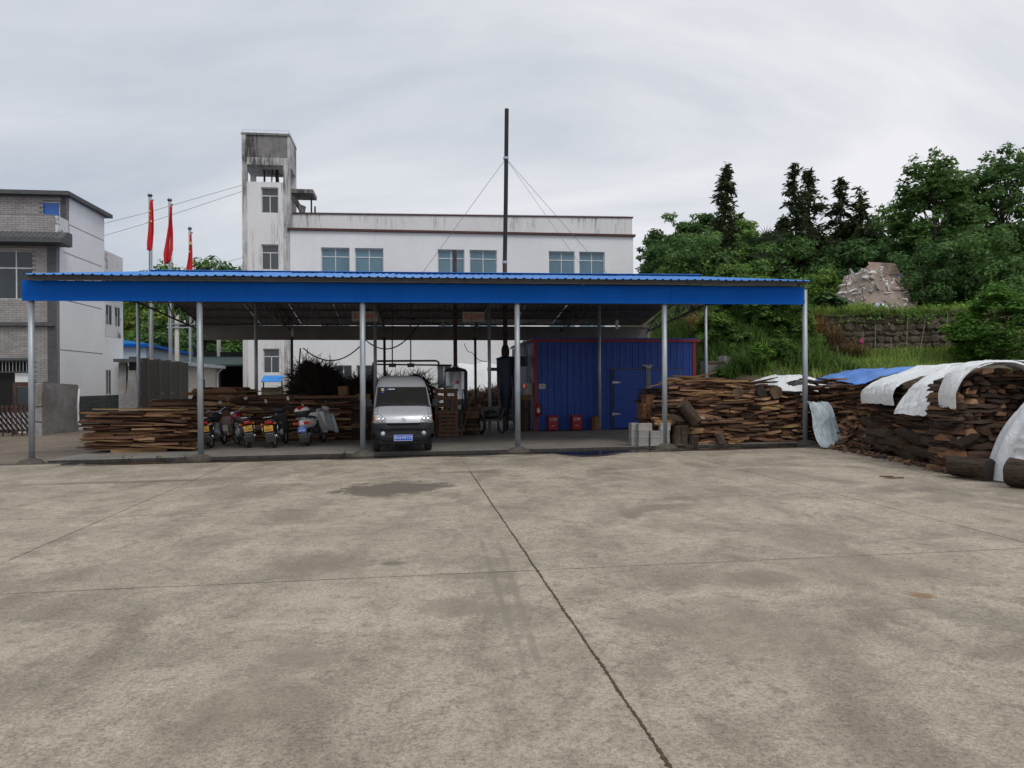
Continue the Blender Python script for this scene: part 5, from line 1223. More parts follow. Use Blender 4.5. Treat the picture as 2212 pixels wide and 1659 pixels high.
# tarpaulins
def tarp(name, fn, nu, nv, mat, lab, seed=0, amp=.013, t=.006):
    q = random.Random(seed); ph = [q.uniform(0, 6) for _ in range(6)]
    b = MB()
    def f(i, j):
        c1_ = math.sin(i * 7 + j * 9 + ph[3]) + .8 * math.sin(i * 3.1 - j * 13 + ph[4]); c2_ = math.sin(i * 15 - j * 8 + ph[5]) + .6 * math.sin(j * 21 + ph[0])
        p = Vector(fn(i, j)); n_ = amp * (1.3 * (1 - min(1, abs(c1_) * 2.0)) - .9 * (1 - min(1, abs(c2_) * 2.4)) + math.sin(i * 13 + j * 5 + ph[0]) * .5 + math.sin(i * 5 - j * 11 + ph[1]) * .6 + math.sin(i * 29 + j * 17 + ph[2]) * .3 + q.uniform(-.03, .03))
        return p + Vector((-n_ * .7, -n_ * .4, n_))
    b.grid(f, nu * 3, nv * 3); o = b.build(name, M[mat], None, True); solid(o, t); return tag(o, lab, 'tarpaulin')
def path(pts, t):
    t *= len(pts) - 1; i = min(int(t), len(pts) - 2); w_ = t - i
    p = [Vector(pts[max(0, i - 1)]), Vector(pts[i]), Vector(pts[i + 1]), Vector(pts[min(len(pts) - 1, i + 2)])]
    return .5 * ((2 * p[1]) + (-p[0] + p[2]) * w_ + (2 * p[0] - 5 * p[1] + 4 * p[2] - p[3]) * w_ ** 2 + (-p[0] + 3 * p[1] - 3 * p[2] + p[3]) * w_ ** 3)
def strip_tarp(y0, y1, prof, **k):
    return lambda i, j: (lambda p: (p[0] + .10 * (i - .5), y0 + (y1 - y0) * i + p[2] * 0 - .35 * (j - .5) * k.get('lean', 0), p[1]))(path([(a, c, 0) for a, c in prof], j))
tarp('tarp_strip', strip_tarp(17.1, 15.86, [(10.0, 1.93), (9.2, 1.95), (8.8, 1.83), (8.28, 1.67), (7.95, 1.53), (7.82, 1.35), (7.83, 1.12)]), 14, 26, 'tarp_w', 'speckled white tarpaulin strip draped over the dark wood row', 1)
tarp('tarp_strip', strip_tarp(15.12, 14.12, [(10.0, 1.96), (9.2, 1.96), (8.6, 1.86), (8.05, 1.60), (7.82, 1.40), (7.64, 1.14), (7.56, .97)]), 12, 26, 'tarp_w', 'longer white tarpaulin strip hanging low beside the split log stack', 2)
tarp('tarp_strip', strip_tarp(16.0, 14.9, [(9.9, 1.86), (9.3, 1.92), (8.8, 1.80), (8.5, 1.70)]), 10, 14, 'tarp_w', 'white tarpaulin piece on top between the two hanging strips', 3)
arc = [(7.52, 1.12), (7.50, 1.38), (7.62, 1.66), (7.88, 1.86), (8.25, 1.92), (8.6, 1.88), (8.9, 1.68), (9.12, 1.35), (9.2, 1.0)]
tarp('arched_tarp', lambda i, j: (lambda p: (p[0] + .05 * i, 13.0 + .62 * i - .25 * (.5 - abs(j - .5)), p[1] + .04 * i))(path([(a, c, 0) for a, c in arc], j)), 14, 36, 'tarp_w', 'white tarpaulin arched over the split half round logs', 4, .018)
tarp('tarp_flap', lambda i, j: (8.75 + 1.6 * i, 12.9 - .35 * j + .1 * math.sin(i * 6), 1.95 - .10 * i - j * (.95 + .1 * i)), 16, 14, 'tarp_w', 'white tarpaulin flap hanging beside the arched cover', 5)
def mound(cx, cy_, rx_, ry_, h, z0, power=2.2, seed=0, puck=None):
    q = random.Random(seed); ph = [q.uniform(0, 6) for _ in range(8)]
    def f(i, j):
        a = 2 * math.pi * i; r = j; fold = .035 * math.sin(a * 9 + ph[0]) + .025 * math.sin(a * 17 + ph[1]) + .03 * math.sin(a * 5 + ph[2])
        z = h * max(0, 1 - r ** power) ** .62
        rr = r * (1 + fold * r) 
        x, y = cx + rx_ * rr * math.cos(a), cy_ + ry_ * rr * math.sin(a)
        z += .03 * math.sin(x * 7 + ph[3]) * math.sin(y * 6 + ph[4]) * (1 - r * .5); cr = math.sin(x * 5.1 + y * 3.3 + ph[5]) + .7 * math.sin(x * 2.2 - y * 6.1 + ph[6]); z += .035 * (1 - min(1, abs(cr) * 2.2)) * min(1, 3 * (1 - r)) - .02 * (1 - min(1, abs(math.sin(x * 8 - y * 5 + ph[7])) * 3)) * min(1, 3 * (1 - r))
        if puck:
            d = math.hypot(x - puck[0], y - puck[1]); g = math.exp(-(d / .55) ** 2)
            an = math.atan2(z + z0 - puck[2], (x - puck[0]) + (y - puck[1]) * .6); z += .0; rr_ = .06 * g * math.sin(an * 8); x += rr_ * .8; y += rr_ * .8
        return (x, y, z0 + max(0, z))
    return f
def mound_tarp(name, f, mat, lab, nu=200, nv=64):
    b = MB(); b.grid(f, nu, nv); o = b.build(name, M[mat], None, True); return tag(o, lab, 'tarpaulin')
mound_tarp('covered_mound', mound(9.24, 11.98, 1.62, 1.35, 1.58, gy(8.5) + .01, 2.6, 7, puck=(7.75, 11.4, .75)), 'tarp_w', 'large puckered white tarpaulin covering a mound at the yard edge')
mound_tarp('covered_mound', mound(9.0, 25.2, 1.9, 1.4, 1.80, gy(8.5) + .0, 3.2, 8), 'tarp_w', 'white tarpaulin over a low heap behind the firewood stack')
tarp('blue_tarp', lambda i, j: (7.95 + 2.3 * i * 1.0 + .35 * (1 - j) * (1 - i), 21.6 - 3.9 * j + .25 * i, 1.57 + .34 * math.sin(min(1, i * 1.3) * 1.5) + .04 * math.sin(j * 11)), 20, 24, 'tarp_b', 'shiny blue tarpaulin on top of the orange offcut row', 6, .02)
tarp('black_sheet', lambda i, j: (7.35 + 1.0 * i, 20.6 - .5 * j + .3 * i, 1.60 + .07 * math.sin(i * 4) - .08 * j), 10, 8, 'tarp_k', 'black plastic sheet between firewood stack and blue tarpaulin', 9, .02); bpy.data.objects['black_sheet'].location.z -= .02
gt = [(.0, 1.08), (-.14, 1.04), (-.28, .78), (-.36, .45), (-.55, .16), (-.78, .03)]
tarp('grey_tarp', lambda i, j: (lambda p: (7.27 + (.46 + .22 * j) * i + .06 * j, 19.0 + p[0] - .05 * i, p[1] + fz(7.6)))(path([(a, c, 0) for a, c in gt], j)), 24, 30, 'tarp_g', 'crumpled grey blue tarpaulin draped to the ground beside the last front post', 10, .014)
# bark and chips at the foot of the rows
def scraps(name, lab, area, n, seed, mats, size=(.08, .3), cat='scraps', zf=fz, hfun=lambda x, y: 0.0, par=None):
    q = random.Random(seed); b = MB()
    for _ in range(n):
        x, y = area(q); l = q.uniform(*size); m = Euler((q.uniform(-.6, .6), q.uniform(-.5, .5), q.uniform(0, 6))).to_matrix()
        b.k = q.randrange(len(mats)); b.box((x, y, zf(x) + hfun(x, y) + .015 * q.random() + .01), (l, l * q.uniform(.2, .5), q.uniform(.01, .035)), m, l * .05, q)
    o = b.build(name, [M[m] for m in mats], par)
    if lab: tag(o, lab, cat)
    o['kind'] = 'stuff'; return o
def edge(q):
    t_ = q.random(); p = Vector((8.0, 20, 0)).lerp(Vector((7.75, 13.0, 0)), t_); return p.x - .05 - abs(q.gauss(0, .14)), p.y
scraps('bark_litter', 'bark litter along the foot of the wood rows', edge, 420, 71, ['wood_old', 'log', 'wood'], (.03, .14))
scraps('bark_heap', 'loose dark bark heap at the foot of the orange offcut row', lambda q: (8.15 + q.gauss(0, .22), 18.1 + q.gauss(0, .45)), 420, 72, ['wood_old', 'wood_old', 'wood', 'log'], (.1, .4), hfun=lambda x, y: max(0, .85 * (1 - ((x - 8.25) / .5) ** 2 - ((y - 18.1) / 1.1) ** 2)) * random.random())
for i, (px_, py_, l_) in enumerate(((1915, 1031, .22), (1932, 1034, .30))):
    p = G(px_, py_); o = put(None, 'split', 'wood_old', p + Vector((0, 0, .018)), (l_, .03, .025), (0, 0, R(-12 + 10 * i)), random.Random(i), 'wood_splinter'); tag(o, 'dark wood splinter lying alone on the concrete yard', 'splinter', 'splinters on the yard')
# ------------------------------------------------------------------ silver van
vc = S(SX(871, -.32), -.32); vc.z = gs(vc.x)
van = thing('silver_van', 'old silver minivan with grey bumper parked nose out under the shed', 'van', vc, A + R(2.6))
#      z    front y  half width  corner r
VP = [(.30, .10, .70, .20), (.36, .03, .735, .22), (.50, .00, .745, .24), (.62, .03, .74, .22), (.70, .07, .715, .18), (.80, .09, .70, .16), (.90, .16, .695, .15), (1.00, .30, .69, .14), (1.09, .44, .685, .13),
      (1.12, .48, .68, .12), (1.25, .605, .668, .12), (1.40, .75, .645, .12), (1.53, .88, .622, .12), (1.60, .98, .605, .14), (1.68, 1.10, .58, .16)]
VL = 3.55
def vprof(z):
    for a, c in zip(VP, VP[1:]):
        if z <= c[0] + 1e-9:
            t_ = (z - a[0]) / (c[0] - a[0]); return [a[k] + (c[k] - a[k]) * t_ for k in range(4)]
    return list(VP[-1])
def vfront(x, z, off=0.0):
    _, f, w_, r = vprof(z); ax = abs(x); y = f + .05 * (x / w_) ** 2
    if ax > w_ - r: y += r - math.sqrt(max(0, r * r - (ax - (w_ - r)) ** 2))
    return y - off
FX = [-1, -.965, -.92, -.84, -.7, -.5, -.25, 0, .25, .5, .7, .84, .92, .965, 1]
def ring(z, f, w_, r, inset=0.0):
    P = []
    for k in FX:
        x = k * w_; ax = abs(x); y = f + .05 * k * k
        if ax > w_ - r: y += r - math.sqrt(max(0, r * r - (ax - (w_ - r)) ** 2))
        P.append((x, y, z))
    for t_ in (.15, .4, .7, .93): P.append((w_, P[14][1] + (VL - P[14][1]) * t_, z))
    for k in (1, .9, .5, 0, -.5, -.9, -1): P.append((k * w_ * (.97 if abs(k) == 1 else 1), VL - (.03 if abs(k) < 1 else .07) + .03 - (inset), z))
    for t_ in (.93, .7, .4, .15): P.append((-w_, P[0][1] + (VL - P[0][1]) * t_, z))
    return P
zs_ = [.30, .36, .50, .62, .70, .80, .90, 1.00, 1.09, 1.12, 1.25, 1.40, 1.53, 1.60, 1.68]
rings = [ring(*vprof(z)) for z in zs_]
for (z, f, w_, r, ins) in ((1.745, 1.24, .545, .2, .04), (1.79, 1.40, .50, .22, .08), (1.825, 1.62, .43, .24, .14), (1.845, 1.95, .30, .2, .3)): rings.append(ring(z, f, w_, r, ins))
n = len(rings[0]); b = MB(); b.add([p for r_ in rings for p in r_], [])
fs = []
iw0, iw1 = zs_.index(1.12), zs_.index(1.53)
for i in range(len(rings) - 1):
    for j in range(n):
        if iw0 <= i < iw1 and 2 <= j <= 11: continue           # windscreen opening
        if i < 4 and j < 14: continue                           # covered by the bumper
        fs.append((i * n + j, i * n + (j + 1) % n, (i + 1) * n + (j + 1) % n, (i + 1) * n + j))
fs.append(tuple((len(rings) - 1) * n + j for j in range(n)))
b.f += fs; b.m += [0] * len(fs); b.build('body', M['silver'], van, 32)
def vpatch(x0, x1, z0, z1, off, nu=12, nv=8, shape=None):
    b = MB()
    def f(i, j):
        z = z0 + (z1 - z0) * j; a, c = (x0, x1) if not callable(x0) else (x0(z), x1(z)); x = a + (c - a) * i
        if shape: x, z = shape(i, j, x, z)
        return (x, vfront(x, z, off), z)
    b.grid(f, nu, nv); return b
t = NT('windscreen_glass'); t.b.inputs['Base Color'].default_value = (.02, .022, .025, 1); t.b.inputs['Roughness'].default_value = .04
tr = t.n('ShaderNodeBsdfTransparent', {0: (.55, .57, .58, 1)}); gl = t.n('ShaderNodeBsdfGlossy', {'Color': (1, 1, 1, 1), 'Roughness': .03}); fr = t.n('ShaderNodeFresnel', {0: 1.5}); df_ = t.n('ShaderNodeBsdfDiffuse', {0: (.11, .108, .105, 1)}); sheen_mix = t.n('ShaderNodeMixShader', {0: .22, 1: tr.outputs[0], 2: df_.outputs[0]})  # grey diffuse share stands in for the reflection on the glass
ms = t.n('ShaderNodeMixShader', {0: fr.outputs[0], 1: sheen_mix.outputs[0], 2: gl.outputs[0]}); t.t.links.new(ms.outputs[0], [x for x in t.t.nodes if x.type == 'OUTPUT_MATERIAL'][0].inputs[0]); M['screen'] = t.m
wk = lambda z: .925 * vprof(z)[2]
ws = vpatch(lambda z: -wk(z), lambda z: wk(z), 1.105, 1.545, .006, 16, 10).build('windscreen', M['screen'], van, True)
fr_ = MB()
for s_ in (-1, 1): fr_.tube([(s_ * wk(z) * 1.0, vfront(wk(z), z, .012), z) for z in (1.11, 1.25, 1.4, 1.54)], .014, 6)
for z in (1.108, 1.543): fr_.tube([(x * wk(z) / 8, vfront(x * wk(z) / 8, z, .012), z) for x in range(-8, 9)], .013, 6)
fr_.build('windscreen_seal', M['plastic_k'], van, True)
# interior
b = MB(); b.b2((-.62, .75, 1.0), (.62, 1.05, 1.10)); b.b2((-.62, .95, .4), (.62, 3.3, .46)); b.build('dashboard', M['plastic_k'], van)
b = MB(); b.b2((-.62, 3.2, .4), (.62, 3.3, 1.6)); b.build('rear_bulkhead', M['black'], van)
for x in (-.33, .33):
    b = MB(); b.b2((x - .22, 1.45, .5), (x + .22, 1.60, 1.22)); b.b2((x - .12, 1.5, 1.24), (x + .12, 1.58, 1.42)); b.build('seat', M['plastic_k'], van)
b = MB(); b.torus((.33, 1.08, 1.14), .17, .014, (R(62), 0, 0), 24, 6); b.beam((.33, 1.08, 1.14), (.33, 1.0, 1.02), .04, .03); b.build('steering_wheel', M['bumper'], van, True)
b = MB(); b.box((-.0, 1.02, 1.47), (.20, .02, .055)); b.cyl((0, 1.02, 1.5), (0, 1.0, 1.55), .008, n=6); b.build('rear_view_mirror', M['lamp'], van)
for i, (x, z, m_) in enumerate(((-.47, 1.47, 'yellow_plate'), (-.47, 1.425, 'blue_plate'), (-.36, 1.495, 'blue_plate'), (-.29, 1.50, 'paper'), (-.21, 1.50, 'tarp_g'), (-.47, 1.505, 'paper'))):
    b = MB(); b.box((0, 0, 0), (.07, .003, .035)); b.build('sticker', M[m_], van, loc=(x, vfront(x, z, .012), z), rot=(R(-43), 0, 0))
for s_, a in ((-.3, .1), (.25, .12)):
    b = MB(); P = [(s_ - .25 + .5 * k / 5, vfront(s_ - .25 + .5 * k / 5, 1.125 + a * (.5 - abs(k / 5 - .2)) * .3, .022), 1.125 + .05 * (1 - k / 5)) for k in range(6)]; b.tube(P, .008, 5); b.build('wiper', M['plastic_k'], van)
b = MB(); b.b2((-.66, .46, 1.075), (.66, .52, 1.1)); b.build('cowl', M['plastic_k'], van)
# bonnet seam, badge
for s_ in (-1, 1): b = MB(); b.tube([(s_ * x, vfront(x, z, .003), z) for x, z in ((.60, 1.08), (.60, 1.0), (.595, .92), (.58, .885))], .0035, 5); b.build('bonnet_seam', M['plastic_k'], van)
b = MB(); b.torus((0, vfront(0, .79, .012), .79), .042, .005, (R(70), 0, 0), 20, 6, 1); b.xf(lambda p: (p[0] * 1.25, p[1], p[2]))
b.beam((-.018, vfront(0, .79, .016), .765), (-.012, vfront(0, .8, .016), .815), .007, .006, (0, 1, 0)); b.beam((.018, vfront(0, .79, .016), .765), (.012, vfront(0, .8, .016), .815), .007, .006, (0, 1, 0)); b.beam((-.02, vfront(0, .79, .016), .79), (.02, vfront(0, .79, .016), .79), .006, .006); b.build('badge', M['chrome'], van, True)
# headlights
for s_ in (-1, 1):
    def hl(i, j, x, z, s_=s_):
        u_ = .42 + .275 * i; z1_ = .90 - .11 * max(0, 1 - i * 2.2) ** 1.3; zz = .715 + .02 * i + (z1_ - .715 - .02 * i) * j; return s_ * min(u_, .688), zz
    hb = vpatch(0, 1, 0, 1, .014, 14, 8, hl)
    if s_ < 0: hb.f = [tuple(reversed(f)) for f in hb.f]
    ho = hb.build('headlight', M['lens'], van, True)
    for xx in (.50, .595):
        b = MB(); b.lathe([(.055, 0), (.045, .012), (.02, .004), (.001, .02)], (s_ * xx, vfront(xx, .80, .018), .80), 14, (R(68), 0, s_ * R(14))); b.build('reflector', M['chrome'], ho, True)
    ab = MB(); ab.grid(lambda i, j: (s_ * (.658 + .03 * i), vfront(.658 + .03 * i, .735 + .12 * j, .018), .735 + .12 * j), 3, 3); ab.build('indicator', M['amber'], ho)
    rim = MB(); P = [hl(i / 10, 0, 0, 0) for i in range(11)] + [hl(1 - i / 10, 1, 0, 0) for i in range(11)]; P.append(P[0]); rim.tube([(x, vfront(x, z, .012), z) for x, z in P], .006, 5); rim.build('headlight_seal', M['plastic_k'], ho)
# bumper
def bumper(i, j):
    k = -1 + 2 * i; w_ = .755; x = k * w_; r = .26; ax = abs(x); zb_ = .29 + .15 * min(1, max(0, (ax - .47) / .2)) ** 1.5; z = zb_ + (.71 - zb_) * j
    y = .0 + .05 * k * k + (.10 * max(0, .35 - j) ** 1.2) + .045 * max(0, j - .8) * 3 - .05
    if ax > w_ - r: y += (r - math.sqrt(max(0, r * r - (ax - (w_ - r)) ** 2))) * 1.6
    if j > .80 and ax < .43: z -= .075 * min(1, (j - .8) * 8) * (1 - (ax / .43) ** 6)
    if .26 < j < .62 and ax < .62: y += .035 if ax < .56 else .017
    return (x, y, z)
b = MB(); b.grid(bumper, 60, 28); bo_ = b.build('bumper', M['bumper'], van, True); solid(bo_, .03, -1)
b = MB(); b.grid(lambda i, j: (lambda p: (p[0], p[1] - .004, p[2]))(bumper(.31 + .38 * i, .29 + .30 * j)), 20, 6); gr_ = b.build('lower_grille', M['plastic_k'], van)
b = MB()
for k in range(6): z_ = .425 + k * .022; b.tube([(x * .07, bumper(.5 + x * .07 / 1.51, .4)[1] - .008, z_) for x in range(-4, 5)], .003, 4)
for k in range(22): x = -.29 + k * .028; b.beam((x, bumper(.5 + x / 1.51, .4)[1] - .008, .415), (x + .02, bumper(.5 + x / 1.51, .4)[1] - .008, .545), .003, .003)
b.build('grille_mesh', M['bumper'], gr_)
b = MB(); b.grid(lambda i, j: (-.41 + .82 * i, vfront(-.41 + .82 * i, .69, .012), .625 + .085 * j), 12, 2); b.build('upper_grille', M['black'], van)
b = MB(); b.tube([(-.40 + .1 * k, vfront(-.4 + .1 * k, .69, .02), .69) for k in range(9)], .006, 5); b.build('grille_bar', M['bumper'], van)
for s_ in (-1, 1):
    y_ = bumper(.5 + s_ * .475 / 1.51, .42)[1]
    b = MB(); b.lathe([(.055, 0), (.05, .012), (.03, .026), (.001, .032)], (s_ * .475, y_ - .002, .465), 16, (R(90), 0, 0)); b.build('fog_light', M['lens'], van, True)
    b = MB(); b.torus((s_ * .475, y_ - .004, .465), .058, .007, (R(90), 0, 0), 18, 6); b.build('fog_light_ring', M['plastic_k'], van, True)
    b = MB(); b.beam((s_ * .56, y_ + .02, .47), (s_ * .40, y_ - .01, .46), .02, .03); b.build('fog_light_bar', M['plastic_k'], van)
pl_ = MB(); pl_.box((0, 0, 0), (.44, .012, .145)); po = bevel(pl_.build('number_plate', M['blue_plate'], van, loc=(-.01, -.078, .365), rot=(R(-4), 0, 0)), .004)
b = MB()
for a_, c_ in (((-.215, -.007, -.068), (.215, -.0085, -.062)), ((-.215, -.007, .062), (.215, -.0085, .068)), ((-.215, -.007, -.062), (-.209, -.0085, .062)), ((.209, -.007, -.062), (.215, -.0085, .062))): b.b2(a_, c_)
b.build('plate_border', M['ink_w'], po)
text('plate_text', '皖', .068, M['ink_w'], po, (-.165, -.008, 0), (R(90), 0, 0), .0015, .95); text('plate_text', 'N·MT177', .090, M['ink_w'], po, (.045, -.008, .0), (R(90), 0, 0), .0015, .92)
# mirrors, side glass, wheels, underbody
for s_ in (-1, 1):
    b = MB(); b.box((s_ * .80, .78, 1.16), (.13, .09, .19)); mo = bevel(b.build('door_mirror', M['bumper'], van), .03, 3)
    b = MB(); b.beam((s_ * .68, .84, 1.10), (s_ * .76, .80, 1.12), .04, .04); b.build('mirror_arm', M['plastic_k'], mo)
    b = MB()
    for y0_, y1_ in ((1.12, 1.62), (1.74, 2.5), (2.62, 3.3)):
        b.grid(lambda i, j: (s_ * (vprof(1.14 + .38 * j)[2] + .004), y0_ + (y1_ - y0_) * i + (.16 * j if y0_ < 1.2 else 0) * (1 - i), 1.14 + .38 * j), 3, 4)
    b.build('side_window', M['glass_d'], van)
    b = MB()
    for y_ in (1.0, 1.68, 2.56): b.b2((s_ * .722, y_ - .004, .45), (s_ * .7205 + s_ * .006, y_ + .004, 1.05))
    b.build('door_seam', M['plastic_k'], van)
    for y_ in (.62, 2.85):
        b = MB(); m_ = (0, R(90), 0)
        b.lathe([(.17, -.08), (.245, -.082), (.272, -.06), (.278, -.02), (.278, .02), (.272, .06), (.245, .082), (.17, .08)], (s_ * .615, y_, .278), 28, m_)
        wh = b.build('wheel', M['rubber'], van, 40)
        b = MB()
        for k in (-.045, -.015, .015, .045): b.torus((s_ * .615 + k, y_, .278), .279, .004, m_, 28, 4)
        b.build('tread_rib', M['rubber'], wh)
        b = MB(); b.lathe([(.17, .0), (.165, .03), (.05, .04), (.001, .05)], (s_ * .655, y_, .278), 20, (0, s_ * R(90), 0)); b.build('rim', M['steel'], wh, 40)
        b = MB(); b.b2((s_ * .735, y_ - .34, .30), (s_ * .742, y_ + .34, .52)); b.build('wheel_arch', M['plastic_k'], van)  # dark plate stands in for the shaded arch opening
b = MB(); b.b2((-.58, .3, .2), (.58, 3.4, .31)); b.box((0, .55, .19), (1.0, .08, .06)); b.box((-.25, .5, .17), (.12, .2, .1)); b.box((.3, .5, .16), (.1, .15, .08)); b.build('underbody', M['plastic_k'], van)

# ------------------------------------------------------------------ motorbikes
def bike(px_, py_, yaw, lab, kind, plate, plmat, lean):
    u, v = uv(px_, py_); Y = (EYE - .00828) / (.0069 * u - v); p = Vector((u * Y, Y, gs(u * Y)))
    t = thing('motorbike' if kind != 'scooter' else 'motor_scooter', lab, 'motorbike', p, yaw, 'motorbikes parked in a row under the shed')
    t.rotation_euler = (0, R(lean), yaw)
    wr = .275 if kind != 'scooter' else .235; wb = 1.24
    def part(nm, b, m, par=t, sm=False): return b.build(nm, M[m], par, sm)
    tw_ = .05 if kind != 'scooter' else .058
    for nm, y_ in (('rear_wheel', wr), ('front_wheel', wr + wb)):
        b = MB(); b.torus((0, y_, wr), wr - tw_ * .8, tw_ * .85, (0, R(90), 0), 32, 10, 1.0); w_ = part(nm, b, 'rubber', t, True)
        b = MB(); b.torus((0, y_, wr), wr - tw_ * 1.7, .014, (0, R(90), 0), 28, 6)
        for k in range(14): a = 2 * math.pi * k / 14; b.cyl((.02 * (-1) ** k, y_, wr), (0, y_ + math.cos(a) * (wr - tw_ * 1.8), wr + math.sin(a) * (wr - tw_ * 1.8)), .003, n=4)
        b.cyl((-.06, y_, wr), (.06, y_, wr), .05, n=10); part('rim', b, 'alu', w_)
    fy = wr + wb
    # fork, handlebar, mirrors
    hy, hz_ = fy - .30, .98 if kind != 'scooter' else .95
    b = MB()
    for s_ in (-1, 1): b.tube([(s_ * .07, fy, wr), (s_ * .07, fy - .27, .86)], .022, 8)
    b.b2((-.1, fy - .33, .84), (.1, fy - .22, .88)); part('fork', b, 'chrome', t, True)
    b = MB(); b.tube([(-.36, hy - .16, hz_ + .02), (-.24, hy - .07, hz_ + .05), (-.1, hy, hz_ - .04), (.1, hy, hz_ - .04), (.24, hy - .07, hz_ + .05), (.36, hy - .16, hz_ + .02)], .013, 8); hb = part('handlebar', b, 'chrome' if kind in ('red', 'pink') else 'plastic_k', t, True)
    for s_ in (-1, 1):
        b = MB(); b.tube([(s_ * .36, hy - .16, hz_ + .02), (s_ * .27, hy - .09, hz_ + .05)], .019, 8); part('grip', b, 'plastic_k', hb, True)
        b = MB(); mz = hz_ + (.27 if not (kind == 'scooter') else .16); mx_ = s_ * (.34 if kind != 'cub' else .30)
        b.tube([(s_ * .22, hy - .06, hz_ + .05), (s_ * .28, hy - .06, hz_ + .14), (mx_, hy - .05, mz - .05)], .006, 6)
        mo = part('mirror', b, 'plastic_k', t, True)
        b = MB(); b.lathe([(.055, 0), (.058, .012), (.03, .03), (.001, .035)], (mx_, hy - .06, mz), 14, (R(-82), 0, 0)); b.xf(lambda p, c=Vector((mx_, hy - .06, mz)): (c.x + (p[0] - c.x) * (1.0 if kind == 'red' else .72), p[1], c.z + (p[2] - c.z) * (1 if kind == 'red' else 1.25))); part('mirror_shell', b, 'plastic_k', mo, True)
        b = MB(); b.lathe([(.048, 0), (.001, .0005)], (mx_, hy - .0625, mz), 14, (R(98), 0, 0)); b.xf(lambda p, c=Vector((mx_, hy - .06, mz)): (c.x + (p[0] - c.x) * (1.0 if kind == 'red' else .72), p[1], c.z + (p[2] - c.z) * (1 if kind == 'red' else 1.25))); part('mirror_glass', b, 'chrome', mo)
    # frame, engine, exhaust, stand
    b = MB(); b.tube([(0, fy - .27, .84), (0, .95, .70), (0, .45, .66), (0, .15, .70)], .03, 8)
    b.tube([(0, fy - .25, .78), (0, fy - .38, .38), (0, .75, .30), (0, .40, .34)], .025, 8)
    for s_ in (-1, 1): b.tube([(s_ * .09, wr, wr), (s_ * .07, .72, .34)], .02, 6); b.tube([(s_ * .11, wr + .02, wr + .03), (s_ * .10, .42, .64)], .024, 8)
    part('frame', b, 'plastic_k' if kind != 'red' else 'steel_dark', t, True)
    b = MB(); b.box((0, .85, .40), (.22, .30, .20), jit=.01, rnd=random.Random(1)); b.cyl((0, .95, .45), (0, 1.08, .62), .075, n=12); b.cyl((-.14, .80, .37), (.14, .80, .37), .085, n=14)
    for k in range(4): b.cyl((0, .97 + k * .025, .48 + k * .035), (0, .975 + k * .025, .487 + k * .035), .095, n=12)
    part('engine', b, 'alu' if kind != 'scooter' else 'plastic_k', t, True)
    b = MB(); b.tube([(.12, .95, .5), (.15, 1.0, .28), (.15, .6, .24), (.155, .1, .30), (.155, -.08, .33)], [.02, .02, .03, .048, .045], 10); part('exhaust', b, 'chrome' if kind != 'scooter' else 'steel_dark', t, True)
    b = MB(); b.tube([(-.08, .7, .28), (-.26, .66, -.04 + .03)], .012, 6); part('side_stand', b, 'steel_dark', t)
    # bodywork
    if kind in ('red', 'pink'):
        b = MB(); b.ball((0, .98, .80), (.15, .28, .135), 18, 12); part('fuel_tank', b, 'maroon_p' if kind == 'red' else 'plastic_k', t, True)
        b = MB(); b.grid(lambda i, j: (-.14 + .28 * i, .02 + .74 * j, .80 + .03 * math.sin(j * 3.0) - .05 * (2 * i - 1) ** 2), 8, 10); solid(part('seat', b, 'plastic_k', t, True), .07, -1)
        b = MB(); b.lathe([(.10, 0), (.10, .06), (.07, .12), (.02, .14)], (0, fy - .20, .86), 16, (R(-80), 0, 0)); part('headlight', b, 'chrome', t, True)
    elif kind == 'cub':
        b = MB(); b.grid(lambda i, j: (-.13 + .26 * i, .05 + .66 * j, .76 + .025 * math.sin(j * 3) - .05 * (2 * i - 1) ** 2), 8, 10); solid(part('seat', b, 'plastic_k', t, True), .08, -1)
        b = MB(); b.grid(lambda i, j: ((-.22 + .44 * i), fy - .42 + .13 * abs(2 * i - 1) - .12 * j, .35 + .52 * j), 10, 8); solid(part('leg_shield', b, 'plastic_k', t, True), .02)
        b = MB(); b.ball((0, .72, .52), (.13, .42, .14), 14, 10); part('side_cover', b, 'plastic_k', t, True)
        b = MB(); b.ball((0, hy + .04, hz_ - .02), (.17, .12, .10), 14, 10); part('headlight_cowl', b, 'plastic_k', t, True)
    else:
        b = MB(); b.ball((0, .36, .62), (.20, .48, .17), 20, 14); b.xf(lambda p: (p[0], p[1], max(p[2], .48))); part('rear_bodywork', b, 'white_p', t, True)
        b = MB(); b.grid(lambda i, j: (-.15 + .3 * i, .18 + .55 * j, .795 + .02 * math.sin(j * 3) - .05 * (2 * i - 1) ** 2), 8, 10); solid(part('seat', b, 'plastic_k', t, True), .06, -1)
        b = MB(); b.grid(lambda i, j: ((-.24 + .48 * i), fy - .36 + .10 * abs(2 * i - 1) - .10 * j, .28 + .60 * j), 10, 8); solid(part('leg_shield', b, 'white_p', t, True), .03)
        b = MB(); b.b2((-.16, .75, .24), (.16, fy - .35, .30)); part('footboard', b, 'plastic_k', t)
        b = MB(); b.ball((0, hy + .02, hz_ - .04), (.18, .14, .10), 14, 10); part('headlight_cowl', b, 'plastic_k', t, True)
        # quilted apron hanging from the handlebar
        b = MB(); b.grid(lambda i, j: (.04 + (.30 + .10 * j) * i, hy - .10 + .16 * i - .05 * math.sin(i * 8), hz_ + .0 - (.62 * j) + .03 * math.sin(i * 5)), 12, 12); solid(part('leg_apron', b, 'grey_p', t, True), .03)
        b = MB(); b.grid(lambda i, j: (.34 + .12 * i + .10 * j, hy + .06, hz_ - .16 - .55 * j), 4, 8); solid(part('apron_lining', b, 'tarp_g', t, True), .02)
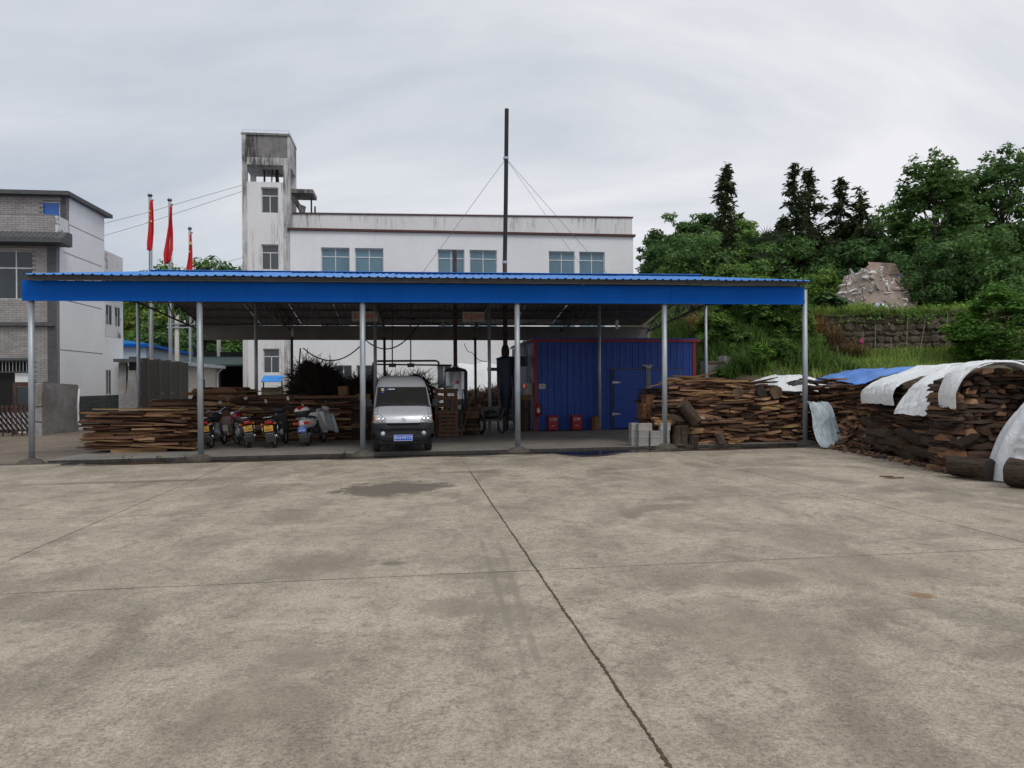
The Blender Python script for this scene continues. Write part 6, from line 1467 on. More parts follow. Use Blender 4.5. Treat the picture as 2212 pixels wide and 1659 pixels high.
        b = MB(); b.tube([(.25, hy - .12, hz_ + .03), (.36, hy - .18, hz_ + .0), (.42, hy - .2, hz_ - .05)], [.06, .065, .055], 10); part('handle_muff', b, 'grey_p', t, True)
        # top box
        tb = MB(); tb.ball((0, .08, .93), (.21, .19, .16), 22, 14); tb.xf(lambda p: (p[0], p[1], min(max(p[2], .80), .945))); bx_ = part('top_box', tb, 'plastic_k', t, 50)
        b = MB(); b.ball((0, .08, .95), (.215, .195, .13), 22, 14); b.xf(lambda p: (p[0], p[1], max(p[2], .95))); part('box_lid', b, 'white_p', bx_, True)
        b = MB(); b.ball((-.0, .08, .958), (.19, .197, .13), 22, 14); b.xf(lambda p: (p[0] * (.75 if p[2] < 1.03 else 1), p[1] + .0, max(p[2], .985))); part('red_panel', b, 'red_p', bx_, True)
    # rear: fender, light, plate, flap, rack
    fm = {'red': 'plastic_k', 'pink': 'plastic_k', 'cub': 'plastic_k', 'scooter': 'white_p'}[kind]
    b = MB(); b.grid(lambda i, j: ((-.065 + .13 * i), wr - (wr + .05) * math.sin(.15 + 1.35 * (1 - j)) * .98, wr + (wr + .06) * math.cos((.15 + 1.35 * (1 - j))) ), 4, 10); solid(part('rear_fender', b, fm, t, True), .012)
    zl = .69 if kind != 'scooter' else .63
    b = MB(); b.box((0, -.06, zl), (.17 if kind != 'scooter' else .36, .06, .085)); tl = bevel(part('tail_light', b, 'red_l', t), .018, 2)
    for s_ in (-1, 1):
        b = MB()
        if kind == 'scooter': b.box((s_ * .205, -.04, zl + .005), (.05, .05, .07))
        else: b.ball((s_ * .17, -.05, zl - .04), (.03, .045, .03), 10, 7); b.cyl((s_ * .05, -.03, zl - .04), (s_ * .15, -.04, zl - .04), .008, n=6)
        part('indicator', b, 'amber', t, True)
    zp = .53 if kind != 'scooter' else .47
    b = MB(); b.box((0, 0, 0), (.225, .008, .15)); po = b.build('number_plate', M[plmat], t, loc=(0, -.10, zp), rot=(R(-10), 0, 0))
    ink = M['ink_k'] if plmat == 'yellow_plate' else M['ink_w']
    text('plate_text', plate[0], .052, ink, po, (0, -.005, .042), (R(90), 0, 0), .001, 1.0); text('plate_text', plate[1], .088, ink, po, (0, -.005, -.028), (R(90), 0, 0), .001, .85)
    b = MB(); b.grid(lambda i, j: (-.115 + .23 * i, -.09 + .02 * j, zp - .09 - .26 * j), 4, 4); fl = solid(part('mudflap', b, 'plastic_k', t), .008)
    b = MB(); q = random.Random(int(px_))
    for r_ in range(3):
        for k in range(4): b.box((-.075 + .05 * k, -.094 + .02 * (r_ + 1) / 4, zp - .125 - .058 * r_), (.034 + q.uniform(-.004, .004), .004, .038))
    part('flap_print', b, 'lamp' if kind != 'cub' else 'grey_p', fl)
    b = MB()
    if kind != 'scooter':
        for s_ in (-1, 1): b.tube([(s_ * .10, .30, .80), (s_ * .12, -.02, .83), (s_ * .10, -.12, .82)], .012, 6)
        b.tube([(-.10, -.12, .82), (.10, -.12, .82)], .012, 6); b.tube([(-.11, .05, .825), (.11, .05, .825)], .010, 6)
        part('rear_rack', b, 'chrome', t, True)
    else:
        for s_ in (-1, 1): b.tube([(s_ * .10, .3, .78), (s_ * .13, -.05, .77), (s_ * .09, -.10, .75)], .012, 6)
        b.tube([(-.12, -.07, .77), (.12, -.07, .77)], .012, 6); part('rear_rack', b, 'chrome', t, True)
    if kind in ('red', 'pink', 'cub'):
        for s_ in (-1, 1):
            b = MB(); b.tube([(s_ * .12, .55, .62), (s_ * .20, .25, .66), (s_ * .20, .05, .60), (s_ * .19, .02, .42), (s_ * .15, .22, .30)], .011, 6); part('side_guard', b, 'chrome', t, True)
    if kind in ('red', 'pink'):
        b = MB(); b.tube([(-.09, fy - .35, .62), (-.27, fy - .36, .6), (-.29, fy - .4, .36), (-.09, fy - .42, .32)], .014, 6); b.tube([(.09, fy - .35, .62), (.27, fy - .36, .6), (.29, fy - .4, .36), (.09, fy - .42, .32)], .014, 6); part('crash_bar', b, 'chrome', t, True)
    if kind == 'pink':
        b = MB(); b.grid(lambda i, j: (.10 + .27 * i + .03 * j, fy - .46 + .05 * i, .26 + .52 * j), 6, 6); solid(part('wind_shield_panel', b, 'pink_p', t, True), .02)
    if kind == 'red':
        b = MB(); b.box((-.33, fy - .40, .55), (.13, .02, .17)); bevel(part('pale_panel', b, 'paper', t), .01)
    return t
bike(450, 970, A + R(-2), 'motorbike half behind a front post with a faded pink panel and crash bars', 'pink', ('皖·H', '7213'), 'yellow_plate', -7)
bike(541, 968.5, A + R(24), 'motorbike with red fuel tank, round mirrors and a yellow plate', 'red', ('皖·H', 'NL488'), 'yellow_plate', -9)
bike(588, 969, A + R(-4), 'black step-through motorbike with yellow plate between red bike and scooter', 'cub', ('皖·H', '06661'), 'yellow_plate', -7)
bike(660, 965, A + R(-12), 'white scooter with red and white top box and blue plate', 'scooter', ('皖·H', '50423'), 'blue_plate', -7)

# ------------------------------------------------------------------ pallets, brushwood, cart, roots
def pallet(loc, rot, lab, w_=.95, h_=1.15):
    t = thing('wood_pallet', lab, 'pallet', loc, 0, 'pallets propped by the boiler'); t.rotation_euler = rot
    q = random.Random(len(lab))
    for k in range(7): b = MB(); b.box((0, -.055, .05 + k * (h_ - .10) / 6), (w_, .02, (h_ - .1) / 6 * .56), jit=.004, rnd=q); b.build('slat', M['pallet'], t)
    for x_ in (-.5, 0, .5): b = MB(); b.box((x_ * (w_ - .09), 0, h_ / 2), (.085, .085, h_)); b.build('stringer', M['pallet'], t)
    for k in range(3): b = MB(); b.box((0, .055, .08 + k * (h_ - .16) / 2), (w_, .02, .07)); b.build('slat', M['pallet'], t)
    return t
pp = G(969, 944, .05); pallet(pp, (R(-9), 0, A - R(3)), 'brown slatted wooden pallet leaning upright beside the van', .60, .80)
pallet(pp + Vector((-.12, .75, .0)), (R(-5), 0, A + R(6)), 'taller wooden pallet frame standing behind the leaning one', .72, 1.45)
t = thing('crate_pile', 'dim pile of timber blocks and a leaning plank behind the pallet', 'timber pile', pp + Vector((.62, .6, 0)), A)
q = random.Random(3)
for k in range(7): put(t, 'board', 'wood_old', (.05 + q.uniform(-.04, .04), .1, .08 + k * .13), (.45, .4, .12), (0, 0, R(q.uniform(-9, 9))), q)
put(t, 'board', 'wood_old', (-.16, -.25, .45), (1.0, .12, .03), (0, R(-72), 0), q)
b = MB(); b.lathe([(.10, 0), (.15, .09), (.155, .10), (.145, .10), (.10, .012), (.001, .012)], n=18); o = b.build('basin', M['tarp_g'], None, 40, pp + Vector((-.05, .85, 1.47))); tag(o, 'small pale blue plastic basin on top of the pallet frame', 'basin')
# brushwood heap
def heap(name, lab, cat, loc, lobes, ntw, seed, mat, tw, coremat, r0=.012, n_core=14):
    t = thing(name, lab, cat, loc, A); q = random.Random(seed); b = MB()
    for (cx, cy_, rx_, ry_, h_) in lobes: b.ball((cx, cy_, 0), (rx_ * .80, ry_ * .8, h_ * .86), n_core, 10, q, .16)
    b.xf(lambda p: (p[0], p[1], max(p[2], 0))); b.build('inner_heap', M[coremat], t, True)
    b = MB(); vol = sum(l[2] * l[4] for l in lobes)
    for (cx, cy_, rx_, ry_, h_) in lobes:
        for _ in range(int(ntw * rx_ * h_ / vol)):
            a = q.uniform(0, 6.283); e = math.asin(q.uniform(0.0, 1)); d = Vector((math.cos(a) * math.cos(e), math.sin(a) * math.cos(e), math.sin(e)))
            if d.y > .5: continue
            p = Vector((cx + d.x * rx_ * .88, cy_ + d.y * ry_ * .88, d.z * h_ * .90)); l = q.uniform(*tw)
            g = (d * q.uniform(.2, .8) + Vector((q.gauss(0, .8), q.gauss(0, .6), q.gauss(0, .6)))).normalized()
            p1 = p + g * l * .5 + Vector((q.gauss(0, .06), q.gauss(0, .06), q.gauss(0, .05))) * l * 2; p2 = p + g * l + Vector((q.gauss(0, .1), q.gauss(0, .1), q.gauss(.0, .1))) * l * 1.5
            r_ = r0 * q.uniform(.5, 1.3); b.tube([p - g * .1, p1, p2], [r_, r_ * .8, r_ * .3], 3, False)
    o = b.build('twigs', M[mat], t); o['kind'] = 'stuff'; return t
hp = S(SX(680, 8.6), 8.6)
heap('brushwood_heap', 'dark tangled heap of cut brushwood behind the plank stacks', 'brushwood', hp, [(-.15, 0, 1.0, 1.0, 2.62), (.35, .1, 1.0, .9, 2.45), (1.5, .1, 1.1, .8, 2.0), (2.6, .1, 1.1, .8, 2.02), (3.5, .0, .95, .8, 2.1)], 9000, 5, 'twig', (.22, .6), 'core', .012)
rp_ = S(SX(1052, 15.6), 15.6)
heap('root_heap', 'pile of pale gnarled roots and branches behind the shed', 'root pile', Vector((rp_.x, rp_.y, -.1)), [(-.6, 0, 1.1, .8, 1.55), (.5, .1, 1.2, .8, 1.7), (-1.3, 0, .7, .7, 1.0)], 1500, 6, 'root', (.15, .4), 'root', .035)
b = MB(); q = random.Random(4)
b.grid(lambda i, j: (rp_.x - 1.6 + 3.6 * i, rp_.y + 1.0 + 1.2 * j, 1.3 + 1.35 * j - .3 * abs(i - .4) + .05 * math.sin(i * 20) + .03 * math.sin(j * 9 + i * 4)), 24, 10); o = b.build('pale_sheet', M['tarp_w'], None, True); solid(o, .01); tag(o, 'sloping translucent white sheet behind the root pile', 'sheet')
# hand cart with a dark cover
cpos = G(1062, 938, .05)
ct = thing('hand_cart', 'dark two wheeled hand cart standing near the blue cyclone', 'cart', cpos, A)
for x_ in (-.32, .34):
    b = MB(); b.torus((x_, .1, .30), .26, .03 if x_ > 0 else .055, (0, R(90), R(20)), 26, 8); w_ = b.build('wheel', M['rubber'], ct, True)
    b = MB()
    for k in range(12): a = 6.283 * k / 12; b.cyl((x_, .1, .30), (x_ + math.cos(a) * .08, .1 + math.cos(a) * .24, .30 + math.sin(a) * .25), .004, n=4)
    b.build('spokes', M['alu'], w_)
b = MB(); b.b2((-.28, -.1, .42), (.30, .9, .48)); b.beam((-.25, -.1, .48), (-.34, -.15, .80), .02, .04); b.beam((.28, -.1, .48), (.40, -.12, .84), .02, .04); b.b2((-.32, .88, .48), (.34, .92, .85)); b.tube([(.28, -.1, .5), (.1, -.6, .75)], .018, 6); b.build('cart_tray', M['steel_dark'], ct)
b = MB(); b.ball((.0, .35, .60), (.26, .4, .16), 12, 8, random.Random(2), .15); b.build('load', M['plastic_k'], ct, True)
t = thing('covered_stool', 'black cloth draped over a stand beside the hand cart', 'covered stand', cpos + Vector((-.62, .35, 0)), A)
b = MB(); b.lathe([(.26, .18), (.24, .3), (.18, .6), (.12, .85), (.04, .98), (.001, 1.0)], n=18); b.xf(lambda p: (p[0] * (1 + .12 * math.sin(math.atan2(p[1], p[0]) * 5)), p[1], p[2])); b.build('cloth', M['tarp_k'], t, True)
b = MB(); b.b2((-.12, -.12, 0), (.12, .12, .2)); b.build('stand', M['wood_old'], t)
b = MB(); b.beam((.05, -.15, .95), (.45, -.3, .55), .02, .10); b.build('leaning_board', M['wood'], t)
t = thing('red_bundle', 'small red and white bundle on the floor by the covered stand', 'bundle', cpos + Vector((-.52, .1, .02)), A)
b = MB(); b.ball((0, 0, .10), (.13, .1, .07), 10, 7, random.Random(5), .15); b.build('cloth', M['red_p'], t, True)
b = MB(); b.ball((-.02, -.02, .03), (.15, .1, .035), 10, 6, random.Random(6), .12); b.build('base', M['bag_w'], t, True)
# ------------------------------------------------------------------ hillside
def sm(a, c, x): t_ = max(0.0, min(1.0, (x - a) / (c - a))); return t_ * t_ * (3 - 2 * t_)
def hz(x, y):
    t_ = y - 29.3
    if t_ < 0: return gz0(x)
    hl_ = 1.65 + .41 * min(t_, 8.7) + .15 * max(0, t_ - 8.7)
    hr_ = 1.65 + .15 * min(t_, 6.6) + .045 * max(0, x - 13) * sm(2, 6, t_) + (2.15 - .045 * max(0, min(x, 22) - 13)) * sm(6.55, 7.0, t_) + .06 * max(0, min(t_, 12) - 7) + .15 * max(0, t_ - 12)
    wx_ = sm(12.3, 13.7, x); h_ = hl_ * (1 - wx_) + hr_ * wx_
    xs_ = 7.5 - .13 * (y - 19.7) if y < 46 else 8.0
    m_ = sm(xs_ + .3, xs_ + 3.2, x) if y < 58 else sm(2 - (y - 58), 8, x)
    bump = .18 * math.sin(x * .9 + y * .5) * math.sin(y * .7 - x * .3) + .08 * math.sin(x * 2.3) * math.sin(y * 1.9)
    return gz0(x) + m_ * (h_ - .0 + bump * sm(.5, 3, t_))
b = MB(); NX, NY = 90, 110
def hp_(i, j):
    y = 29.3 + 130 * j ** 1.9; x = 4.5 + 75 * i ** 1.35 - max(0, y - 60) * .5 * (1 - i); return (x, y, hz(x, y))
b.grid(hp_, NX, NY); o = b.build('hillside', M['hill'], None, True); o['kind'] = 'structure'
def hzl(x, y): return -.2 + max(0, y - 62) * .17 * sm(0, 1, (y - 62) / 20 + .3) + .4 * math.sin(x * .3) * sm(62, 75, y)
b = MB(); b.grid(lambda i, j: (-95 + 90 * i, 58 + 90 * j, hzl(-95 + 90 * i, 58 + 90 * j)), 40, 40); o = b.build('hillside', M['hill'], None, True); o['kind'] = 'structure'
# foot wall and stone retaining wall: stones one by one
def stone_wall(name, lab, p0, p1, z0f, z1f, sz, seed, cap=300):
    p0, p1 = Vector(p0), Vector(p1); L = (p1 - p0).length; a = math.atan2(p1.y - p0.y, p1.x - p0.x)
    t = thing(name, lab, 'wall', (p0.x, p0.y, 0), a); q = random.Random(seed)
    b = MB(); n_ = 16; vs = []
    for i in range(n_ + 1):
        x = L * i / n_; vs += [(x, .06, z0f(x)), (x, .10, z1f(x) - .06), (x, .8, z1f(x) - .06), (x, .8, z0f(x))]
    b.add(vs, [(4 * i + k, 4 * i + 4 + k, 4 * i + 4 + (k + 1) % 4, 4 * i + (k + 1) % 4) for i in range(n_) for k in range(4)] + [(3, 2, 1, 0), (4 * n_, 4 * n_ + 1, 4 * n_ + 2, 4 * n_ + 3)]); b.build('wall_core', M['stone_gap'], t)
    ms_ = []
    for k in range(8):
        s_ = MB(); m = 6; rr = [q.uniform(.42, .66) for _ in range(m)]; f = [(math.cos(6.283 * j / m) * rr[j] * 1.0, math.sin(6.283 * j / m) * rr[j]) for j in range(m)]
        vs = [(x, 0.25, z) for x, z in f] + [(x * .95, -.10 + q.uniform(-.05, .05), z * .95) for x, z in f] + [(x * .6, -.22 + q.uniform(-.08, .08), z * .6) for x, z in f]
        s_.add(vs, [(i + m * r_, (i + 1) % m + m * r_, (i + 1) % m + m * (r_ + 1), i + m * (r_ + 1)) for r_ in range(2) for i in range(m)] + [tuple(range(2 * m, 3 * m))]); ms_.append(s_.mesh('stone', M['stone']))
    n2 = 0; z = min(z0f(0), z0f(L))
    while z < max(z1f(0), z1f(L)):
        x = q.uniform(-.1, .1); h_ = q.uniform(*sz) * .75
        while x < L:
            w_ = q.uniform(*sz)
            if z0f(x) - .15 < z + h_ / 2 < z1f(x) and n2 < cap: link('stone', q.choice(ms_), t, (x + w_ / 2, .06 + q.uniform(-.05, .04), z + h_ / 2 + q.uniform(-.04, .04)), (0, R(q.uniform(-25, 25)), 0), (w_ * q.uniform(.8, 1.2), .30, h_ * q.uniform(.75, 1.25))); n2 += 1
            x += w_ * .96
        z += h_ * .96
    return t
stone_wall('stone_kerb_wall', 'low rubble stone wall along the foot of the grassy slope', (7.4, 29.25), (30, 27.6), lambda x: .0, lambda x: 1.72 + .04 * math.sin(x), (.30, .6), 3)
stone_wall('retaining_wall', 'old rubble stone retaining wall below the heap of rubble', (12.9, 36.0), (21.5, 35.7), lambda x: 2.2 + .06 * x, lambda x: 4.80 + .06 * math.sin(x * 2), (.26, .60), 4)
t = thing('concrete_trough', 'grey concrete tank wall with a maroon strip behind the firewood stack', 'tank', W(1552, 829, 30.6) * 1.0 + Vector((0, 0, -1.6)), A)
b = MB(); b.prism([(-.5, 0), (.55, 0), (.55, 2.65), (.25, 2.72), (.2, 2.5), (-.5, 2.5)], .6, Matrix(((1, 0, 0, 0), (0, 0, 1, 0), (0, 1, 0, 0), (0, 0, 0, 1)))); b.build('wall', M['old_conc'], t)
b = MB(); b.b2((-.5, -.02, 2.38), (.2, -.002, 2.48)); b.build('painted_strip', M['maroon'], t)

# ------------------------------------------------------------------ leaves
rg = np.random.default_rng(7)
def leafmesh(name, Cn, N, size, shade, mat, aspect=.5, T=None):
    n = len(Cn); N = N / (np.linalg.norm(N, axis=1, keepdims=True) + 1e-9)
    if T is None: T = rg.normal(size=(n, 3))
    T = T - N * np.sum(T * N, axis=1, keepdims=True); T /= (np.linalg.norm(T, axis=1, keepdims=True) + 1e-9)
    B = np.cross(N, T); s = size[:, None]
    V = np.stack([Cn - T * s * .5, Cn + B * s * aspect * .5 + T * s * .05, Cn + T * s * .5, Cn - B * s * aspect * .5 + T * s * .05], axis=1).reshape(-1, 3)
    me = bpy.data.meshes.new(name); me.vertices.add(4 * n); me.vertices.foreach_set('co', V.astype(np.float32).ravel())
    me.loops.add(4 * n); me.loops.foreach_set('vertex_index', np.arange(4 * n, dtype=np.int32))
    me.polygons.add(n); me.polygons.foreach_set('loop_start', np.arange(0, 4 * n, 4, dtype=np.int32))
    at = me.attributes.new('shade', 'FLOAT', 'FACE'); at.data.foreach_set('value', shade.astype(np.float32))
    me.materials.append(mat); me.update(calc_edges=True); me.validate(); return me
def limbs(H, r, q, tips, lean=0):
    b = MB(); top = Vector((lean, 0, H * .82)); P = [Vector((0, 0, -.4)), Vector((lean * .2 + q.uniform(-.1, .1), q.uniform(-.1, .1), H * .3)), Vector((lean * .6 + q.uniform(-.2, .2), q.uniform(-.2, .2), H * .6)), top]
    b.tube(P, [r, r * .75, r * .5, r * .2], 8)
    for p in tips:
        z = max(H * .22, min(H * .7, p.z * .62)); k = z / (H * .82); base = P[1].lerp(P[3], max(0, (k - .36) / .64)) if k > .36 else P[0].lerp(P[1], k / .36)
        m_ = base.lerp(p, .55) + Vector((0, 0, -.04 * H + q.uniform(-.1, .1))); b.tube([base, m_, p], [r * .32, r * .2, r * .06], 5)
    return b
def broad(seed, H, Rw, z0, nclump, nleaf, ls, flat=.35, droop=.0, rc=.26, top=1.0, dome=1.0):
    """crown of leaf clumps; returns trunk mesh, crown arrays"""
    q = random.Random(seed); g = np.random.default_rng(seed); Cs, Ns, Sz, Sh = [], [], [], []; tips = []
    zc_, hh = (z0 + H) / 2, (H - z0) / 2
    for k in range(nclump):
        while True:
            d = Vector((q.gauss(0, 1), q.gauss(0, 1), q.gauss(0, 1))).normalized(); rr = q.uniform(.45, 1.0) ** .5
            if q.random() < .93: break
        taper = 1 - .35 * max(0, d.z) * dome
        c = Vector((d.x * Rw * rr * taper, d.y * Rw * rr * taper, zc_ + d.z * hh * rr)) * 1.0
        c += Vector((q.gauss(0, .07) * Rw, q.gauss(0, .07) * Rw, q.gauss(0, .05) * H))
        R_ = Rw * rc * q.uniform(.6, 1.35); m = int(nleaf * (R_ / (Rw * rc)) ** 2); u = g.normal(size=(m, 3)); u /= np.linalg.norm(u, axis=1, keepdims=True)
        r_ = g.uniform(.25, 1, size=(m, 1)) ** .6; p = np.array(c) + u * r_ * R_ * np.array([1, 1, .62]); p[:, 2] -= droop * (u[:, 0] ** 2 + u[:, 1] ** 2) * R_
        nn = u * .7 + g.normal(size=(m, 3)) * .5 + np.array([0, 0, flat * 2]); Cs.append(p); Ns.append(nn); Sz.append(np.clip(g.lognormal(-.08, .36, m), .4, 1.9) * ls)
        sh = q.uniform(.1, .9); Sh.append(np.clip(sh + g.normal(size=m) * .15 , 0, 1))
        if k % 5 == 0: tips.append(c)
    return limbs(H, max(.05, H * .02), q, tips), np.concatenate(Cs), np.concatenate(Ns), np.concatenate(Sz), np.concatenate(Sh)
def conifer(seed, H, Rw, ls=.24, bare=.08, gap=.25, lean=0):
    q = random.Random(seed); g = np.random.default_rng(seed); Cs, Ns, Sz, Sh, Ts = [], [], [], [], []; b = MB()
    b.tube([(0, 0, -.4), (lean * .4, 0, H * .5), (lean, 0, H)], [H * .016, H * .011, .02], 8); z = H * bare
    while z < H * .995:
        k = z / H; Rz = Rw * (1.0 - k) ** .62 * (.75 + .35 * math.sin(k * 23 + seed) * .6 + q.uniform(-.12, .12)) + .16
        for j in range(q.randint(4, 6)):
            if q.random() < gap * (.4 + k): continue
            a = q.uniform(0, 6.283); L = Rz * q.uniform(.65, 1.15); d = Vector((math.cos(a), math.sin(a), 0)); x0 = lean * k
            tip = Vector((x0, 0, z)) + d * L + Vector((0, 0, -L * q.uniform(.05, .45) + .12)); p0_ = Vector((x0, 0, z)); mid_ = p0_.lerp(tip, .5) + Vector((0, 0, .12 * L))
            b.tube([p0_, mid_, tip], [.022, .016, .006], 4, False); m = int(9 + L * 20); sh = q.uniform(.0, .8)
            for s_ in range(m):
                f = q.uniform(.15, 1.0); c = p0_.lerp(mid_, f * 2) if f < .5 else mid_.lerp(tip, f * 2 - 1)
                off = Vector((q.gauss(0, .09), q.gauss(0, .09), q.gauss(-.05, .09))); Cs.append(c + off); Ns.append((q.gauss(0, .5), q.gauss(0, .5), .7)); Ts.append(d * q.uniform(.2, 1) + off * 4 + Vector((0, 0, -.3))); Sz.append(ls * q.uniform(.6, 1.3)); Sh.append(sh)
        z += q.uniform(.16, .30) * (H / 10) ** .5
    return b, np.array([tuple(c) for c in Cs]), np.array(Ns), np.array(Sz), np.array(Sh), np.array([tuple(c) for c in Ts])
_tm = {}
def tree(kind, key, gen, mat, name, lab, loc, rz=0, sc_=1.0, cat='tree', group=None, aspect=.5, trunk='bark'):
    if key not in _tm:
        r = gen(); T = r[5] if len(r) > 5 else None
        _tm[key] = (r[0].mesh('trunk', M[trunk], True) if r[0] is not None else None, leafmesh('crown', r[1], r[2], r[3], r[4], M[mat], aspect, T))
    tm, lm = _tm[key]; t = thing(name, lab, cat, loc, rz, group); t.scale = (sc_, sc_, sc_)
    if tm is not None: link('trunk' if cat == 'tree' else 'stem', tm, t)
    link('crown' if cat == 'tree' else 'foliage', lm, t); return t
def at(px_, Y, left=False):
    u = (px_ - 1106) / F; x = u * Y; return Vector((x, Y, (hzl if left else hz)(x, Y)))
def toph(px_, py_, Y, left=False):
    return W(px_, py_, Y).z - at(px_, Y, left).z
# conifers on the terrace
for i, (px_, py_, Y, wd, lab) in enumerate(((1563, 357, 46, 1.6, 'tall narrow dark conifer standing alone beside the factory, ragged top'), (1724, 352, 45.5, 1.9, 'tallest dark conifer of the twin pair on the hillside'), (1751, 366, 46.5, 2.0, 'dark conifer crowding close beside the tallest one'), (1813, 390, 47, 1.9, 'dark conifer with a thin spire above the rubble heap'), (1868, 405, 46, 2.0, 'bushy pointed dark conifer between the spire and the big leafy tree'), (1688, 470, 47.5, 1.3, 'short ragged conifer left of the twin pair'))):
    p = at(px_, Y); H = toph(px_, py_, Y); key = 'con%d' % i
    tree('c', key, lambda H=H, wd=wd, i=i: conifer(20 + i, H, wd, .38, .06, .16, lean=.25 * (-1) ** i), 'lf_con', 'conifer_tree', lab, p, i * .7, 1.0, aspect=.34)
# broad trees
def bt(key, seed, H, Rw, **k): return lambda: broad(seed, H, Rw, **k)
big = [(2022, 326, 43.5, 2.35, 'lf_dark', 'tall dense leafy tree with layered drooping boughs right of the rubble', dict(z0=.2, nclump=230, nleaf=90, ls=.25, droop=.7, rc=.21, flat=.6, dome=.75)),
       (2163, 322, 45.5, 2.5, 'lf_dark', 'tall leafy tree at the far right edge of the hillside', dict(z0=.6, nclump=180, nleaf=90, ls=.25, rc=.23, droop=.3)),
       (2085, 395, 47.5, 1.9, 'lf_mid', 'paler leafy tree between the two tallest leafy trees', dict(z0=.6, nclump=110, nleaf=85, ls=.26, rc=.25)),
       (1930, 446, 52, 2.6, 'lf_mid', 'rounded light green tree behind the conifers and rubble', dict(z0=1.0, nclump=80, nleaf=85, ls=.27, rc=.26)),
       (1418, 512, 60, 1.6, 'lf_dark', 'small dark tree right at the factory corner', dict(z0=.8, nclump=46, nleaf=80, ls=.26, rc=.28)),
       (1447, 484, 57, 1.7, 'lf_dark', 'slim dark leafy tree near the factory corner', dict(z0=1.0, nclump=48, nleaf=80, ls=.26, rc=.28)),
       (1508, 452, 57, 2.0, 'lf_dark', 'dark domed tree left of the lone conifer', dict(z0=1.2, nclump=60, nleaf=85, ls=.26, rc=.26)),
       (1606, 472, 55, 2.0, 'lf_mid', 'mid green tree just right of the lone conifer', dict(z0=1.0, nclump=60, nleaf=85, ls=.26, rc=.26))]
for i, (px_, py_, Y, Rw, mat, lab, k) in enumerate(big):
    H = toph(px_, py_, Y); tree('b', 'big%d' % i, bt(0, 60 + i, H, Rw, **k), mat, 'leafy_tree', lab, at(px_, Y), i * 1.3)
def where(px_): return 'beside the factory corner' if px_ < 1490 else 'around the lone conifer' if px_ < 1640 else 'around the twin conifers' if px_ < 1790 else 'behind the rubble heap' if px_ < 1965 else 'below the tall leafy trees'
# closed canopy behind the conifers
for k, (mat, n_) in enumerate((('lf_dark', 60), ('lf_mid', 56))):
    r = broad(160 + k, 6.0, 2.3, z0=.3, nclump=n_, nleaf=80, ls=.28, rc=.27, flat=.45); _tm['cn%d' % k] = (r[0].mesh('trunk', M['bark'], True), leafmesh('crown', r[1], r[2], r[3], r[4], M[mat], .5))
_q = random.Random(31)
for i in range(26):
    px_ = 1462 + i * 31 + _q.uniform(-12, 12); Y = _q.uniform(50, 60); k = _q.choice((0, 0, 1)); H = max(2.5, toph(px_, _q.uniform(488, 525) + (18 if px_ < 1540 else 0), Y))
    tree('l', 'cn%d' % k, None, None, 'leafy_tree', ('dark leafy tree ', 'mid green leafy tree ')[k] + 'in the canopy ' + where(px_), at(px_, Y), _q.uniform(0, 6), H / 6.0, group=('dark canopy trees', 'mid green canopy trees')[k])
# palm
pp_ = at(1655, 44.0); Hp = toph(1655, 520, 44.0)
t = thing('fan_palm', 'fan palm with stiff dark fronds left of the twin conifers', 'tree', pp_); b = MB(); b.tube([(0, 0, -.3), (.1, 0, Hp * .5), (0, 0, Hp * .86)], [.15, .12, .10], 8); b.build('trunk', M['bark'], t, True)
b = MB(); q = random.Random(12)
for k in range(26):
    a = q.uniform(0, 6.283); e = q.uniform(-.5, 1.2); d = Vector((math.cos(a) * math.cos(e), math.sin(a) * math.cos(e), math.sin(e))); c = Vector((0, 0, Hp * .86)); tip = c + d * .8; b.tube([c, tip], .012, 4, False); sd = d.cross(Vector((0, 0, 1))); sd = sd.normalized() if sd.length > .1 else Vector((1, 0, 0)); up = sd.cross(d)
    for f in range(11):
        g = -1.2 + 2.4 * f / 10; v = (d * math.cos(g) + sd * math.sin(g)).normalized(); e1 = tip + v * .85 + Vector((0, 0, -.12)); wv = v.cross(up).normalized() * .03; b.add([tip, tip + v * .3 + wv, e1, tip + v * .3 - wv], [(0, 1, 2, 3)])
b.build('fronds', M['lf_con'], t)
# understorey: shrubs sharing a few meshes
shr = [('shA', lambda: broad(91, 2.6, 1.7, z0=-.2, nclump=46, nleaf=85, ls=.20, rc=.30, flat=.5), 'lf_mid', 'mid green'),
       ('shB', lambda: broad(92, 3.2, 1.7, z0=-.2, nclump=46, nleaf=85, ls=.20, rc=.30, flat=.4), 'lf_dark', 'dark green'),
       ('shC', lambda: broad(93, 2.0, 1.6, z0=-.2, nclump=40, nleaf=90, ls=.17, rc=.30, flat=.7), 'lf_lt', 'light green'),
       ('shD', lambda: broad(94, 4.6, 2.0, z0=-.2, nclump=60, nleaf=85, ls=.22, rc=.27, flat=.4), 'lf_dark', 'tall dark green')]
q = random.Random(77)
def shrub(k, p, s_, lab=None, group=None):
    key, gen, mat, cn = shr[k]; lab = '%s shrub in the thicket %s' % (cn, where(1106 + p.x / p.y * F))
    return tree('s', key, gen, mat, 'shrub', lab or ('%s shrub in the thicket under the hillside trees' % cn), p, q.uniform(0, 6), s_, 'shrub', group or ('%s shrubs in the hillside thicket' % cn))
for i in range(90):
    px_ = q.uniform(1482, 2260); Y = q.uniform(42.5, 58)
    if 1770 < px_ < 1985 and Y < 44.5: Y += 4
    shrub(q.choices((0, 1, 3, 2), (.3, .35, .25, .1))[0], at(px_, Y), q.uniform(.8, 1.35))
for i in range(18): shrub(q.choice((0, 2, 2)), at(1462 + i * 18 + q.uniform(-10, 10), q.uniform(39.5, 42)), q.uniform(.6, .95))
